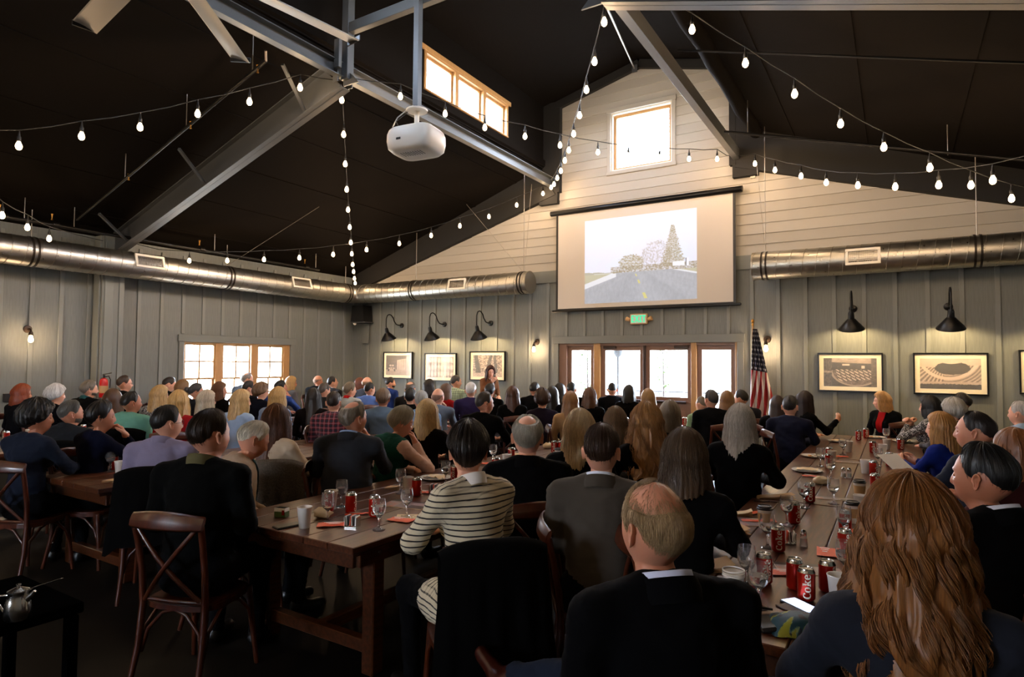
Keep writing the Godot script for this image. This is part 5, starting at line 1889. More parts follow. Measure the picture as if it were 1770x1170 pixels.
# hair styles. end: lowest elevation of hair by azimuth (0 = forehead, 180 = nape); start: highest (90 = covers the crown);
# hang: length below the middle of the head, or 0; open: azimuth where hanging hair begins
const HAIR := {
	"short": {"fade": 0.62, "end": [0, 46, 35, 40, 55, 26, 72, -2, 88, -12, 95, 10, 112, 6, 125, -18, 150, -36, 180, -40], "t": 0.014, "amp": 0.005, "freq": 9.0},
	"crop": {"fade": 0.62, "end": [0, 50, 35, 44, 55, 30, 72, 2, 88, -10, 95, 12, 112, 6, 125, -14, 150, -30, 180, -34], "t": 0.008, "amp": 0.003, "freq": 12.0},
	"full": {"fade": 0.42, "end": [0, 40, 35, 36, 55, 20, 72, -8, 88, -20, 97, -6, 112, -12, 125, -28, 150, -42, 180, -45], "t": 0.022, "amp": 0.008, "freq": 7.0},
	"receding": {"fade": 0.6, "end": [0, 66, 20, 64, 35, 46, 55, 34, 72, 4, 88, -12, 95, 10, 112, 4, 125, -18, 150, -36, 180, -40], "t": 0.010, "amp": 0.004, "freq": 10.0},
	"bald": {"fade": 0.5, "end": [0, 40, 45, 36, 60, 20, 74, -2, 88, -12, 95, 10, 112, 6, 125, -18, 150, -36, 180, -40], "start": [0, 38, 45, 34, 60, 26, 80, 30, 110, 34, 150, 36, 180, 38], "t": 0.008, "amp": 0.003, "freq": 12.0},
	"tonsure": {"fade": 0.5, "end": [0, 56, 40, 44, 55, 28, 72, -2, 88, -12, 95, 8, 112, 4, 125, -18, 150, -38, 180, -42], "start": [0, 72, 50, 80, 90, 66, 130, 56, 160, 50, 180, 48], "t": 0.013, "amp": 0.005, "freq": 10.0},
	"thinning": {"fade": 0.6, "end": [0, 50, 40, 44, 55, 28, 72, -2, 88, -12, 95, 8, 112, 4, 125, -18, 150, -38, 180, -42], "start": [0, 76, 35, 70, 60, 48, 90, 40, 130, 36, 180, 40], "t": 0.005, "amp": 0.002, "freq": 14.0},
	"shaven": {"end": [0, 40, 60, 24, 80, 0, 100, 10, 125, -16, 180, -38], "start": [0, 38, 60, 30, 100, 26, 180, 24], "t": 0.002, "amp": 0.0005, "freq": 12.0},
	"pixie": {"fade": 0.38, "end": [0, 28, 25, 26, 45, 16, 60, -4, 78, -22, 92, -14, 110, -14, 130, -34, 160, -48, 180, -50], "t": 0.024, "amp": 0.009, "freq": 6.0},
	"curly": {"end": [0, 30, 30, 26, 50, 8, 66, -14, 90, -28, 120, -36, 180, -48], "t": 0.034, "amp": 0.016, "freq": 5.0, "curl": 1.0},
	"updo": {"fade": 0.4, "end": [0, 44, 40, 34, 60, 16, 78, -6, 92, 2, 112, 0, 130, -20, 180, -36], "t": 0.014, "amp": 0.004, "freq": 8.0, "bun": 1.0},
	"bob": {"end": [0, 36, 30, 32, 48, 14, 60, -6, 180, -8], "hang": [55, 0.10, 75, 0.135, 180, 0.15], "t": 0.026, "amp": 0.006, "freq": 9.0, "flare": 0.012},
	"lob": {"end": [0, 38, 30, 34, 48, 14, 60, -6, 180, -8], "hang": [52, 0.13, 75, 0.20, 180, 0.22], "t": 0.026, "amp": 0.007, "freq": 9.0, "flare": 0.016},
	"long": {"end": [0, 44, 25, 38, 48, 14, 60, -6, 180, -8], "hang": [50, 0.18, 75, 0.30, 180, 0.36], "t": 0.024, "amp": 0.007, "freq": 10.0, "flare": 0.020},
	"wavy": {"end": [0, 42, 25, 38, 48, 16, 60, -6, 180, -8], "hang": [48, 0.18, 75, 0.31, 180, 0.37], "t": 0.032, "amp": 0.012, "freq": 7.0, "flare": 0.030, "wave": 0.016},
}


func hair(style: String, fem: bool, fine: int, seed_: float, locks: int) -> ArrayMesh:
	var S: Dictionary = HAIR[style]
	var nu: int = [36, 60, 110][fine]
	var n1: int = [9, 14, 24][fine]
	var hangs := S.has("hang")
	var n2: int = [7, 10, 22][fine] if hangs else 0
	var wave: float = S.get("wave", 0.0)
	var curl: float = S.get("curl", 0.0)
	var rows := n1 + (2 * n2 if hangs else 0)
	var outer := []  # per azimuth, points from the crown to the tip
	var grid := PackedVector3Array()
	var cols := PackedColorArray()
	grid.resize(nu * rows)
	cols.resize(nu * rows)
	var F: float = S.freq
	for i in nu:
		var az := -PI + TAU * i / nu
		var ad := absf(rad_to_deg(az))
		var e1 := deg_to_rad(lut(S.end, ad) + 2.5 * noise.get_noise_2d(i * 3.1, seed_))
		var e0 := deg_to_rad(lut(S.start, ad)) if S.has("start") else PI / 2
		if e0 < e1 + 0.01:
			e0 = e1 + 0.01
		var ca := cos(az)
		var sa := sin(az)
		var tone := 1.0 + 0.42 * noise.get_noise_3d(ca * F * 1.7, sa * F * 1.7, seed_ + 9.0)
		var ridge := noise.get_noise_3d(ca * F, sa * F, seed_)
		var line := PackedVector3Array()
		var hs := 0.0
		if hangs:
			hs = smoothstep(lut([0, 0, 1, 0], 0) + S.hang[0] - 10.0, S.hang[0] + 6.0, ad)
		var tip_len := 0.0
		if hangs:
			tip_len = lut(S.hang, ad) * (1.0 + 0.10 * noise.get_noise_2d(i * 1.9, seed_ + 3.0))
		var last := Vector3.ZERO
		for j in n1:
			var t := float(j) / (n1 - 1)
			var el := lerpf(e0, e1, t)
			var p := head_point(el, az, fem)
			var edge: float = smoothstep(0.0, S.get("fade", 0.18), 1.0 - t) if not hangs or hs < 0.5 else 1.0
			if S.has("start"):
				edge *= smoothstep(0.0, 0.15, t)
			var th: float = lerpf(-0.002, S.t * (1.0 + 0.25 * sin(el)), edge) + S.amp * edge * (ridge * 0.7 + 0.6 * noise.get_noise_3d(ca * F * 0.6, sa * F * 0.6, el * 1.6 + seed_))
			if curl > 0.0:
				th += 0.009 * edge * noise.get_noise_3d(p.x * 60.0, p.y * 60.0 + seed_, p.z * 60.0)
			var q := p + p.normalized() * th
			line.append(q)
			last = q
			var idx := (rows - 1 - j) * nu + i
			grid[idx] = q
			var k := tone * (1.0 + 0.18 * noise.get_noise_3d(ca * F * 3.0, sa * F * 3.0, el * 2.0))
			cols[idx] = Color(k, k * (0.98 + 0.02 * tone), k)
		if hangs:
			var bot := -tip_len
			var outd := Vector3(last.x, 0, last.z).normalized()
			for j in n2:
				var t := float(j + 1) / n2
				var y := lerpf(last.y, minf(bot, last.y - 0.004), t)
				var fl: float = S.flare * sin(t * PI * 0.75) + 0.012 * t * ridge
				# stays behind the face and follows the back
				var q := Vector3(last.x, y, last.z) + outd * fl
				if ca < 0:
					q.z += 0.030 * smoothstep(0.12, 0.34, -y) * (-ca)
				if wave > 0.0:
					var ph := 5.0 * noise.get_noise_3d(ca * 2.2, sa * 2.2, seed_ + 2.0) + (n1 + j) * 0.62 * (22.0 / n2)
					var wa := wave * smoothstep(0.1, 0.8, t)
					q += outd * (wa * sin(ph)) + Vector3(-outd.z, 0, outd.x) * (wa * cos(ph * 0.9))
				q = last.lerp(q, hs)
				var inner := q - outd * minf(0.022, 0.030 * (1.0 - t) + 0.004)
				if hs < 0.02:
					q = last
					inner = last - outd * 0.003
				line.append(q)
				var k := tone * (1.0 + 0.18 * noise.get_noise_3d(ca * F * 3.0, sa * F * 3.0, y * 14.0))
				var idx := (rows - 1 - n1 - j) * nu + i
				grid[idx] = q
				cols[idx] = Color(k, k, k)
				var id2 := (j) * nu + i
				var y2 := inner
				grid[id2] = y2
				cols[id2] = Color(k, k, k)
		outer.append(line)
	var m := MB.new()
	m.colored = true
	m.grid(grid, nu, rows, true, true, cols)
	if S.has("bun"):
		var bp := PackedVector3Array()
		for j in 9:
			for i in 14:
				var t := PI * j / 8 - PI / 2
				var a := TAU * i / 14
				var d := Vector3(cos(t) * cos(a), sin(t), cos(t) * sin(a))
				bp.append(Vector3(0, 0.035, 0.125) + d * (0.040 + 0.006 * noise.get_noise_3d(d.x * 4, d.y * 9, d.z * 4)))
		m.grid(bp, 14, 9, true, true)
	# loose locks laid over the shell
	var r2 := RandomNumberGenerator.new()
	r2.seed = int(seed_ * 977.0) + 5
	for k in locks:
		var f := r2.randf() * nu
		var i0 := int(f) % nu
		var i1 := (i0 + 1) % nu
		var fr := f - int(f)
		var la: PackedVector3Array = outer[i0]
		var lb: PackedVector3Array = outer[i1]
		var cnt := mini(la.size(), lb.size())
		var s0 := r2.randi_range(0, int(cnt * 0.45))
		var s1 := r2.randi_range(maxi(s0 + 5, int(cnt * 0.6)), cnt)
		s1 = mini(s1, cnt)
		if s1 - s0 < 4 or la[cnt - 1].distance_to(la[maxi(cnt - 4, 0)]) < 0.004 and hangs:
			continue
		var pts := []
		var rad := PackedFloat32Array()
		var lift := r2.randf_range(-0.001, 0.004)
		var ph := r2.randf() * TAU
		var aw := (0.017 if wave > 0.0 else 0.0022)
		var az := TAU * f / nu
		if wave > 0.0:
			ph = 5.0 * noise.get_noise_3d(cos(az) * 2.2, sin(az) * 2.2, seed_ + 2.0) + r2.randf_range(-0.35, 0.35)
		var w0 := r2.randf_range(0.0005, 0.0012) if fine > 1 else r2.randf_range(0.002, 0.004)
		for j in range(s0, s1, 1 if wave > 0.0 and fine > 1 else 2):
			var p := la[j].lerp(lb[j], fr)
			var t := float(j - s0) / (s1 - s0 - 1)
			var o := Vector3(p.x, p.y * 0.5 if p.y > 0 else 0.0, p.z).normalized()
			var side := Vector3(-o.z, 0, o.x)
			var g := aw * smoothstep(0.15, 0.7, float(j) / cnt)
			p += o * (lift * sin(t * PI) + g * sin(ph + j * 0.62)) + side * (g * cos(ph + j * 0.62))
			pts.append(p)
			rad.append(maxf(0.0006, w0 * pow(sin(PI * clampf(t * 0.92 + 0.06, 0, 1)), 0.6)))
		var tn := r2.randf_range(0.86, 1.16) * (1.0 + (0.5 if wave > 0.0 else 0.22) * noise.get_noise_3d(cos(az) * 3.0, sin(az) * 3.0, seed_ + 6.0))
		m.tint = Color(tn, tn, tn)
		m.tube(pts, rad, 3, false)
	m.tint = Color.WHITE
	return m.mesh()


func fuzz(fem: bool, count: int, seed_: float) -> ArrayMesh:
	# sparse short hairs over a thinning crown
	var m := MB.new()
	m.colored = true
	var r := RandomNumberGenerator.new()
	r.seed = int(seed_)
	for k in count:
		var az := r.randf_range(-PI, PI)
		var el := deg_to_rad(r.randf_range(20.0, 86.0))
		var front := absf(az) < 0.9 and el > deg_to_rad(48)
		if not front and r.randf() < smoothstep(deg_to_rad(30), deg_to_rad(62), el) * 0.92:
			continue
		var l := r.randf_range(0.012, 0.026) * (1.5 if front else 1.0)
		var pts := []
		var rad := PackedFloat32Array()
		for j in 4:
			var t := j / 3.0
			var e2 := el - t * l / 0.11 * (1.0 if not front else -0.4)
			var p := head_point(e2, az + t * r.randf_range(-0.06, 0.06), fem)
			pts.append(p + p.normalized() * (0.0005 + (0.012 if front else 0.0035) * t))
			rad.append(0.0006 * (1.0 - 0.8 * t))
		var tn := r.randf_range(0.8, 1.5)
		m.tint = Color(tn, tn, tn)
		m.tube(pts, rad, 3, false)
	return m.mesh()


# ---------------------------------------------------------------- chairs and tables

var chair0: Node3D
var chair_used := false


func make_chair() -> void:
	chair0 = thing("cross_back_chair", "", "chair", Vector3.ZERO, 0.0, "cross-back wooden chairs")
	var w: Material = M.chair_wood
	var sp := PackedVector2Array()
	for k in 24:
		var a := TAU * k / 24
		sp.append(Vector2(0.215 * signf(cos(a)) * pow(absf(cos(a)), 0.6) * (1.0 - 0.06 * sin(a)), 0.205 * signf(sin(a)) * pow(absf(sin(a)), 0.6)))
	part("seat", mb().prism(sp, 0.028, Transform3D(Basis(Vector3.RIGHT, -PI / 2), Vector3(0, 0.452, 0))), w, chair0)
	part("seat_cushion_edge", mb().prism(sp, 0.012, Transform3D(Basis(Vector3.RIGHT, -PI / 2).scaled(Vector3(0.93, 0.93, 0.93)), Vector3(0, 0.458, 0))), w, chair0)
	for s in [-1.0, 1.0]:
		part("leg", mb().tube([Vector3(s * 0.205, 0.0, -0.21), Vector3(s * 0.185, 0.25, -0.185), Vector3(s * 0.175, 0.44, -0.165)], [0.013, 0.017, 0.018], 8), w, chair0)
		part("leg", mb().tube([Vector3(s * 0.20, 0.0, 0.27), Vector3(s * 0.188, 0.24, 0.215), Vector3(s * 0.185, 0.45, 0.195)], [0.014, 0.017, 0.018], 8), w, chair0)
		part("back_post", mb().tube([Vector3(s * 0.185, 0.44, 0.195), Vector3(s * 0.187, 0.62, 0.205), Vector3(s * 0.192, 0.78, 0.235), Vector3(s * 0.196, 0.878, 0.258)], [0.018, 0.017, 0.016, 0.017], 8), w, chair0)
		# bent braces under the seat
		part("brace", mb().tube([Vector3(s * 0.19, 0.20, -0.19), Vector3(s * 0.187, 0.32, -0.15), Vector3(s * 0.185, 0.40, -0.07), Vector3(s * 0.185, 0.425, 0.0), Vector3(s * 0.185, 0.40, 0.08), Vector3(s * 0.187, 0.32, 0.17), Vector3(s * 0.19, 0.20, 0.21)], 0.010, 6), w, chair0)
		var z: float = s * 0.20
		part("brace", mb().tube([Vector3(-0.185, 0.20, z), Vector3(-0.15, 0.32, z * 0.97), Vector3(-0.07, 0.405, z * 0.95), Vector3(0, 0.425, z * 0.93), Vector3(0.07, 0.405, z * 0.95), Vector3(0.15, 0.32, z * 0.97), Vector3(0.185, 0.20, z)], 0.010, 6), w, chair0)
	# broad curved top rail
	var rail := mb()
	var rp := PackedVector3Array()
	for j in 9:
		var a := TAU * j / 8
		for i in 13:
			var u := i / 12.0 * 2.0 - 1.0
			var hgt := 0.034 + 0.012 * cos(u * PI / 2)
			rp.append(Vector3(0.212 * u, 0.885 + 0.014 * cos(u * PI / 2) + hgt * sin(a) * 1.0, 0.258 + 0.045 * (1.0 - u * u) + 0.012 * cos(a) - 0.012 * sin(a)))
	rail.grid(rp, 13, 9, false, true)
	for e in [0, 12]:
		for j in 8:
			rail.tri(rp[e] * 0.5 + rp[4 * 13 + e] * 0.5, rp[j * 13 + e], rp[(j + 1) * 13 + e])
	part("top_rail", rail, w, chair0)
	for s in [-1.0, 1.0]:
		var pts := []
		for k in 9:
			var t := k / 8.0
			pts.append(Vector3(s * lerpf(0.18, -0.165, t), lerpf(0.858, 0.47, t), lerpf(0.262, 0.20, t) + 0.034 * sin(t * PI) + s * 0.005))
		part("cross_slat", mb().tube(pts, 0.0125, 6), w, chair0)
	part("back_stretcher", mb().tube([Vector3(-0.185, 0.475, 0.198), Vector3(0, 0.475, 0.212), Vector3(0.185, 0.475, 0.198)], 0.011, 6), w, chair0)


func seat_chair(at: Vector3, turn: float, who: String) -> Node3D:
	var label := "brown cross-back wooden chair " + who
	if not chair_used:
		chair_used = true
		chair0.position = at
		chair0.rotation.y = turn
		chair0.set_meta("label", label)
		return chair0
	return copy(chair0, at, turn, label)


func make_table() -> Node3D:
	var t := thing("dining_table", "", "table", Vector3.ZERO, 0.0, "long plank-top dining tables")
	var pw := 1.12 / 6
	for k in 6:
		part("plank", mb().box(Vector3(-0.56 + pw * (k + 0.5), 0.741, 0), Vector3(pw - 0.004, 0.038, 2.40), 0.004), M["table_wood_%d" % (k % 4)], t)
	part("sub_top", mb().box(Vector3(0, 0.712, 0), Vector3(1.08, 0.02, 2.36)), M.table_wood_1, t)
	for e in [[Vector3(0, 0.655, 1.08), Vector3(0.90, 0.095, 0.03)], [Vector3(0, 0.655, -1.08), Vector3(0.90, 0.095, 0.03)], [Vector3(0.46, 0.655, 0), Vector3(0.03, 0.095, 2.13)], [Vector3(-0.46, 0.655, 0), Vector3(0.03, 0.095, 2.13)]]:
		part("apron", mb().box(e[0], e[1], 0.004), M.table_wood_1, t)
	for x in [-0.46, 0.46]:
		for z in [-0.92, 0.92]:
			part("leg", mb().box(Vector3(x * 0.94, 0.35, z), Vector3(0.085, 0.70, 0.085), 0.006), M.table_wood_3, t)
			part("bolt", mb().lathe([Vector2(0, 0), Vector2(0.012, 0.0), Vector2(0.010, 0.006), Vector2(0, 0.008)], 8, Vector3(x * 1.034, 0.66, z), Basis(Vector3.BACK, -PI / 2 if x > 0 else PI / 2)), M.shaker_steel, t)
	for z in [-0.92, 0.92]:
		part("stretcher", mb().box(Vector3(0, 0.14, z), Vector3(0.80, 0.07, 0.06), 0.005), M.table_wood_3, t)
	part("stretcher", mb().box(Vector3(0, 0.14, 0), Vector3(0.06, 0.07, 1.80), 0.005), M.table_wood_3, t)
	return t


func build_tables() -> void:
	make_chair()
	var t := make_table()
	var first := true
	var cols := [[-0.32, "right-hand row"], [-2.89, "striped top's row"], [-5.46, "third row from the right"], [-8.03, "row by the window wall"]]
	var nth := ["nearest the camera", "in the middle of its row", "nearest the screen wall"]
	for c in cols:
		for k in 3:
			var at := Vector3(c[0], 0, -3.46 - 2.42 * k)
			var label := "brown plank-top dining table %s, %s" % [nth[k], c[1]]
			if first:
				first = false
				t.position = at
				t.set_meta("label", label)
			else:
				copy(t, at, 0.0, label)


# ---------------------------------------------------------------- people

const SKINS := [Color(0.80, 0.58, 0.47), Color(0.74, 0.50, 0.39), Color(0.66, 0.42, 0.31), Color(0.84, 0.62, 0.52)]

var cloths := {}


func cloth(c: Color, rough := 0.9) -> StandardMaterial3D:
	var key := c.to_html()
	if not cloths.has(key):
		var m := sm("cloth_" + key, c, rough)
		m.rim_enabled = true
		m.rim = 0.06 if c.get_luminance() < 0.06 else 0.2
		m.metallic_specular = 0.15 if c.get_luminance() < 0.06 else 0.3
		m.rim_tint = 0.6
		relief(m, M.fine_tex, 0.05, Vector3(9, 9, 9))
		cloths[key] = m
	return cloths[key]


func skin(k: int) -> StandardMaterial3D:
	if not M.has("skin_%d" % k):
		var m := sm("skin_%d" % k, SKINS[k], 0.5)
		m.vertex_color_use_as_albedo = true
		m.subsurf_scatter_enabled = true
		m.subsurf_scatter_strength = 0.08
	return M["skin_%d" % k]


var hairs := {}


func hair_mat(c: Color) -> StandardMaterial3D:
	var key := c.to_html()
	if not hairs.has(key):
		var m := sm("hair_" + key, c, 0.46)
		m.vertex_color_use_as_albedo = true
		m.backlight_enabled = true
		m.backlight = Color(0.55, 0.55, 0.55)
		m.albedo_texture = M.strand_tex
		m.uv1_triplanar = true
		m.uv1_scale = Vector3(22, 1.6, 22)
		hairs[key] = m
	return hairs[key]


func person(d: Dictionary) -> Node3D:
	var fem: bool = d.sex == "f"
	var fine: int = d.get("fine", 0)
	var b := body(d.get("pose", "lap"), d.sex, d.get("lean", 0.0), d.get("side", 0.0), d.get("flip", false), d.get("girth", 1.0), 0.0068 if d.has("sleeve") else [0.021, 0.017, 0.0125][fine], d.get("crossed", false), d.has("sleeve"), d.get("tunic", false))
	var at: Vector3 = d.at
	var hh: Vector3 = b.head
	var s := clampf(at.y / hh.y, 0.90, 1.10)
	var yaw := -deg_to_rad(d.a)
	var origin := at - Basis(Vector3.UP, yaw) * hh * s
	origin.y = 0.0
	var t := thing("person", d.label, "person", origin, yaw, "people in the audience")
	t.scale = Vector3.ONE * s
	var piv := Vector3(0, -0.13, 0.03)
	var rot := Basis(Vector3.UP, -deg_to_rad(d.get("ha", d.a) - d.a)) * Basis(Vector3.RIGHT, deg_to_rad(d.get("hp", 0.0))) * Basis(Vector3.BACK, deg_to_rad(d.get("hr", 0.0)))
	var k: float = 1.05 * d.get("hs", 1.0)
	var T := Transform3D(rot * Basis.from_scale(Vector3(k, k, k)), hh + piv - rot * piv * k)
	var hc: Color = d.get("hc", Color(0.2, 0.13, 0.08))
	var brow := Color(hc.r * 0.6 + 0.1, hc.g * 0.6 + 0.08, hc.b * 0.6 + 0.07)
	brow = Color(snappedf(brow.r, 0.25), snappedf(brow.g, 0.25), snappedf(brow.b, 0.25))
	var m := MB.new()
	m.colored = true
	m.add(head(fem, fine, brow), T)
	part("body", m, skin(d.get("skin", 0)), t)
	for h in b.hands:
		part("hand", h, skin(d.get("skin", 0)), t)
	part(d.get("top", "jacket"), b.top, d.mat if d.has("mat") else cloth(d.get("tc", Color(0.03, 0.03, 0.035))), t)
	part("trousers", b.trousers, d.pmat if d.has("pmat") else cloth(d.get("pc", Color(0.03, 0.032, 0.04))), t)
	for h in b.shoes:
		part("shoe", h, d.get("shoe", M.black_plastic), t)
	if d.has("sleeve"):
		for h in b.sleeves:
			part("sleeve", h, cloth(d.sleeve), t)
	if d.has("front"):
		# what shows between the open fronts of a jacket
		var fv: PackedVector3Array = b.front
		var fp := PackedVector3Array()
		for j in 9:
			for i in 5:
				var fy := lerpf(b.neck.y - 0.30, b.neck.y - 0.005, j / 8.0)
				var fx := (i - 2) * (0.020 + 0.006 * j / 8.0)
				var fz := 0.0
				for q in fv:
					if absf(q.x - fx) < 0.018 and absf(q.y - fy) < 0.018:
						fz = minf(fz, q.z)
				fp.append(Vector3(fx, fy, fz - 0.005))
		for j in 9:  # even out
			for i in 5:
				if fp[j * 5 + i].z > -0.03 and j > 0:
					fp[j * 5 + i].z = fp[(j - 1) * 5 + i].z + 0.008
		part("shirt_front", MB.new().grid(fp, 5, 9, false, true), cloth(d.front), t)
	if d.get("hair", "") != "":
		var h := part("hair", hair(d.hair, fem, fine, d.get("seed", at.x * 3.7 + at.z), d.get("locks", [0, 30, 120][fine])), hair_mat(hc), t)
		h.transform = T
	if d.has("fuzz"):
		part("hair", fuzz(fem, d.fuzz, 5.0), hair_mat(hc), t).transform = T
	if d.has("beard"):
		var bm := MB.new()
		bm.colored = true
		var bp := PackedVector3Array()
		for j in 7:
			for i in 17:
				var az := deg_to_rad(-80 + 10.0 * i)
				var el := deg_to_rad(lerpf(-62, -28 if absf(-80 + 10.0 * i) > 18 else -36, j / 6.0))
				var p := head_point(el, az, fem)
				bp.append(p + p.normalized() * (0.007 * sin(PI * j / 6.0) * (0.6 + 0.8 * absf(noise.get_noise_2d(i * 9.0, j * 9.0))) - 0.0015))
		bm.grid(bp, 17, 7, false, true)
		part("beard", bm, hair_mat(d.beard), t).transform = T
	if d.get("glasses", false):
		var g := MB.new()
		for e in [-1.0, 1.0]:
			var pts := []
			for i in 12:
				var a := TAU * i / 12
				pts.append(Vector3(e * 0.033 + 0.024 * cos(a), 0.0 + 0.018 * sin(a), -0.099 + 0.010 * absf(cos(a)) * (1.0 if cos(a) * e > 0 else 0.0)))
			g.tube(pts, 0.0016, 5, false, true)
			g.tube([Vector3(e * 0.057, 0.004, -0.088), Vector3(e * 0.074, 0.004, -0.04), Vector3(e * 0.080, 0.002, 0.012)], 0.0016, 5)
		g.tube([Vector3(-0.010, 0.004, -0.101), Vector3(0, 0.007, -0.104), Vector3(0.010, 0.004, -0.101)], 0.0016, 5)
		part("glasses", g, M.black_metal, t).transform = T
	if d.has("collar"):
		var cm := MB.new()
		var w := 0.064 if fem else 0.072
		cm.lathe([Vector2(w + 0.002, -0.03), Vector2(w + 0.003, 0.0), Vector2(w, 0.024), Vector2(w - 0.005, 0.025), Vector2(w - 0.003, 0.0), Vector2(w, -0.03)], 22)
		var co := part("collar", cm, cloth(d.collar), t)
		co.transform = Transform3D(Basis(Vector3.RIGHT, -0.38), b.neck + Vector3(0, 0.018, 0.004))
	if d.has("lapel"):
		var lm := MB.new()
		var w := 0.082
		lm.lathe([Vector2(w + 0.010, -0.045), Vector2(w + 0.008, -0.008), Vector2(w + 0.001, 0.018), Vector2(w - 0.006, 0.018), Vector2(w, -0.045)], 22)
		var lo := part("lapel", lm, cloth(d.lapel), t)
		lo.transform = Transform3D(Basis(Vector3.RIGHT, -0.42), b.neck + Vector3(0, 0.006, 0.006))
	if d.get("chair", true):
		var ca: float = d.get("ca", d.a)
		var cp := Vector3(origin.x, 0, origin.z) + Basis(Vector3.UP, -deg_to_rad(ca)) * Vector3(0, 0, -d.get("push", 0.0))
		var tn := -deg_to_rad(ca)
		seat_chair(cp, tn, "under the " + d.who)
		if d.has("coat"):
			var fur: bool = d.coat == "fur"
			draped_coat(cp, tn, M.grey_fur if fur else cloth(Color(0.018, 0.018, 0.02)), "fur_vest" if fur else "black_coat", "grey fur vest hung over the chair of the " + d.who if fur else "black coat hung over the chair of the " + d.who, 0.46, 0.5)
	t.set_meta("wrists", b.wrists)
	return t


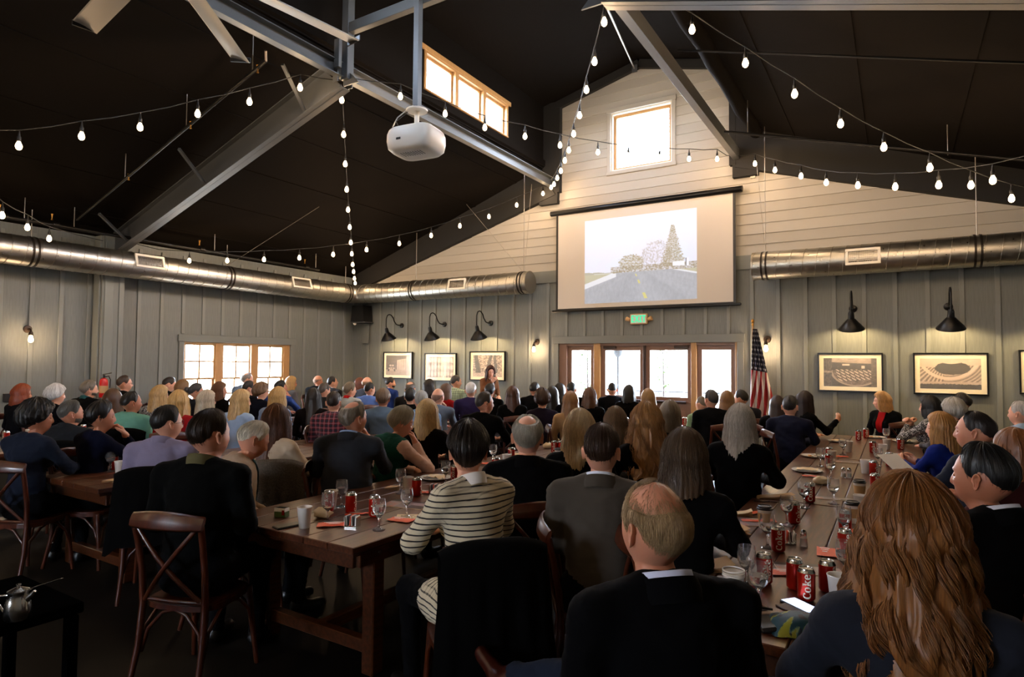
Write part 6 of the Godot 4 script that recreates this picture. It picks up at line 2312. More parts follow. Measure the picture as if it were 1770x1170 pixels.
func build_people() -> void:
	var fur := sm("grey_fur", Color(0.40, 0.36, 0.31), 0.95)
	fur.albedo_texture = M.strand_tex
	relief(fur, M.strand_tex, 1.2, Vector3(7, 7, 7))
	sm("brown_leather", Color(0.20, 0.07, 0.04), 0.3)
	M["stripe_cloth"] = printed("stripe_cloth", picture(8, 32, func(_u: float, v: float) -> Color: return Color(0.06, 0.06, 0.09) if v < 0.24 else Color(0.76, 0.71, 0.60)), Vector3(38, 38, 38))
	M["check_cloth"] = printed("check_cloth", picture(32, 32, func(u: float, v: float) -> Color: return Color(0.40, 0.44, 0.49).darkened(0.22 * float(u < 0.15) + 0.22 * float(v < 0.15) + 0.15 * float(u > 0.5 and u < 0.6))), Vector3(28, 28, 28))
	M["green_check"] = printed("green_check", picture(32, 32, func(u: float, v: float) -> Color: return Color(0.62, 0.70, 0.58).darkened(0.3 * float(u < 0.2) + 0.3 * float(v < 0.2))), Vector3(24, 24, 24))
	M["plaid_cloth"] = printed("plaid_cloth", picture(32, 32, func(u: float, v: float) -> Color: return Color(0.42, 0.06, 0.09).lerp(Color(0.05, 0.05, 0.12), 0.5 * float(u < 0.45) + 0.5 * float(v < 0.45)).lerp(Color(0.7, 0.6, 0.6), 0.6 * float(absf(u - 0.7) < 0.04 or absf(v - 0.7) < 0.04))), Vector3(18, 18, 18))
	M["print_cloth"] = printed("print_cloth", picture(96, 96, func(u: float, v: float) -> Color: return Color(0.72, 0.70, 0.68) if nz(u * 9.0, v * 9.0, 2.0) > 0.12 else Color(0.05, 0.05, 0.055)), Vector3(7, 7, 7))
	for d in [
		{"at": Vector3(-0.56, 1.250, -1.66), "a": -43, "ha": -55, "sex": "m", "hair": "thinning", "hc": Color(0.756, 0.634, 0.464), "top": "jacket", "tc": Color(0.022, 0.024, 0.032), "fine": 2, "girth": 1.08, "hs": 0.98, "locks": 2200, "skin": 1, "fuzz": 4200, "push": 0.1, "pose": "lap", "crossed": true, "collar": Color(0.75, 0.78, 0.88), "lapel": Color(0.02, 0.022, 0.03), "pc": Color(0.07, 0.1, 0.16), "shoe": M.brown_leather, "ca": -35, "label": "balding man in a dark suit, nearest the camera, seen from behind", "who": "balding man nearest the camera"},
		{"at": Vector3(0.03, 1.265, -1.85), "a": -11, "ha": -13, "sex": "f", "hair": "wavy", "hc": Color(0.61, 0.39, 0.183), "top": "sweater", "tc": Color(0.085, 0.1, 0.14), "fine": 2, "hs": 0.99, "locks": 3000, "pose": "table", "ca": -11, "label": "woman with long wavy auburn hair in a dark blue sweater, lower right", "who": "woman with long wavy auburn hair"},
		{"at": Vector3(0.30, 1.250, -3.13), "a": -42, "ha": -60, "sex": "m", "hair": "short", "hc": Color(0.0427, 0.0366, 0.0366), "top": "jacket", "tc": Color(0.022, 0.022, 0.026), "fine": 2, "girth": 1.06, "locks": 200, "skin": 2, "pose": "chin", "flip": true, "collar": Color(0.75, 0.75, 0.78), "lapel": Color(0.02, 0.02, 0.024), "ca": -50, "label": "black-haired man in a dark suit resting his chin on his hand", "who": "black-haired man resting his chin on his hand"},
		{"at": Vector3(0.45, 1.260, -5.15), "a": -45, "ha": -73, "sex": "m", "hair": "receding", "hc": Color(0.122, 0.0732, 0.0488), "top": "sweater", "tc": Color(0.07, 0.09, 0.14), "fine": 2, "locks": 150, "skin": 1, "pose": "table", "ca": -50, "label": "man with receding dark hair in a slate blue sweater, right side", "who": "man with receding dark hair and slate sweater"},
		{"at": Vector3(0.32, 1.165, -6.41), "a": -52, "ha": -81, "sex": "f", "hair": "lob", "hc": Color(0.805, 0.561, 0.268), "top": "sweater", "tc": Color(0.03, 0.11, 0.4), "fine": 2, "locks": 200, "pose": "read", "ca": -50, "label": "blonde woman in a bright blue sweater reading a sheet of paper", "who": "blonde woman in the bright blue sweater"},
		{"at": Vector3(-1.27, 1.250, -2.91), "a": -20, "ha": -16, "sex": "m", "hair": "short", "hc": Color(0.268, 0.177, 0.116), "top": "jacket", "tc": Color(0.26, 0.235, 0.205), "fine": 2, "girth": 1.06, "locks": 800, "pose": "lap", "collar": Color(0.82, 0.84, 0.9), "lapel": Color(0.25, 0.225, 0.195), "ca": 62, "label": "man in a taupe jacket with thinning brown hair, seen from behind", "who": "man in the taupe jacket"},
		{"at": Vector3(-0.86, 1.240, -2.94), "a": -14, "ha": -8, "sex": "f", "hair": "bob", "hc": Color(0.39, 0.293, 0.195), "top": "jacket", "tc": Color(0.022, 0.022, 0.025), "fine": 2, "locks": 800, "pose": "table", "collar": Color(0.45, 0.45, 0.47), "ca": 62, "label": "woman with a smooth brown bob in a black jacket at the right-hand table", "who": "woman with the smooth brown bob"},
		{"at": Vector3(-1.79, 1.260, -2.46), "a": -68, "ha": -38, "sex": "f", "hair": "pixie", "hc": Color(0.146, 0.0915, 0.0549), "top": "striped_sweater", "tc": Color(0.7, 0.66, 0.56), "fine": 2, "girth": 1.06, "lean": 0.12, "locks": 800, "pose": "table", "tunic": true, "collar": Color(0.85, 0.83, 0.8), "mat": M.stripe_cloth, "coat": "black", "ca": -50, "label": "woman with short dark brown hair in a cream and navy striped top", "who": "woman in the striped top"},
		{"at": Vector3(-1.88, 1.250, -3.21), "a": -34, "ha": -28, "sex": "m", "hair": "tonsure", "hc": Color(0.756, 0.732, 0.671), "top": "jacket", "tc": Color(0.022, 0.022, 0.026), "fine": 2, "locks": 800, "pose": "table", "lapel": Color(0.02, 0.02, 0.022), "ca": -48, "label": "man with a bald crown and grey fringe in a black jacket", "who": "man with the bald crown and grey fringe"},
		{"at": Vector3(-1.78, 1.240, -3.73), "a": -18, "ha": -18, "sex": "f", "hair": "lob", "hc": Color(0.903, 0.781, 0.586), "top": "jacket", "tc": Color(0.03, 0.03, 0.035), "fine": 2, "locks": 700, "pose": "table", "ca": -50, "label": "woman with pale blonde shoulder-length hair in black, beside the taupe jacket", "who": "woman with pale blonde shoulder-length hair"},
		{"at": Vector3(-2.01, 1.190, -4.90), "a": -27, "ha": -24, "sex": "f", "hair": "long", "hc": Color(0.512, 0.39, 0.256), "top": "shirt", "tc": Color(0.36, 0.39, 0.43), "fine": 2, "locks": 700, "pose": "table", "mat": M.check_cloth, "ca": -50, "label": "woman with long straight light brown hair in a grey checked shirt", "who": "woman with long straight light brown hair"},
		{"at": Vector3(-1.54, 1.255, -4.34), "a": -32, "ha": -32, "sex": "f", "hair": "wavy", "hc": Color(0.756, 0.537, 0.293), "top": "sweater", "tc": Color(0.03, 0.03, 0.035), "fine": 2, "locks": 800, "pose": "table", "ca": 62, "label": "woman with long wavy honey blonde hair in black", "who": "woman with long wavy honey blonde hair"},
		{"at": Vector3(-0.99, 1.250, -4.81), "a": -2, "ha": 2, "sex": "f", "hair": "lob", "hc": Color(0.854, 0.805, 0.732), "top": "sweater", "tc": Color(0.02, 0.02, 0.023), "fine": 2, "girth": 1.16, "locks": 800, "pose": "table", "ca": 62, "label": "broad-shouldered woman with silver blonde hair in a black sweater", "who": "woman with silver blonde hair in black"},
		{"at": Vector3(-3.22, 1.280, -2.03), "a": -28, "ha": -6, "sex": "m", "hair": "short", "hc": Color(0.207, 0.14, 0.0793), "top": "jacket", "tc": Color(0.024, 0.026, 0.026), "fine": 2, "girth": 1.1, "locks": 800, "skin": 1, "pose": "lap", "collar": Color(0.3, 0.28, 0.18), "ca": -19, "label": "dark-haired man in a black jacket on the nearest cross-back chair", "who": "dark-haired man in the black jacket, at left"},
		{"at": Vector3(-3.70, 1.180, -2.60), "a": 23, "ha": 17, "sex": "m", "hair": "short", "hc": Color(0.97, 0.927, 0.83), "top": "jacket", "tc": Color(0.58, 0.5, 0.42), "fine": 2, "hp": -24, "locks": 250, "skin": 1, "pose": "lap", "front": Color(0.22, 0.42, 0.47), "ca": 62, "label": "white-haired old man in a tan jacket looking down", "who": "white-haired man in the tan jacket"},
		{"at": Vector3(-3.61, 1.250, -3.46), "a": -32, "ha": 4, "sex": "m", "hair": "tonsure", "hc": Color(0.61, 0.561, 0.488), "top": "jacket", "tc": Color(0.125, 0.135, 0.155), "fine": 2, "girth": 1.18, "lean": 0.1, "locks": 300, "skin": 1, "pose": "face", "collar": Color(0.55, 0.65, 0.8), "lapel": Color(0.12, 0.13, 0.15), "ca": 62, "label": "heavy man in a grey suit holding a hand to his face", "who": "heavy man in the grey suit"},
		{"at": Vector3(-3.63, 1.185, -4.00), "a": 6, "ha": 36, "sex": "f", "hair": "pixie", "hc": Color(0.732, 0.695, 0.61), "top": "vest", "tc": Color(0.03, 0.24, 0.19), "fine": 2, "lean": 0.12, "hp": -14, "locks": 250, "skin": 1, "pose": "chin", "sleeve": Color(0.8, 0.66, 0.6), "ca": 62, "label": "woman with short grey hair in a green vest, hand to her mouth", "who": "woman in the green vest"},
		{"at": Vector3(-4.26, 1.200, -3.26), "a": -23, "ha": -13, "sex": "f", "hair": "long", "hc": Color(0.439, 0.244, 0.11), "top": "jacket", "tc": Color(0.7, 0.62, 0.52), "fine": 2, "locks": 800, "pose": "table", "coat": "fur", "ca": -50, "label": "woman with long chestnut hair in a cream jacket", "who": "long-haired woman in cream"},
		{"at": Vector3(-4.67, 1.215, -2.60), "a": -37, "ha": 1, "sex": "m", "hair": "short", "hc": Color(0.11, 0.0793, 0.061), "top": "shirt", "tc": Color(0.46, 0.43, 0.52), "fine": 2, "locks": 250, "pose": "lap", "glasses": true, "collar": Color(0.46, 0.43, 0.52), "coat": "black", "ca": -50, "label": "man with glasses in a lavender shirt, seen from behind", "who": "man in the lavender shirt"},
		{"at": Vector3(-6.76, 1.165, -2.84), "a": -37, "ha": 3, "sex": "m", "hair": "short", "hc": Color(0.415, 0.403, 0.378), "top": "jacket", "tc": Color(0.085, 0.095, 0.11), "fine": 2, "girth": 1.1, "locks": 250, "skin": 1, "pose": "table", "collar": Color(0.1, 0.11, 0.12), "beard": Color(0.45, 0.43, 0.4), "coat": "black", "ca": -50, "label": "grey-bearded man in a charcoal suit at the far left", "who": "grey-bearded man in the charcoal suit"},
		{"at": Vector3(-5.80, 1.220, -2.20), "a": -24, "ha": 11, "sex": "f", "hair": "curly", "hc": Color(0.0549, 0.0366, 0.0366), "top": "jacket", "tc": Color(0.05, 0.08, 0.14), "fine": 2, "locks": 150, "skin": 2, "pose": "table", "ca": -24, "label": "woman with big black curls in a navy jacket at the left edge", "who": "woman with big black curls"},
		{"at": Vector3(-5.75, 1.200, -2.65), "a": -5, "ha": 19, "sex": "f", "hair": "full", "hc": Color(0.061, 0.0427, 0.0366), "top": "sweater", "tc": Color(0.04, 0.05, 0.11), "fine": 1, "skin": 2, "pose": "chin", "ca": 62, "label": "black-haired woman in navy with her hand at her chin", "who": "black-haired woman with a hand at her chin"},
		{"at": Vector3(-3.72, 1.200, -4.51), "a": -20, "ha": -22, "sex": "f", "hair": "lob", "hc": Color(0.952, 0.805, 0.561), "top": "jacket", "tc": Color(0.06, 0.045, 0.035), "fine": 1, "locks": 200, "pose": "table", "ca": 62, "label": "blonde woman in a dark brown leather jacket, left table", "who": "blonde woman in the brown leather jacket"},
		{"at": Vector3(-4.05, 1.220, -5.92), "a": -9, "ha": 28, "sex": "m", "hair": "short", "hc": Color(0.268, 0.244, 0.232), "top": "jacket", "tc": Color(0.035, 0.033, 0.033), "fine": 1, "girth": 1.08, "skin": 1, "pose": "table", "ca": 62, "label": "man with dark grey hair in a black coat, turned right", "who": "man with dark grey hair in a black coat"},
		{"at": Vector3(-0.16, 1.190, -10.15), "a": -151, "ha": -99, "sex": "f", "hair": "bob", "hc": Color(0.805, 0.586, 0.329), "top": "jacket", "tc": Color(0.03, 0.03, 0.035), "fine": 1, "pose": "lap", "front": Color(0.55, 0.02, 0.03), "ca": -50, "label": "blonde woman in a red top and black jacket at the table head", "who": "blonde woman in the red top"},
		{"at": Vector3(0.34, 1.200, -8.97), "a": -58, "ha": -76, "sex": "f", "hair": "bob", "hc": Color(0.061, 0.0427, 0.0427), "top": "blouse", "tc": Color(0.24, 0.235, 0.23), "fine": 1, "pose": "clasp", "mat": M.print_cloth, "ca": -50, "label": "dark-haired woman in a black and white print blouse", "who": "dark-haired woman in the print blouse"},
		{"at": Vector3(0.73, 1.215, -10.07), "a": -56, "ha": -68, "sex": "m", "hair": "short", "hc": Color(0.146, 0.0976, 0.0732), "top": "jacket", "tc": Color(0.05, 0.05, 0.055), "fine": 1, "pose": "table", "ca": -50, "label": "brown-haired man behind the curly grey head at right", "who": "brown-haired man behind the grey curls"},
		{"at": Vector3(0.54, 1.190, -8.51), "a": -51, "ha": -58, "sex": "f", "hair": "curly", "hc": Color(0.756, 0.732, 0.695), "top": "sweater", "tc": Color(0.25, 0.25, 0.27), "fine": 1, "pose": "table", "ca": -50, "label": "person with curly grey hair behind the blonde woman in blue", "who": "person with curly grey hair"},
		{"at": Vector3(1.11, 1.200, -8.41), "a": -42, "ha": -54, "sex": "m", "hair": "short", "hc": Color(0.805, 0.781, 0.756), "top": "shirt", "tc": Color(0.55, 0.64, 0.74), "fine": 1, "pose": "table", "ca": -50, "label": "grey-haired person in a pale blue shirt at the right edge", "who": "grey-haired person in the pale blue shirt"},
		{"at": Vector3(0.59, 1.190, -4.65), "a": -38, "ha": -53, "sex": "f", "hair": "bob", "hc": Color(0.561, 0.329, 0.146), "top": "sweater", "tc": Color(0.2, 0.05, 0.05), "fine": 1, "pose": "table", "ca": -50, "label": "copper-haired person cut by the right edge", "who": "copper-haired person at the right edge"},
		{"at": Vector3(-1.07, 1.200, -7.96), "a": 0, "ha": 2, "sex": "m", "hair": "short", "hc": Color(0.122, 0.0854, 0.0671), "top": "fleece", "tc": Color(0.045, 0.06, 0.14), "fine": 1, "girth": 1.14, "pose": "table", "ca": 62, "label": "broad man in a navy fleece at the right-hand table", "who": "broad man in the navy fleece"},
		{"at": Vector3(-1.03, 1.205, -8.97), "a": 34, "ha": 46, "sex": "f", "hair": "lob", "hc": Color(0.159, 0.0732, 0.0549), "top": "jacket", "tc": Color(0.03, 0.028, 0.03), "fine": 1, "pose": "glass", "ca": 62, "label": "dark auburn woman in black holding up a glass", "who": "dark auburn woman holding up a glass"},
		{"at": Vector3(-1.32, 1.155, -8.68), "a": -9, "ha": -4, "sex": "f", "hair": "lob", "hc": Color(0.22, 0.122, 0.0732), "top": "sweater", "tc": Color(0.03, 0.03, 0.035), "pose": "table", "ca": 62, "label": "brown-haired woman half hidden behind the navy fleece", "who": "brown-haired woman half hidden by the navy fleece"},
		{"at": Vector3(-1.98, 1.190, -8.80), "a": -13, "ha": -9, "sex": "f", "hair": "bob", "hc": Color(0.61, 0.439, 0.244), "top": "sweater", "tc": Color(0.05, 0.05, 0.06), "ca": -50, "label": "woman with a light brown bob in front of the right sidelight", "who": "woman with a light brown bob by the sidelight"},
		{"at": Vector3(-1.91, 1.195, -9.44), "a": -31, "ha": -69, "sex": "m", "hair": "short", "hc": Color(0.0976, 0.0732, 0.061), "top": "shirt", "tc": Color(0.1, 0.1, 0.12), "ca": -50, "label": "dark-haired man turned left beside the flag", "who": "dark-haired man beside the flag"},
		{"at": Vector3(-2.08, 1.220, -8.41), "a": -22, "ha": -44, "sex": "m", "hair": "short", "hc": Color(0.244, 0.232, 0.22), "top": "jacket", "tc": Color(0.035, 0.035, 0.04), "fine": 1, "girth": 1.1, "ca": -50, "label": "grey-haired man in a black jacket before the right sidelight", "who": "grey-haired man in black by the sidelight"},
		{"at": Vector3(-2.34, 1.120, -8.92), "a": -35, "ha": -55, "sex": "m", "hair": "crop", "hc": Color(0.427, 0.366, 0.293), "top": "shirt", "tc": Color(0.45, 0.55, 0.42), "ca": -50, "label": "man in a pale green shirt half hidden before the doors", "who": "man in the pale green shirt"},
		{"at": Vector3(-1.85, 1.200, -5.87), "a": -20, "ha": -23, "sex": "f", "hair": "bob", "hc": Color(0.439, 0.366, 0.268), "top": "sweater", "tc": Color(0.03, 0.03, 0.035), "fine": 1, "pose": "table", "ca": -50, "label": "woman with an ash brown bob in black, right of the honey blonde hair", "who": "woman with the ash brown bob"},
		{"at": Vector3(-2.97, 1.200, -8.44), "a": -19, "ha": -15, "sex": "f", "hair": "bob", "hc": Color(0.671, 0.512, 0.305), "top": "sweater", "tc": Color(0.06, 0.05, 0.05), "ca": 62, "label": "blonde head half hidden above the long wavy honey blonde hair", "who": "blonde woman behind the honey blonde hair"},
		{"at": Vector3(-3.73, 1.200, -9.66), "a": -11, "ha": 1, "sex": "f", "hair": "bob", "hc": Color(0.061, 0.0488, 0.0488), "top": "jacket", "tc": Color(0.03, 0.03, 0.035), "ca": 62, "label": "black-haired woman in black before the glazed doors", "who": "black-haired woman before the doors"},
		{"at": Vector3(-4.36, 1.220, -10.47), "a": -28, "ha": -23, "sex": "m", "hair": "crop", "hc": Color(0.122, 0.0976, 0.0854), "top": "jacket", "tc": Color(0.045, 0.05, 0.07), "ca": -50, "label": "man with cropped dark hair before the left door leaf", "who": "man with cropped hair before the doors"},
		{"at": Vector3(-3.74, 1.200, -8.15), "a": -25, "ha": -21, "sex": "f", "hair": "bob", "hc": Color(0.415, 0.268, 0.159), "top": "sweater", "tc": Color(0.03, 0.03, 0.035), "fine": 1, "ca": 62, "label": "woman with a brown bob in black under the left sidelight", "who": "woman with the brown bob under the sidelight"},
		{"at": Vector3(-3.44, 1.200, -6.94), "a": -30, "ha": -28, "sex": "f", "hair": "long", "hc": Color(0.634, 0.439, 0.244), "top": "coat", "tc": Color(0.62, 0.5, 0.36), "fine": 1, "ca": 62, "label": "long-haired woman in a beige fur-trimmed coat", "who": "long-haired woman in the beige coat"},
		{"at": Vector3(-4.97, 1.215, -10.05), "a": -26, "ha": -16, "sex": "m", "hair": "short", "hc": Color(0.061, 0.0488, 0.0488), "top": "jacket", "tc": Color(0.03, 0.03, 0.035), "ca": -50, "label": "dark-haired head just left of the glazed doors", "who": "dark-haired man left of the doors"},
		{"at": Vector3(-4.73, 1.215, -9.12), "a": -22, "ha": -11, "sex": "f", "hair": "long", "hc": Color(0.0854, 0.0549, 0.0427), "top": "sweater", "tc": Color(0.03, 0.03, 0.035), "ca": -50, "label": "woman with long black-brown hair near the left sidelight", "who": "woman with long black-brown hair"},
		{"at": Vector3(-4.37, 1.200, -8.19), "a": -28, "ha": -20, "sex": "f", "hair": "long", "hc": Color(0.0732, 0.0549, 0.0488), "top": "sweater", "tc": Color(0.03, 0.03, 0.05), "ca": -50, "label": "woman with straight black hair right of the purple top", "who": "woman with straight black hair"},
		{"at": Vector3(-4.00, 1.200, -7.23), "a": -29, "ha": -29, "sex": "f", "hair": "curly", "hc": Color(0.244, 0.134, 0.0732), "top": "sweater", "tc": Color(0.075, 0.05, 0.13), "fine": 1, "girth": 1.1, "ca": 62, "label": "woman with short auburn curls in a dark purple top", "who": "woman in the dark purple top"},
		{"at": Vector3(-5.47, 1.215, -9.58), "a": -20, "ha": 2, "sex": "m", "hair": "short", "hc": Color(0.0732, 0.061, 0.0549), "top": "jacket", "tc": Color(0.03, 0.03, 0.035), "ca": 62, "label": "dark-haired man in black under the wall sconce", "who": "dark-haired man under the sconce"},
		{"at": Vector3(-4.82, 1.200, -7.80), "a": -32, "ha": -30, "sex": "f", "hair": "lob", "hc": Color(0.342, 0.183, 0.0976), "top": "sweater", "tc": Color(0.03, 0.03, 0.035), "fine": 1, "ca": -50, "label": "woman with auburn shoulder-length hair in black, in front of the speaker", "who": "woman with auburn shoulder-length hair"},
		{"at": Vector3(-6.11, 1.180, -9.12), "a": -29, "ha": -24, "sex": "m", "hair": "full", "hc": Color(0.0488, 0.0427, 0.0427), "top": "jacket", "tc": Color(0.03, 0.03, 0.035), "ca": 62, "label": "black-haired head just below the standing woman", "who": "black-haired person below the standing woman"},
		{"at": Vector3(-5.80, 1.235, -8.11), "a": -31, "ha": -24, "sex": "m", "hair": "short", "hc": Color(0.97, 0.97, 0.964), "top": "sweater", "tc": Color(0.13, 0.1, 0.24), "fine": 1, "ca": 62, "label": "white-haired man in a purple sweater", "who": "white-haired man in purple"},
		{"at": Vector3(-7.50, 1.290, -9.96), "a": -7, "ha": 25, "sex": "m", "hair": "short", "hc": Color(0.293, 0.268, 0.244), "top": "shirt", "tc": Color(0.52, 0.6, 0.48), "mat": M.green_check, "ca": -50, "label": "man in a pale green checked shirt sitting tall by the pictures", "who": "man in the pale green checked shirt"},
		{"at": Vector3(-6.56, 1.180, -8.43), "a": -8, "ha": 22, "sex": "f", "hair": "bob", "hc": Color(0.464, 0.342, 0.268), "top": "jacket", "tc": Color(0.5, 0.03, 0.04), "ca": 62, "label": "woman in a red jacket beside the pink bald head", "who": "woman in the red jacket"},
		{"at": Vector3(-5.47, 1.200, -6.85), "a": -27, "ha": -9, "sex": "m", "hair": "shaven", "hc": Color(0.671, 0.512, 0.439), "top": "shirt", "tc": Color(0.35, 0.4, 0.46), "skin": 3, "pose": "chin", "ca": 62, "label": "bald pink-headed man in a grey-blue shirt", "who": "bald pink-headed man"},
		{"at": Vector3(-5.07, 1.200, -6.02), "a": -36, "ha": -32, "sex": "m", "hair": "short", "hc": Color(0.805, 0.805, 0.781), "top": "shirt", "tc": Color(0.4, 0.52, 0.66), "fine": 1, "ca": -50, "label": "silver-haired man in a light blue shirt", "who": "silver-haired man in light blue"},
		{"at": Vector3(-7.61, 1.215, -9.26), "a": -9, "ha": 35, "sex": "f", "hair": "long", "hc": Color(0.11, 0.0671, 0.0549), "top": "sweater", "tc": Color(0.1, 0.07, 0.07), "ca": -50, "label": "woman with long dark hair below the barrel picture", "who": "woman with long dark hair below the barrel picture"},
		{"at": Vector3(-7.06, 1.225, -8.10), "a": -21, "ha": -17, "sex": "m", "hair": "tonsure", "hc": Color(0.415, 0.366, 0.329), "top": "jacket", "tc": Color(0.06, 0.06, 0.07), "ca": -50, "label": "balding grey man behind a black-haired head", "who": "balding grey man behind the black-haired head"},
		{"at": Vector3(-6.16, 1.165, -7.07), "a": -33, "ha": -33, "sex": "f", "hair": "full", "hc": Color(0.061, 0.0488, 0.0488), "top": "sweater", "tc": Color(0.04, 0.04, 0.05), "ca": 62, "label": "black-haired head in front of the balding grey man", "who": "black-haired person before the balding man"},
		{"at": Vector3(-9.30, 1.220, -10.01), "a": -3, "ha": 29, "sex": "m", "hair": "short", "hc": Color(0.146, 0.11, 0.0915), "top": "shirt", "tc": Color(0.1, 0.18, 0.4), "beard": Color(0.1, 0.07, 0.06), "ca": 62, "label": "bearded dark-haired man in a blue shirt below the truck picture", "who": "bearded man in the blue shirt"},
		{"at": Vector3(-5.76, 1.200, -6.07), "a": -38, "ha": -32, "sex": "m", "hair": "full", "hc": Color(0.537, 0.439, 0.342), "top": "shirt", "tc": Color(0.34, 0.42, 0.5), "fine": 1, "ca": 62, "label": "person with tousled greying hair in a denim shirt", "who": "person in the denim shirt"},
		{"at": Vector3(-8.03, 1.185, -8.10), "a": -30, "ha": 7, "sex": "m", "hair": "short", "hc": Color(0.0854, 0.0671, 0.061), "top": "shirt", "tc": Color(0.34, 0.46, 0.72), "ca": -50, "label": "dark-haired man in a sky blue shirt", "who": "dark-haired man in sky blue"},
		{"at": Vector3(-9.04, 1.250, -9.05), "a": -15, "ha": 17, "sex": "m", "hair": "shaven", "hc": Color(0.756, 0.61, 0.488), "top": "shirt", "tc": Color(0.2, 0.22, 0.26), "skin": 3, "ca": 62, "label": "bald fair man below the corner loudspeaker", "who": "bald fair man in the corner"},
		{"at": Vector3(-9.56, 1.205, -9.36), "a": -16, "ha": 14, "sex": "f", "hair": "bob", "hc": Color(0.488, 0.244, 0.134), "top": "sweater", "tc": Color(0.15, 0.12, 0.12), "ca": 62, "label": "auburn-haired woman half hidden by the bald fair man", "who": "auburn-haired woman in the corner"},
		{"at": Vector3(-7.88, 1.200, -7.49), "a": -17, "ha": 17, "sex": "m", "hair": "full", "hc": Color(0.537, 0.476, 0.39), "top": "shirt", "tc": Color(0.62, 0.64, 0.62), "fine": 1, "collar": Color(0.6, 0.05, 0.04), "ca": -50, "label": "grey-haired man in a pale striped shirt with a red lanyard", "who": "grey-haired man with the red lanyard"},
		{"at": Vector3(-5.65, 1.200, -5.13), "a": -34, "ha": -34, "sex": "m", "hair": "short", "hc": Color(0.159, 0.0976, 0.0671), "top": "shirt", "tc": Color(0.3, 0.06, 0.07), "fine": 1, "mat": M.plaid_cloth, "ca": 62, "label": "dark brown head and red plaid shirt behind the grey suit", "who": "person in the red plaid shirt"},
		{"at": Vector3(-8.03, 1.200, -7.07), "a": -29, "ha": -3, "sex": "m", "hair": "short", "hc": Color(0.366, 0.317, 0.268), "top": "shirt", "tc": Color(0.085, 0.09, 0.105), "fine": 1, "girth": 1.08, "ca": -50, "label": "man with short grey-brown hair in a charcoal shirt", "who": "man in the charcoal shirt"},
		{"at": Vector3(-6.57, 1.190, -5.61), "a": -40, "ha": -36, "sex": "f", "hair": "long", "hc": Color(0.122, 0.0732, 0.0427), "top": "sweater", "tc": Color(0.06, 0.04, 0.04), "fine": 1, "ca": 62, "label": "woman with very long dark brown hair left of the charcoal shirt", "who": "woman with very long dark brown hair"},
		{"at": Vector3(-10.16, 1.230, -9.21), "a": -8, "ha": 20, "sex": "m", "hair": "short", "hc": Color(0.11, 0.0732, 0.061), "top": "shirt", "tc": Color(0.12, 0.12, 0.13), "hp": 14, "ca": 62, "label": "dark-haired man tilting his head back by the corner", "who": "dark-haired man tilting his head back"},
		{"at": Vector3(-11.02, 1.240, -9.52), "a": -14, "ha": 13, "sex": "m", "hair": "shaven", "hc": Color(0.61, 0.488, 0.415), "top": "jacket", "tc": Color(0.03, 0.03, 0.035), "skin": 1, "ca": 62, "label": "bald man in a black jacket against the long wall", "who": "bald man in the black jacket"},
		{"at": Vector3(-10.48, 1.230, -8.37), "a": -6, "ha": 25, "sex": "f", "hair": "bob", "hc": Color(0.83, 0.634, 0.366), "top": "sweater", "tc": Color(0.33, 0.33, 0.34), "glasses": true, "ca": 62, "label": "blonde woman with glasses in grey just right of the window row", "who": "blonde woman with glasses by the windows"},
		{"at": Vector3(-9.14, 1.215, -7.07), "a": -22, "ha": 20, "sex": "m", "hair": "short", "hc": Color(0.061, 0.0488, 0.0427), "top": "sweater", "tc": Color(0.15, 0.24, 0.47), "fine": 1, "skin": 2, "pose": "face", "ca": 62, "label": "black-haired man in a blue sweater with a hand on his face", "who": "black-haired man in the blue sweater"},
		{"at": Vector3(-6.99, 1.200, -5.37), "a": -23, "ha": 7, "sex": "f", "hair": "lob", "hc": Color(0.878, 0.683, 0.403), "top": "shirt", "tc": Color(0.5, 0.6, 0.76), "fine": 1, "ca": -50, "label": "blonde woman in a light blue shirt before the blue sweater", "who": "blonde woman in the light blue shirt"},
		{"at": Vector3(-8.44, 1.200, -6.17), "a": -14, "ha": 22, "sex": "f", "hair": "curly", "hc": Color(0.488, 0.354, 0.22), "top": "sweater", "tc": Color(0.05, 0.055, 0.09), "fine": 1, "glasses": true, "ca": 62, "label": "woman with short sandy curls and glasses before the windows", "who": "woman with sandy curls and glasses"},
		{"at": Vector3(-9.42, 1.210, -6.65), "a": -15, "ha": 15, "sex": "m", "hair": "short", "hc": Color(0.195, 0.183, 0.183), "top": "jacket", "tc": Color(0.05, 0.055, 0.08), "ca": 62, "label": "man with dark greying hair right before the middle window", "who": "man with dark greying hair by the window"},
		{"at": Vector3(-11.09, 1.310, -7.78), "a": -15, "ha": 17, "sex": "m", "hair": "tonsure", "hc": Color(0.61, 0.586, 0.561), "top": "jacket", "tc": Color(0.09, 0.09, 0.1), "ca": 62, "label": "grey balding man seen tallest against the window row", "who": "grey balding man against the window"},
		{"at": Vector3(-6.64, 1.200, -4.58), "a": -21, "ha": 20, "sex": "f", "hair": "lob", "hc": Color(0.952, 0.781, 0.512), "top": "blouse", "tc": Color(0.58, 0.66, 0.76), "fine": 1, "ca": 62, "label": "blonde woman in a blue and white blouse", "who": "blonde woman in the blue and white blouse"},
		{"at": Vector3(-9.22, 1.200, -5.98), "a": -17, "ha": 43, "sex": "f", "hair": "lob", "hc": Color(0.464, 0.293, 0.159), "top": "sweater", "tc": Color(0.04, 0.035, 0.035), "fine": 1, "ca": 62, "label": "woman with reddish brown hair before the first window", "who": "woman with reddish brown hair by the window"},
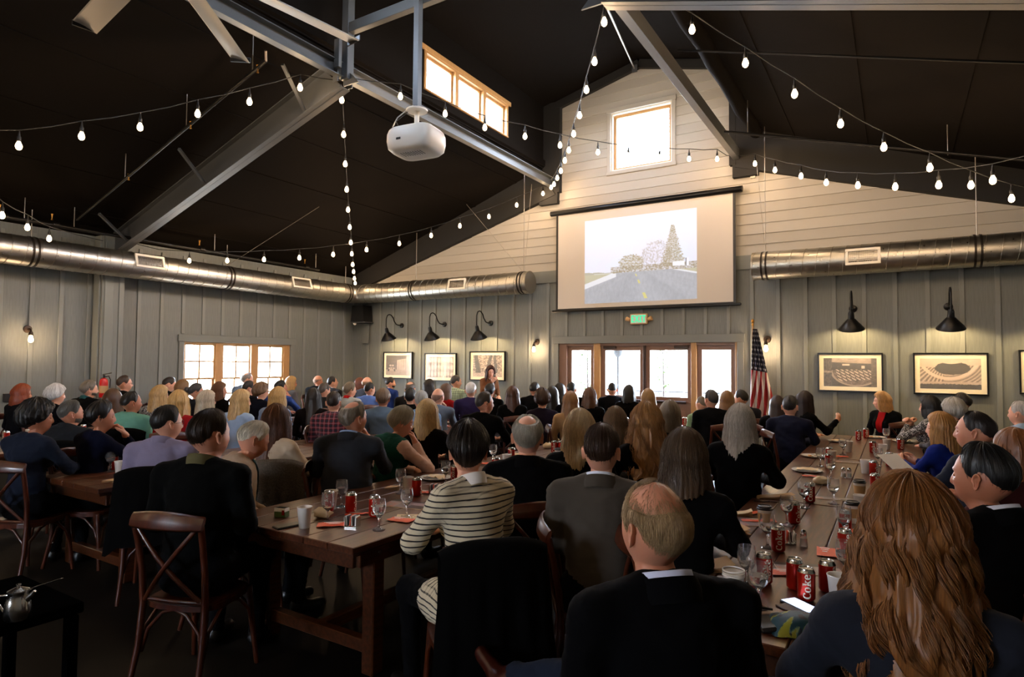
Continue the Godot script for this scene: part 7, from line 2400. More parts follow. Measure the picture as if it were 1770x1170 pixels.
		{"at": Vector3(-7.38, 1.175, -4.61), "a": -23, "ha": 12, "sex": "f", "hair": "lob", "hc": Color(0.903, 0.842, 0.732), "top": "sweater", "tc": Color(0.035, 0.035, 0.04), "fine": 1, "glasses": true, "ca": -50, "label": "woman with silver blonde waves and glasses in black, left side", "who": "woman with silver blonde waves and glasses"},
		{"at": Vector3(-8.96, 1.210, -5.43), "a": -19, "ha": 23, "sex": "f", "hair": "updo", "hc": Color(0.293, 0.293, 0.305), "top": "jacket", "tc": Color(0.05, 0.06, 0.1), "fine": 1, "glasses": true, "ca": 62, "label": "woman with a grey-black bun and glasses", "who": "woman with the grey-black bun"},
		{"at": Vector3(-9.97, 1.220, -5.81), "a": -20, "ha": 4, "sex": "f", "hair": "bob", "hc": Color(0.561, 0.403, 0.232), "top": "sweater", "tc": Color(0.07, 0.06, 0.06), "ca": 62, "label": "light brown head behind a raised sheet of paper", "who": "light brown-haired woman behind the paper"},
		{"at": Vector3(-6.75, 1.210, -3.90), "a": -36, "ha": -38, "sex": "f", "hair": "lob", "hc": Color(0.927, 0.732, 0.439), "top": "sweater", "tc": Color(0.52, 0.03, 0.04), "fine": 1, "ca": -50, "label": "blonde woman in a red sweater seen from behind", "who": "blonde woman in the red sweater"},
		{"at": Vector3(-8.48, 1.200, -4.63), "a": -16, "ha": 15, "sex": "f", "hair": "lob", "hc": Color(0.854, 0.683, 0.439), "top": "blouse", "tc": Color(0.34, 0.34, 0.36), "fine": 1, "mat": M.print_cloth, "ca": 62, "label": "blonde woman with streaked hair in a black and white blouse", "who": "blonde woman with streaked hair"},
		{"at": Vector3(-11.03, 1.260, -6.14), "a": -16, "ha": 17, "sex": "m", "hair": "short", "hc": Color(0.122, 0.0793, 0.061), "top": "shirt", "tc": Color(0.045, 0.045, 0.05), "hp": -16, "ca": 62, "label": "young dark-haired man looking down beside the windows", "who": "young man looking down by the windows"},
		{"at": Vector3(-7.38, 1.200, -3.70), "a": -39, "ha": 3, "sex": "m", "hair": "receding", "hc": Color(0.0732, 0.061, 0.0549), "top": "shirt", "tc": Color(0.36, 0.56, 0.49), "fine": 1, "girth": 1.12, "skin": 2, "coat": "black", "ca": -50, "label": "balding dark-haired man in a mint green shirt", "who": "man in the mint green shirt"},
		{"at": Vector3(-7.83, 1.200, -3.73), "a": -45, "ha": -39, "sex": "f", "hair": "long", "hc": Color(0.366, 0.232, 0.146), "top": "sweater", "tc": Color(0.06, 0.05, 0.05), "ca": -50, "label": "woman with straight brown hair left of the mint green shirt", "who": "woman with straight brown hair, far left"},
		{"at": Vector3(-10.98, 1.280, -5.40), "a": -24, "ha": 16, "sex": "m", "hair": "short", "hc": Color(0.244, 0.171, 0.122), "top": "jacket", "tc": Color(0.045, 0.045, 0.05), "glasses": true, "ca": 62, "label": "brown-haired man with glasses below the fire extinguisher", "who": "brown-haired man with glasses by the extinguisher"},
		{"at": Vector3(-10.45, 1.225, -4.64), "a": -21, "ha": 10, "sex": "m", "hair": "full", "hc": Color(0.561, 0.525, 0.476), "top": "jacket", "tc": Color(0.04, 0.042, 0.046), "fine": 1, "collar": Color(0.1, 0.26, 0.27), "beard": Color(0.42, 0.39, 0.35), "ca": 62, "label": "grey-haired bearded man in a black jacket by the pilaster", "who": "grey-haired bearded man by the pilaster"},
		{"at": Vector3(-9.59, 1.200, -3.85), "a": -23, "ha": 8, "sex": "f", "hair": "curly", "hc": Color(0.97, 0.97, 0.97), "top": "jacket", "tc": Color(0.04, 0.04, 0.05), "fine": 1, "ca": 62, "label": "woman with white curly hair at the far left", "who": "woman with white curly hair"},
		{"at": Vector3(-10.20, 1.200, -3.70), "a": -10, "ha": 10, "sex": "f", "hair": "bob", "hc": Color(0.634, 0.268, 0.0976), "top": "jacket", "tc": Color(0.05, 0.055, 0.075), "fine": 1, "glasses": true, "collar": Color(0.78, 0.78, 0.78), "ca": 62, "label": "woman with copper hair and glasses at the far left", "who": "woman with copper hair and glasses"},
		{"at": Vector3(-6.82, 1.507, -10.20), "a": 116, "ha": 131, "sex": "f", "hair": "long", "hc": Color(0.293, 0.122, 0.0732), "top": "jacket", "tc": Color(0.42, 0.27, 0.17), "fine": 1, "hp": -8, "pose": "mic", "chair": false, "front": Color(0.8, 0.8, 0.82), "label": "woman in a tan suede jacket standing with a microphone", "who": "standing woman"},
	]:
		var t := person(d)
		if d.get("pose", "") == "mic":
			var w: Vector3 = t.transform * (t.get_meta("wrists")[0] as Vector3)
			var mic := thing("microphone", "black hand-held microphone at the standing woman's mouth", "microphone", w + t.transform.basis * Vector3(-0.045, 0.05, -0.005))
			part("handle", mb().lathe([Vector2(0, -0.12), Vector2(0.012, -0.12), Vector2(0.016, 0.05), Vector2(0.018, 0.06)], 12), M.black_metal, mic)
			part("grille", mb().lathe([Vector2(0.018, 0.06), Vector2(0.026, 0.075), Vector2(0.027, 0.095), Vector2(0.018, 0.112), Vector2(0.0, 0.118)], 12), M.steel_rod, mic)
			mic.rotation = Vector3(-0.5, t.rotation.y, 0)
		t.remove_meta("wrists")


func printed(called: String, t: Texture2D, s: Vector3) -> StandardMaterial3D:
	var m := sm(called, Color.WHITE, 0.9)
	m.albedo_texture = t
	m.uv1_triplanar = true
	m.uv1_scale = s
	m.uv1_triplanar_sharpness = 4.0
	m.rim_enabled = true
	m.rim = 0.2
	return m


# ---------------------------------------------------------------- things on the tables

func wrap_text(s: String, r: float, size: float) -> ArrayMesh:
	# lettering bent round a can, reading upwards
	var tm := TextMesh.new()
	tm.text = s
	tm.font_size = 48
	tm.pixel_size = size / 48.0
	tm.depth = 0.0015
	var fo := SystemFont.new()
	fo.font_names = PackedStringArray(["Droid Serif"])
	fo.font_weight = 700
	fo.font_italic = true
	tm.font = fo
	var a := tm.get_mesh_arrays()
	var v: PackedVector3Array = a[Mesh.ARRAY_VERTEX]
	var n: PackedVector3Array = a[Mesh.ARRAY_NORMAL]
	for i in v.size():
		var p := Vector3(-v[i].y, v[i].x, v[i].z)  # turned to read upwards
		var q := Vector3(-n[i].y, n[i].x, n[i].z)
		var g := p.x / r
		var rr := r + 0.0004 + p.z
		v[i] = Vector3(sin(g) * rr, p.y, cos(g) * rr)
		n[i] = Vector3(q.x * cos(g) + q.z * sin(g), q.y, -q.x * sin(g) + q.z * cos(g))
	a[Mesh.ARRAY_VERTEX] = v
	a[Mesh.ARRAY_NORMAL] = n
	var m := ArrayMesh.new()
	m.add_surface_from_arrays(Mesh.PRIMITIVE_TRIANGLES, a)
	return m


var models := {}
var lidded := false


func item(kind: String, at: Vector3, turn: float, label: String, extra: Variant = null) -> void:
	if kind == "goblet":
		var fill: float = extra if extra != null else 0.6
		var g := thing("water_goblet", label, "glass", at, turn, "water goblets on the tables")
		if not models.has("goblet"):
			models["goblet"] = mb().lathe([Vector2(0.0, 0.0), Vector2(0.034, 0.0), Vector2(0.036, 0.003), Vector2(0.012, 0.010), Vector2(0.0055, 0.020), Vector2(0.005, 0.060), Vector2(0.010, 0.072), Vector2(0.028, 0.088), Vector2(0.037, 0.110), Vector2(0.038, 0.135), Vector2(0.034, 0.172), Vector2(0.0325, 0.172), Vector2(0.0362, 0.135), Vector2(0.035, 0.110), Vector2(0.0265, 0.090), Vector2(0.0, 0.078)], 24).mesh()
		part("glass", models["goblet"], M.drinking_glass, g)
		if fill > 0.05:
			var top := 0.088 + 0.060 * fill
			var prof := [Vector2(0.0, 0.0785), Vector2(0.0262, 0.0905)]
			if top > 0.11:
				prof.append(Vector2(0.0347, 0.110))
			prof.append(Vector2(0.0355 if top > 0.11 else 0.033, top))
			prof.append(Vector2(0.0, top))
			part("water", mb().lathe(prof, 24), M.water, g)
	elif kind == "can":
		var c := thing("soda_can", label, "can", at, turn, "red soda cans on the tables")
		if not models.has("can"):
			models["can"] = mb().lathe([Vector2(0.0, 0.004), Vector2(0.022, 0.0), Vector2(0.026, 0.002), Vector2(0.0335, 0.012), Vector2(0.0335, 0.112)], 24).mesh()
			models["can_neck"] = mb().lathe([Vector2(0.0335, 0.112), Vector2(0.030, 0.120), Vector2(0.0275, 0.126), Vector2(0.0275, 0.129), Vector2(0.0255, 0.129), Vector2(0.0245, 0.124), Vector2(0.0, 0.124)], 24).mesh()
			models["tab"] = mb().box(Vector3(0, 0.126, 0.004), Vector3(0.012, 0.002, 0.022), 0.0008).mesh()
			models["script"] = wrap_text("Coke", 0.0335, 0.040)
			models["panel"] = mb().lathe([Vector2(0.0338, 0.018), Vector2(0.0338, 0.036)], 24).mesh()
		part("can_body", models["can"], M.can_red, c)
		part("rim", models["can_neck"], M.can_top, c)
		part("pull_tab", models["tab"], M.can_top, c)
		part("lettering", models["script"], M.can_print, c, Vector3(0, 0.062, 0))
	elif kind == "cup":
		var c := thing("paper_cup", label, "cup", at, turn, "white paper cups on the tables")
		if not models.has("cup"):
			models["cup"] = mb().lathe([Vector2(0.0, 0.004), Vector2(0.026, 0.004), Vector2(0.027, 0.0), Vector2(0.029, 0.002), Vector2(0.0405, 0.112), Vector2(0.0425, 0.114), Vector2(0.0425, 0.118), Vector2(0.0395, 0.118), Vector2(0.0285, 0.008), Vector2(0.0, 0.007)], 26).mesh()
			models["cup_band"] = mb().lathe([Vector2(0.0395, 0.0), Vector2(0.0435, 0.0), Vector2(0.0435, 0.005), Vector2(0.0395, 0.006)], 26).mesh()
		part("cup_wall", models["cup"], M.paper_cup, c)
		if extra is String and extra == "stack":
			part("second_rim", models["cup_band"], M.paper_cup, c, Vector3(0, 0.103, 0))
			part("third_rim", models["cup_band"], M.paper_cup, c, Vector3(0, 0.122, 0))
	elif kind == "lidcup":
		var c := thing("coffee_cup", label, "cup", at, turn, "lidded coffee cups on the tables")
		part("cup_wall", mb().lathe([Vector2(0.0, 0.0), Vector2(0.029, 0.0), Vector2(0.040, 0.108), Vector2(0.0, 0.108)], 24), M.paper_cup, c)
		part("sleeve", mb().lathe([Vector2(0.0335, 0.032), Vector2(0.0395, 0.088)], 24), M.kraft_napkin, c)
		part("lid", mb().lathe([Vector2(0.0405, 0.105), Vector2(0.0435, 0.107), Vector2(0.0435, 0.114), Vector2(0.039, 0.117), Vector2(0.037, 0.126), Vector2(0.032, 0.128), Vector2(0.030, 0.123), Vector2(0.0, 0.123)], 24), M.black_plastic, c)
	elif kind == "napkin":
		var s: Vector2 = extra
		var n := thing("paper_napkin", label, "napkin", at, turn, "folded napkins on the tables")
		for k in 3:
			var p := PackedVector3Array()
			for j in 5:
				for i in 7:
					var u := i / 6.0 - 0.5
					var v := j / 4.0 - 0.5
					p.append(Vector3(u * s.x * (1.0 - 0.03 * k), 0.002 + 0.005 * k + 0.012 * k * pow(u + 0.5, 2) + 0.003 * nz(u * 5, v * 5, at.x * 3 + k), -v * s.y * (1.0 - 0.03 * k)))
			part("fold", mb().grid(p, 7, 5), M.kraft_napkin if k < 2 or s.y > 0.09 else M.white_napkin, n)
	elif kind == "card":
		var s: Vector2 = extra
		var n := thing("orange_card", label, "card", at, turn, "orange cards on the tables")
		var p := PackedVector3Array()
		for j in 5:
			for i in 7:
				var u := i / 6.0 - 0.5
				var v := j / 4.0 - 0.5
				p.append(Vector3(u * s.x, 0.006 + 0.010 * absf(nz(u * 2.5, v * 2, at.x * 5)), -v * s.y))
		part("sheet", mb().grid(p, 7, 5), M.orange_card, n)
		var q := PackedVector3Array()
		for e in p:
			q.append(e - Vector3(0, 0.0015, 0))
		part("underside", mb().grid(q, 7, 5, false, true), M.orange_card, n)
		for k in 3:
			part("print_line", mb().box(Vector3(-0.1 * s.x, 0.0165, (k - 1) * s.y * 0.2), Vector3(s.x * (0.5 - 0.12 * k), 0.0006, s.y * 0.07)), M.salt, n)
	elif kind == "leaflet":
		var s: Vector2 = extra
		var n := thing("leaflet", label, "leaflet", at, turn, "printed leaflets on the tables")
		if not M.has("leaflet_print"):
			flatpic("leaflet_print", picture(96, 64, func(u: float, v: float) -> Color: return (Color(0.10, 0.09, 0.13) if v < 0.25 or u > 0.62 and v > 0.6 else Color(0.58, 0.52, 0.52)).lerp(Color(0.75, 0.35, 0.2), 0.5 * float(u < 0.3 and v > 0.4 and nz(u * 9, v * 9) > 0.0)).lerp(Color(0.2, 0.18, 0.2), 0.5 * float(fmod(v * 16.0, 1.0) < 0.4 and u > 0.33 and u < 0.6))), 0.3)
		var pm := mb()
		pm.mapped = true
		pm.quad(Vector3(-s.x / 2, 0.004, s.y / 2), Vector3(s.x / 2, 0.004, s.y / 2), Vector3(s.x / 2, 0.004, -s.y / 2), Vector3(-s.x / 2, 0.004, -s.y / 2))
		part("page", pm, M.leaflet_print, n)
		part("stock", mb().box(Vector3(0, 0.0022, 0), Vector3(s.x, 0.003, s.y)), M.white_napkin, n)
	elif kind == "coaster":
		var n := thing("paper_coaster", label, "coaster", at, turn)
		part("card_stock", mb().box(Vector3(0, 0.0015, 0), Vector3(0.13, 0.003, 0.13), 0.001), M.white_napkin, n)
		for k in 8:
			part("print_mark", mb().box(Vector3(0.05 * cos(TAU * k / 8), 0.0032, 0.05 * sin(TAU * k / 8)), Vector3(0.012, 0.0004, 0.006)), M.food_green, n)
	elif kind == "shaker":
		var n := thing("salt_shaker", label, "shaker", at, turn, "glass shakers with steel caps")
		part("jar", mb().lathe([Vector2(0.0, 0.0), Vector2(0.019, 0.0), Vector2(0.020, 0.004), Vector2(0.0155, 0.05), Vector2(0.014, 0.060), Vector2(0.0, 0.060)], 10), M.drinking_glass, n)
		part("salt", mb().lathe([Vector2(0.0, 0.004), Vector2(0.0165, 0.004), Vector2(0.014, 0.040), Vector2(0.0, 0.042)], 10), M.salt, n)
		part("cap", mb().lathe([Vector2(0.016, 0.058), Vector2(0.017, 0.066), Vector2(0.013, 0.080), Vector2(0.005, 0.086), Vector2(0.0, 0.087)], 14), M.shaker_steel, n)
	elif kind == "caddy":
		var n := thing("sugar_caddy", label, "caddy", at, turn, "caddies of sugar packets")
		part("tray", mb().box(Vector3(0, 0.004, 0), Vector3(0.075, 0.008, 0.055), 0.002), M.shaker_steel, n)
		for s in [-1.0, 1.0]:
			part("side", mb().box(Vector3(s * 0.036, 0.032, 0), Vector3(0.003, 0.06, 0.055), 0.001), M.shaker_steel, n)
		var cols := [M.paper_cup, M.black_plastic, M.orange_card, M.paper_cup, M.bronze, M.salt]
		for k in 6:
			var o := part("packet", mb().box(Vector3(0, 0.034, 0), Vector3(0.004, 0.056, 0.046), 0.001), cols[k], n, Vector3(-0.027 + 0.0108 * k, 0.006, 0))
			o.rotation.z = 0.08 * sin(k * 2.1)
	elif kind == "plate":
		var n := thing("dinner_plate", label, "plate", at, turn, "plates on the tables")
		part("china", mb().lathe([Vector2(0.0, 0.0), Vector2(0.075, 0.0), Vector2(0.085, 0.004), Vector2(0.125, 0.016), Vector2(0.127, 0.019), Vector2(0.122, 0.019), Vector2(0.083, 0.009), Vector2(0.0, 0.007)], 30), M.porcelain, n)
		if extra == "napkin":
			var p := PackedVector3Array()
			for j in 7:
				for i in 9:
					var u := i / 8.0 - 0.5
					var v := j / 6.0 - 0.5
					p.append(Vector3(u * 0.17, 0.012 + 0.030 * absf(nz(u * 4, v * 4, at.z)) + 0.01 * (1.0 - 4.0 * u * u), -v * 0.11))
			part("napkin", mb().grid(p, 9, 7), M.white_napkin, n)
		else:
			for k in 7:
				var r := 0.012 + 0.006 * sin(k * 1.7)
				part("leftover", mb().lathe([Vector2(0, 0), Vector2(r, 0.002), Vector2(r * 0.8, r * 0.7), Vector2(0, r)], 8, Vector3(0.05 * cos(k * 2.4), 0.008, 0.045 * sin(k * 2.4))), M.food_green if k % 3 == 0 else M.food_tan, n)
			part("fork", mb().box(Vector3(0.02, 0.020, 0.02), Vector3(0.015, 0.003, 0.18), 0.001, Basis(Vector3.UP, 0.7)), M.shaker_steel, n)
	elif kind == "crumple":
		var n := thing("crumpled_napkin", label, "napkin", at, turn, "crumpled napkins")
		var p := PackedVector3Array()
		for j in 9:
			for i in 16:
				var t := PI * j / 8 - PI / 2
				var a := TAU * i / 16
				var d := Vector3(cos(t) * cos(a), sin(t), -cos(t) * sin(a))
				p.append(Vector3(0, 0.03, 0) + d * Vector3(0.055, 0.032, 0.045) * (1.0 + 0.55 * nz(d.x * 2.4 + at.x, d.y * 2.4, d.z * 2.4)))
		for i in p.size():
			p[i].y = maxf(p[i].y, 0.001)
		part("paper", mb().grid(p, 16, 9, true), M.white_napkin, n)
	elif kind == "phone":
		var n := thing("mobile_phone", label, "phone", at, turn)
		part("case", mb().box(Vector3(0, 0.005, 0), Vector3(0.075, 0.010, 0.15), 0.004), M.black_plastic, n)
		if extra == "lit":
			var lm := sm("phone_screen_glow", Color(0.8, 0.85, 1.0), 0.2)
			lm.emission_enabled = true
			lm.emission = Color(0.85, 0.90, 1.0)
			lm.emission_energy_multiplier = 1.1
			part("screen", mb().box(Vector3(0, 0.0105, 0), Vector3(0.067, 0.001, 0.135)), lm, n)
			var al := AreaLight3D.new()
			al.name = "phone_light"
			al.position = Vector3(0, 0.014, 0)
			al.rotation.x = PI / 2
			al.area_size = Vector2(0.06, 0.13)
			al.light_color = Color(0.85, 0.9, 1.0)
			al.light_energy = 0.002
			al.shadow_enabled = true
			n.add_child(al)
			part("flap", mb().box(Vector3(-0.06, 0.004, 0.03), Vector3(0.05, 0.006, 0.15), 0.002), M.bronze, n)
		else:
			part("screen", mb().box(Vector3(0, 0.0104, 0), Vector3(0.067, 0.001, 0.135)), M.black_metal, n)
	elif kind == "box":
		var n := thing("tea_box", label, "box", at, turn)
		part("carton", mb().box(Vector3(0, 0.028, 0), Vector3(0.075, 0.056, 0.045), 0.002), M.food_green, n)
		part("carton_top", mb().box(Vector3(0, 0.045, 0.0005), Vector3(0.0756, 0.022, 0.0458), 0.001), M.salt, n)
		part("red_band", mb().box(Vector3(0.024, 0.03, 0.0006), Vector3(0.018, 0.03, 0.0462), 0.001), M.can_red, n)
	elif kind == "knife":
		var n := thing("table_knife", label, "knife", at, turn)
		part("blade", mb().box(Vector3(0.06, 0.004, 0), Vector3(0.11, 0.002, 0.018), 0.0008), M.shaker_steel, n)
		part("grip", mb().box(Vector3(-0.05, 0.005, 0), Vector3(0.11, 0.007, 0.013), 0.003), M.shaker_steel, n)
	elif kind == "purse":
		var n := thing("purse", label, "purse", at, turn)
		if not M.has("purse_print"):
			flatpic("purse_print", picture(96, 64, func(u: float, v: float) -> Color: return Color(0.03, 0.24, 0.30).lerp(Color(0.55, 0.55, 0.12), float(nz(u * 3.0 + v * 2.0, v * 1.2, 3.0) > 0.18)).lerp(Color(0.02, 0.06, 0.14), float(nz(u * 4.0, v * 3.0, 8.0) > 0.30)).lerp(Color(0.60, 0.65, 0.55), 0.6 * float(absf(nz(u * 3.0 + v * 2.0, v * 1.2, 3.0) - 0.2) < 0.04))), 0.6)
		var pm := mb()
		pm.mapped = true
		var p := PackedVector3Array()
		for j in 9:
			for i in 13:
				var u := i / 12.0 * 2.0 - 1.0
				var v := j / 8.0 * 2.0 - 1.0
				p.append(Vector3(u * 0.13 * (1.0 - 0.1 * v * v), 0.004 + 0.055 * sqrt(maxf(0.0, (1.0 - u * u) * (1.0 - v * v))) + 0.006 * nz(u * 3, v * 3), -v * 0.085))
		pm.grid(p, 13, 9)
		part("printed_cloth", pm, M.purse_print, n)
		part("dark_flap", mb().box(Vector3(-0.13, 0.012, 0.0), Vector3(0.06, 0.02, 0.13), 0.008, Basis(Vector3.BACK, 0.2)), M.black_plastic, n)
		part("strap", mb().tube([Vector3(-0.14, 0.01, -0.05), Vector3(-0.19, 0.012, -0.09), Vector3(-0.16, 0.02, -0.14), Vector3(-0.08, 0.01, -0.15)], 0.005, 6), M.black_plastic, n)


func draped_coat(at: Vector3, turn: float, m: Material, called: String, label: String, w := 0.46, drop := 0.55) -> void:
	# a coat hung over a chair's top rail: short in front, long behind
	var t := thing(called, label, "coat", at, turn, "coats hung over chairs")
	for layer in 2:
		var p := PackedVector3Array()
		var off := 0.0 if layer == 0 else -0.012
		for j in 20:
			var s := j / 19.0
			for i in 25:
				var u := i / 24.0 * 2.0 - 1.0
				var fold := nz(u * 4.0, s * 1.5, at.x * 3.0)
				var q: Vector3
				if s < 0.28:
					var k := s / 0.28
					q = Vector3(u * w * 0.5, lerpf(0.62, 0.925, k), 0.235)
				elif s < 0.42:
					var k := (s - 0.28) / 0.14 * PI
					q = Vector3(u * w * (0.5 + 0.02 * sin(k)), 0.925 + 0.038 * sin(k), 0.278 - 0.045 * cos(k))
				else:
					var k := (s - 0.42) / 0.58
					q = Vector3(u * w * (0.5 + 0.10 * k), 0.925 - drop * k * (1.0 + 0.06 * nz(u * 2.0, 5.0)), 0.325 + 0.03 * k)
				q.y -= 0.05 * pow(absf(u), 3.0)
				q.z += 0.022 * fold * clampf(absf(s - 0.35) * 3.0, 0.1, 1.0) + (0.045 * (1.0 - u * u)) + (off if s > 0.35 else -off)
				p.append(q)
		part("cloth" if layer == 0 else "lining", MB.new().grid(p, 25, 20, false, layer == 0), m, t)


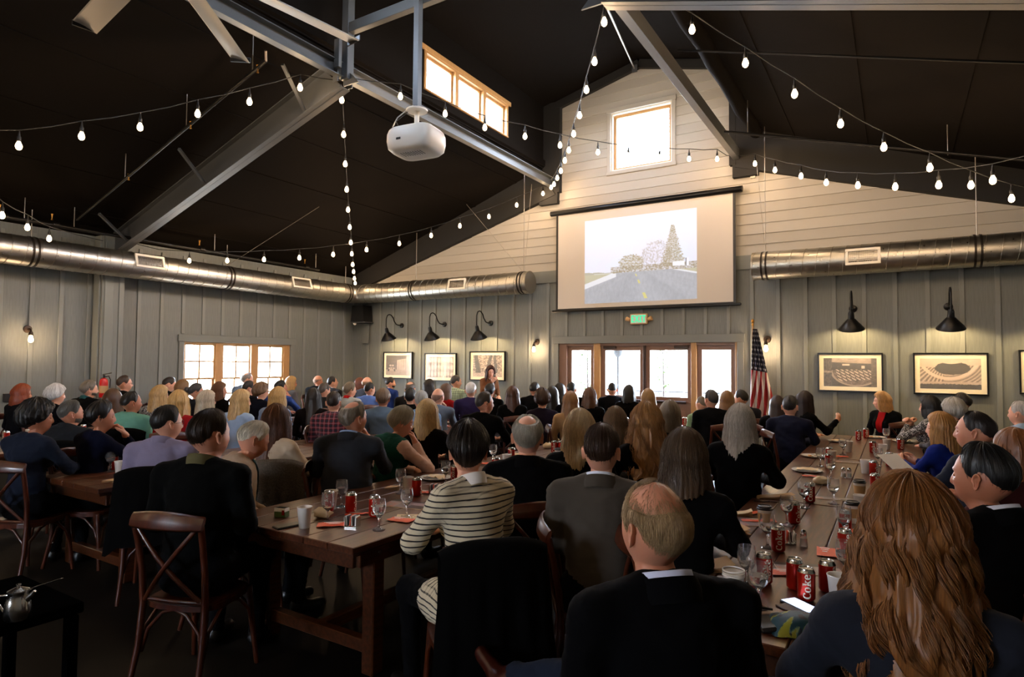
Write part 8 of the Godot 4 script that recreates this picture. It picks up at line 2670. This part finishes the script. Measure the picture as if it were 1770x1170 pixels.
func build_table_things() -> void:
	for e in [
		["goblet", Vector3(-0.463, 0.76, -2.580), 0.00, "water goblet nearest the balding man on the right-hand table"],
		["goblet", Vector3(-0.549, 0.76, -2.790), 0.00, "water goblet behind the stacked paper cups, nearly empty", 0.2],
		["cup", Vector3(-0.559, 0.76, -2.586), 0.00, "stacked paper cups beside the balding man's shoulder", "stack"],
		["napkin", Vector3(-0.730, 0.76, -2.963), 0.50, "folded kraft napkin near the balding man, slightly raised", Vector2(0.17, 0.15)],
		["napkin", Vector3(-0.663, 0.76, -2.715), 0.15, "flat kraft napkin under the stacked paper cups", Vector2(0.19, 0.10)],
		["napkin", Vector3(-0.780, 0.76, -3.630), 0.70, "folded kraft napkin at the table edge by the smooth brown bob", Vector2(0.15, 0.11)],
		["can", Vector3(-0.494, 0.76, -2.875), 0.60, "red soda can behind the nearest water goblet"],
		["can", Vector3(-0.373, 0.76, -2.873), 1.20, "red soda can at the left of the group of three"],
		["can", Vector3(-0.317, 0.76, -2.766), 0.20, "red soda can at the front of the group of three"],
		["can", Vector3(-0.255, 0.76, -2.918), 1.00, "red soda can at the right of the group of three"],
		["cup", Vector3(-0.203, 0.76, -2.777), 0.00, "white paper cup beside the auburn hair"],
		["goblet", Vector3(-0.201, 0.76, -3.109), 0.00, "water goblet between the soda cans and the auburn hair"],
		["phone", Vector3(-0.325, 0.76, -2.670), 0.90, "mobile phone with a bright screen by the soda cans", "lit"],
		["purse", Vector3(-0.285, 0.76, -2.448), 0.35, "teal and yellow printed purse at the near table end"],
		["leaflet", Vector3(-0.353, 0.76, -3.173), 0.35, "dark printed leaflet under the group of soda cans", Vector2(0.28, 0.16)],
		["card", Vector3(-0.436, 0.76, -3.053), 0.50, "orange card beside the first soda can", Vector2(0.13, 0.07)],
		["card", Vector3(-0.307, 0.76, -3.503), 0.10, "orange card near the salt shaker, upright on the table", Vector2(0.09, 0.16)],
		["card", Vector3(-0.174, 0.76, -4.020), 0.10, "orange card beside the auburn hair", Vector2(0.12, 0.10)],
		["goblet", Vector3(-0.572, 0.76, -3.432), 0.00, "water goblet in front of the metal caddy", 0.5],
		["can", Vector3(-0.517, 0.76, -3.398), 0.30, "red soda can half hidden by the metal caddy"],
		["caddy", Vector3(-0.495, 0.76, -3.568), 0.30, "metal sugar caddy left of the salt shaker"],
		["shaker", Vector3(-0.420, 0.76, -3.568), 0.00, "glass salt shaker with a steel cap beside the caddy"],
		["lidcup", Vector3(-0.656, 0.76, -3.844), 0.00, "coffee cup with a black lid behind a water goblet"],
		["leaflet", Vector3(-0.730, 0.76, -3.903), 0.50, "dark leaflet at the table edge under an orange strip", Vector2(0.22, 0.13)],
		["card", Vector3(-0.709, 0.76, -3.965), 0.40, "orange strip lying on the dark leaflet", Vector2(0.20, 0.05)],
		["card", Vector3(-0.789, 0.76, -4.150), 0.90, "orange card leaning on a napkin, left table edge", Vector2(0.14, 0.06)],
		["napkin", Vector3(-0.820, 0.76, -4.093), 0.30, "small kraft napkin at the left table edge", Vector2(0.10, 0.08)],
		["goblet", Vector3(-0.556, 0.76, -3.972), 0.00, "half-full water goblet in the second row of glasses", 0.7],
		["can", Vector3(-0.525, 0.76, -4.040), 0.90, "red soda can behind the half-full goblet"],
		["goblet", Vector3(-0.526, 0.76, -4.514), 0.00, "water goblet on the right-hand table before a crumpled napkin", 0.7],
		["can", Vector3(-0.514, 0.76, -4.726), 0.20, "red soda can beside the crumpled napkin"],
		["napkin", Vector3(-0.736, 0.76, -4.728), 0.45, "kraft napkin with an orange card on it", Vector2(0.26, 0.10)],
		["card", Vector3(-0.742, 0.76, -4.793), 0.60, "orange card lying across the kraft napkin", Vector2(0.20, 0.05)],
		["knife", Vector3(-0.748, 0.76, -4.567), 0.45, "table knife beside the kraft napkin"],
		["crumple", Vector3(-0.520, 0.76, -5.479), 0.00, "crumpled napkin on the right-hand table"],
		["goblet", Vector3(-0.372, 0.76, -4.759), 0.00, "water goblet before the white paper cup", 0.5],
		["lidcup", Vector3(-0.232, 0.76, -4.267), 0.00, "coffee cup with a black lid beside the white cup"],
		["can", Vector3(-0.254, 0.76, -3.967), 0.20, "red soda can with a glass standing behind it"],
		["can", Vector3(-0.226, 0.76, -3.512), 0.50, "red soda can closer to the auburn hair"],
		["goblet", Vector3(-0.253, 0.76, -3.858), 0.00, "tumbler-like goblet behind the soda can", 0.3],
		["cup", Vector3(-0.202, 0.76, -4.544), 0.00, "tall white paper cup in the middle of the right-hand table"],
		["lidcup", Vector3(-0.232, 0.76, -5.092), 0.00, "coffee cup with black lid behind the tall white cup"],
		["leaflet", Vector3(-0.389, 0.76, -4.941), 0.20, "pale leaflet under the water goblet", Vector2(0.34, 0.10)],
		["shaker", Vector3(-0.387, 0.76, -5.929), 0.00, "left shaker of the pair on the right-hand table"],
		["shaker", Vector3(-0.344, 0.76, -5.927), 0.00, "right shaker of the pair on the right-hand table"],
		["plate", Vector3(-0.680, 0.76, -6.062), 0.00, "white plate with a folded napkin near the silver blonde hair", "napkin"],
		["plate", Vector3(-0.011, 0.76, -5.913), 0.00, "white plate with leftovers before the bright blue sweater", "food"],
		["can", Vector3(-0.145, 0.76, -5.441), 0.30, "red soda can beside the plate with leftovers"],
		["can", Vector3(-0.536, 0.76, -6.418), 0.60, "red soda can before a white paper cup"],
		["goblet", Vector3(-0.471, 0.76, -5.778), 0.00, "water goblet left of the pair of shakers", 0.6],
		["cup", Vector3(-0.537, 0.76, -6.737), 0.00, "white paper cup behind the soda can and goblet"],
		["goblet", Vector3(-0.610, 0.76, -6.444), 0.00, "water goblet behind the napkin plate", 0.4],
		["card", Vector3(-0.620, 0.76, -5.800), 0.20, "orange card at the edge of the napkin plate", Vector2(0.14, 0.05)],
		["card", Vector3(0.046, 0.76, -6.636), 0.10, "orange card by the sheet of paper", Vector2(0.10, 0.06)],
		["cup", Vector3(-0.239, 0.76, -6.262), 0.00, "white paper cup right of the pair of shakers"],
		["can", Vector3(-0.175, 0.76, -6.172), 0.90, "red soda can right of the white cup"],
		["can", Vector3(-0.062, 0.76, -6.825), 0.20, "red soda can near the reading woman"],
		["goblet", Vector3(-0.154, 0.76, -6.761), 0.00, "water goblet left of the reading woman's can", 0.5],
		["leaflet", Vector3(-0.398, 0.76, -6.877), 0.10, "pale leaflet in the middle of the right-hand table", Vector2(0.34, 0.12)],
		["plate", Vector3(-0.720, 0.76, -7.054), 0.00, "plate with salad before the navy fleece", "food"],
		["can", Vector3(-0.573, 0.76, -6.928), 0.40, "red soda can in front of the navy fleece"],
		["goblet", Vector3(-0.487, 0.76, -7.413), 0.00, "water goblet in the far half of the right-hand table", 0.5],
		["cup", Vector3(-0.450, 0.76, -7.697), 0.00, "white paper cup in the far half of the table"],
		["cup", Vector3(-0.099, 0.76, -8.165), 0.00, "white paper cup before the woman in the red top"],
		["cup", Vector3(-0.130, 0.76, -7.615), 0.00, "white paper cup nearer the print blouse"],
		["can", Vector3(-0.223, 0.76, -7.752), 0.20, "red soda can in the far half of the table"],
		["can", Vector3(0.033, 0.76, -8.259), 0.40, "red soda can before the print blouse"],
		["goblet", Vector3(-0.113, 0.76, -8.895), 0.00, "water goblet before the woman in the red top", 0.6],
		["can", Vector3(-0.413, 0.76, -8.956), 0.10, "left of two red cans at the far table end"],
		["can", Vector3(-0.343, 0.76, -9.301), 0.30, "right of two red cans at the far table end"],
		["plate", Vector3(-0.241, 0.76, -9.375), 0.00, "plate before the woman in the red top", "food"],
		["plate", Vector3(0.068, 0.76, -9.093), 0.00, "plate with a napkin before the print blouse", "napkin"],
		["plate", Vector3(-0.006, 0.76, -7.604), 0.00, "plate at the far right table side", "food"],
		["plate", Vector3(-0.608, 0.76, -8.607), 0.00, "plate before the dark auburn woman", "napkin"],
		["card", Vector3(-0.485, 0.76, -7.219), 0.20, "small orange card in the far half of the table", Vector2(0.12, 0.06)],
		["cup", Vector3(-2.844, 0.76, -2.385), 0.00, "white paper cup at the near corner of the striped woman's table"],
		["phone", Vector3(-2.942, 0.76, -2.349), -0.20, "black phone at the table corner by the black jacket", ""],
		["box", Vector3(-3.156, 0.76, -2.476), 0.30, "small green and white box behind the paper cup"],
		["crumple", Vector3(-2.933, 0.76, -2.591), 0.00, "crumpled cream napkin in front of a goblet"],
		["goblet", Vector3(-2.825, 0.76, -2.535), 0.00, "goblet behind the crumpled napkin, nearest the tan jacket", 0.0],
		["can", Vector3(-3.024, 0.76, -2.721), 0.30, "red soda can behind the empty goblet"],
		["cup", Vector3(-3.059, 0.76, -2.771), 0.00, "white paper cup behind the empty goblet"],
		["goblet", Vector3(-3.052, 0.76, -2.852), 0.00, "water goblet in front of the grey suit", 0.6],
		["can", Vector3(-2.878, 0.76, -2.766), 1.90, "red soda can standing free on the striped woman's table"],
		["can", Vector3(-2.696, 0.76, -2.784), 0.60, "red soda can behind the front water goblet"],
		["goblet", Vector3(-2.463, 0.76, -2.581), 0.00, "front water goblet on the striped woman's table", 0.75],
		["goblet", Vector3(-2.534, 0.76, -2.892), 0.00, "water goblet on a paper coaster", 0.3],
		["coaster", Vector3(-2.524, 0.76, -2.882), 0.60, "paper coaster under a water goblet"],
		["card", Vector3(-2.721, 0.76, -2.527), 0.75, "folded orange card at the near table end", Vector2(0.24, 0.09)],
		["card", Vector3(-2.811, 0.76, -2.758), 0.85, "orange strip beside the sugar packets", Vector2(0.15, 0.03)],
		["caddy", Vector3(-2.630, 0.76, -2.543), 0.30, "small caddy of sugar packets on the orange card"],
		["card", Vector3(-2.498, 0.76, -2.801), 0.20, "orange card beside the coaster", Vector2(0.15, 0.08)],
		["leaflet", Vector3(-2.742, 0.76, -3.139), 0.20, "glossy leaflet under the goblet stem", Vector2(0.30, 0.20)],
		["can", Vector3(-2.868, 0.76, -3.374), 2.00, "red soda can before the green vest"],
		["cup", Vector3(-2.972, 0.76, -3.396), 0.00, "white paper cup before the green vest"],
		["goblet", Vector3(-3.013, 0.76, -3.368), 0.00, "goblet left of the white cup before the green vest", 0.4],
		["napkin", Vector3(-3.157, 0.76, -3.465), 0.10, "white folded napkin before the green vest", Vector2(0.14, 0.09)],
		["card", Vector3(-2.873, 0.76, -3.487), 0.50, "orange card right of the soda can", Vector2(0.10, 0.08)],
		["caddy", Vector3(-2.809, 0.76, -3.506), 0.20, "metal caddy before the striped woman"],
		["goblet", Vector3(-2.969, 0.76, -3.832), 0.00, "water goblet beside the striped woman's shoulder", 0.6],
		["plate", Vector3(-3.151, 0.76, -3.937), 0.00, "dark plate edge behind the metal caddy", "napkin"],
		["can", Vector3(-2.966, 0.76, -3.946), 0.20, "red soda can hidden by the short dark brown hair"],
		["can", Vector3(-2.926, 0.76, -4.474), 0.20, "red soda can left of the bald crown"],
		["goblet", Vector3(-3.216, 0.76, -4.867), 0.00, "glass behind the soda can left of the bald crown", 0.4],
		["cup", Vector3(-2.973, 0.76, -4.726), 0.00, "white paper cup left of the bald crown"],
		["can", Vector3(-3.128, 0.76, -5.053), 0.30, "red soda can behind the white cup"],
		["card", Vector3(-3.250, 0.76, -4.764), 0.40, "orange card beyond the striped shoulder", Vector2(0.14, 0.08)],
		["plate", Vector3(-3.219, 0.76, -5.298), 0.00, "plate behind the bald crown", "napkin"],
		["can", Vector3(-3.041, 0.76, -5.760), 0.30, "left of two red cans right of the bald crown"],
		["can", Vector3(-2.987, 0.76, -5.799), 0.80, "right of two red cans right of the bald crown"],
		["lidcup", Vector3(-2.755, 0.76, -5.314), 0.00, "black-lidded cup right of the bald crown"],
		["crumple", Vector3(-3.263, 0.76, -6.029), 0.00, "crumpled napkin behind the bald crown"],
		["goblet", Vector3(-3.000, 0.76, -5.944), 0.00, "glass beside the two red cans", 0.4],
		["cup", Vector3(-5.335, 0.76, -2.617), 0.00, "white paper cup before the lavender shirt"],
		["goblet", Vector3(-5.317, 0.76, -2.692), 0.00, "water goblet before the lavender shirt", 0.5],
		["can", Vector3(-5.656, 0.76, -2.722), 0.30, "red soda can before the charcoal suit"],
		["napkin", Vector3(-5.080, 0.76, -2.497), 0.30, "pale napkin at the table end before the lavender shirt", Vector2(0.22, 0.14)],
		["goblet", Vector3(-5.593, 0.76, -2.665), 0.00, "water goblet before the charcoal suit", 0.4],
		["cup", Vector3(-8.304, 0.76, -4.803), 0.00, "white paper cup before the red sweater"],
		["can", Vector3(-8.530, 0.76, -7.405), 0.20, "red cup on the window-side table before the reddish brown hair"],
		["cup", Vector3(-8.530, 0.76, -6.404), 0.00, "white paper cup before the blue and white blouse"],
		["goblet", Vector3(-8.530, 0.76, -7.657), 0.00, "glass before the blue sweater", 0.4],
		["can", Vector3(-8.530, 0.76, -7.304), 0.20, "red soda can before the blue sweater"],
		["cup", Vector3(-8.530, 0.76, -3.183), 0.00, "white paper cup at the left edge of the picture"],
		["can", Vector3(-8.424, 0.76, -2.925), 0.20, "red soda can at the left edge of the picture"],
		["can", Vector3(-8.530, 0.76, -3.738), 0.20, "red soda can before the copper hair"],
		["cup", Vector3(-8.530, 0.76, -3.862), 0.00, "white paper cup before the copper hair"],
		["goblet", Vector3(-5.960, 0.76, -7.989), 0.00, "glass before the purple sweater", 0.5],
		["plate", Vector3(-5.791, 0.76, -7.584), 0.00, "plate before the purple sweater", "napkin"],
		["can", Vector3(-2.751, 0.76, -9.450), 0.30, "red soda can before the pale green shirt"],
		["goblet", Vector3(-3.159, 0.76, -9.450), 0.00, "glass before the pale green shirt", 0.5],
	]:
		item(e[0], e[1], e[2], e[3], e[4] if e.size() > 4 else null)
	# sheets of paper held up by readers
	var pa := thing("paper_sheet", "white sheet of paper held by the woman in the bright blue sweater", "paper", Vector3(0.02, 0.93, -5.62), deg_to_rad(50))
	part("page", mb().box(Vector3.ZERO, Vector3(0.20, 0.002, 0.28), 0.0, Basis(Vector3.RIGHT, 0.6)), M.salt, pa)
	# serving table at the left edge of the picture
	var st := thing("serving_table", "dark serving table at the lower left edge", "table", Vector3(-2.98, 0, -0.90))
	sm("black_cloth", Color(0.012, 0.012, 0.013), 1.0).metallic_specular = 0.02
	part("table_top", mb().box(Vector3(0, 0.735, 0), Vector3(0.56, 0.04, 0.62), 0.004), M.black_cloth, st)
	for x in [-0.27, 0.27]:
		for z in [-0.27, 0.27]:
			part("leg", mb().box(Vector3(x, 0.357, z), Vector3(0.04, 0.715, 0.04), 0.004), M.black_cloth, st)
	var pi := thing("cream_pitcher", "polished steel pitcher with a lid at the lower left", "pitcher", Vector3(-2.72, 0.755, -1.0), 0.6)
	part("vessel", mb().lathe([Vector2(0.0, 0.0), Vector2(0.034, 0.0), Vector2(0.040, 0.006), Vector2(0.043, 0.035), Vector2(0.036, 0.070), Vector2(0.030, 0.085), Vector2(0.033, 0.098), Vector2(0.031, 0.098), Vector2(0.0, 0.096)], 26), M.shaker_steel, pi)
	part("lid", mb().lathe([Vector2(0.034, 0.098), Vector2(0.034, 0.103), Vector2(0.015, 0.112), Vector2(0.006, 0.116), Vector2(0.008, 0.124), Vector2(0.0, 0.128)], 22), M.shaker_steel, pi)
	part("handle", mb().tube([Vector3(-0.032, 0.085, 0), Vector3(-0.065, 0.082, 0), Vector3(-0.07, 0.055, 0), Vector3(-0.05, 0.025, 0), Vector3(-0.04, 0.022, 0)], 0.005, 8), M.shaker_steel, pi)
	part("spout", mb().tube([Vector3(0.03, 0.07, 0), Vector3(0.05, 0.088, 0), Vector3(0.058, 0.10, 0)], [0.012, 0.009, 0.006], 8), M.shaker_steel, pi)
	var tr := thing("steel_ladle", "thin bright steel ladle handle at the lower left", "ladle", Vector3(-2.86, 0.757, -1.16), 0.35)
	part("stem", mb().beam(Vector3(-0.11, 0.02, 0), Vector3(0.05, 0.075, 0), 0.012, 0.004, 0.001), M.shaker_steel, tr)
	part("bowl", mb().lathe([Vector2(0.0, 0.0), Vector2(0.02, 0.003), Vector2(0.028, 0.016), Vector2(0.026, 0.017), Vector2(0.0, 0.006)], 16, Vector3(-0.13, 0.0, 0)), M.shaker_steel, tr)
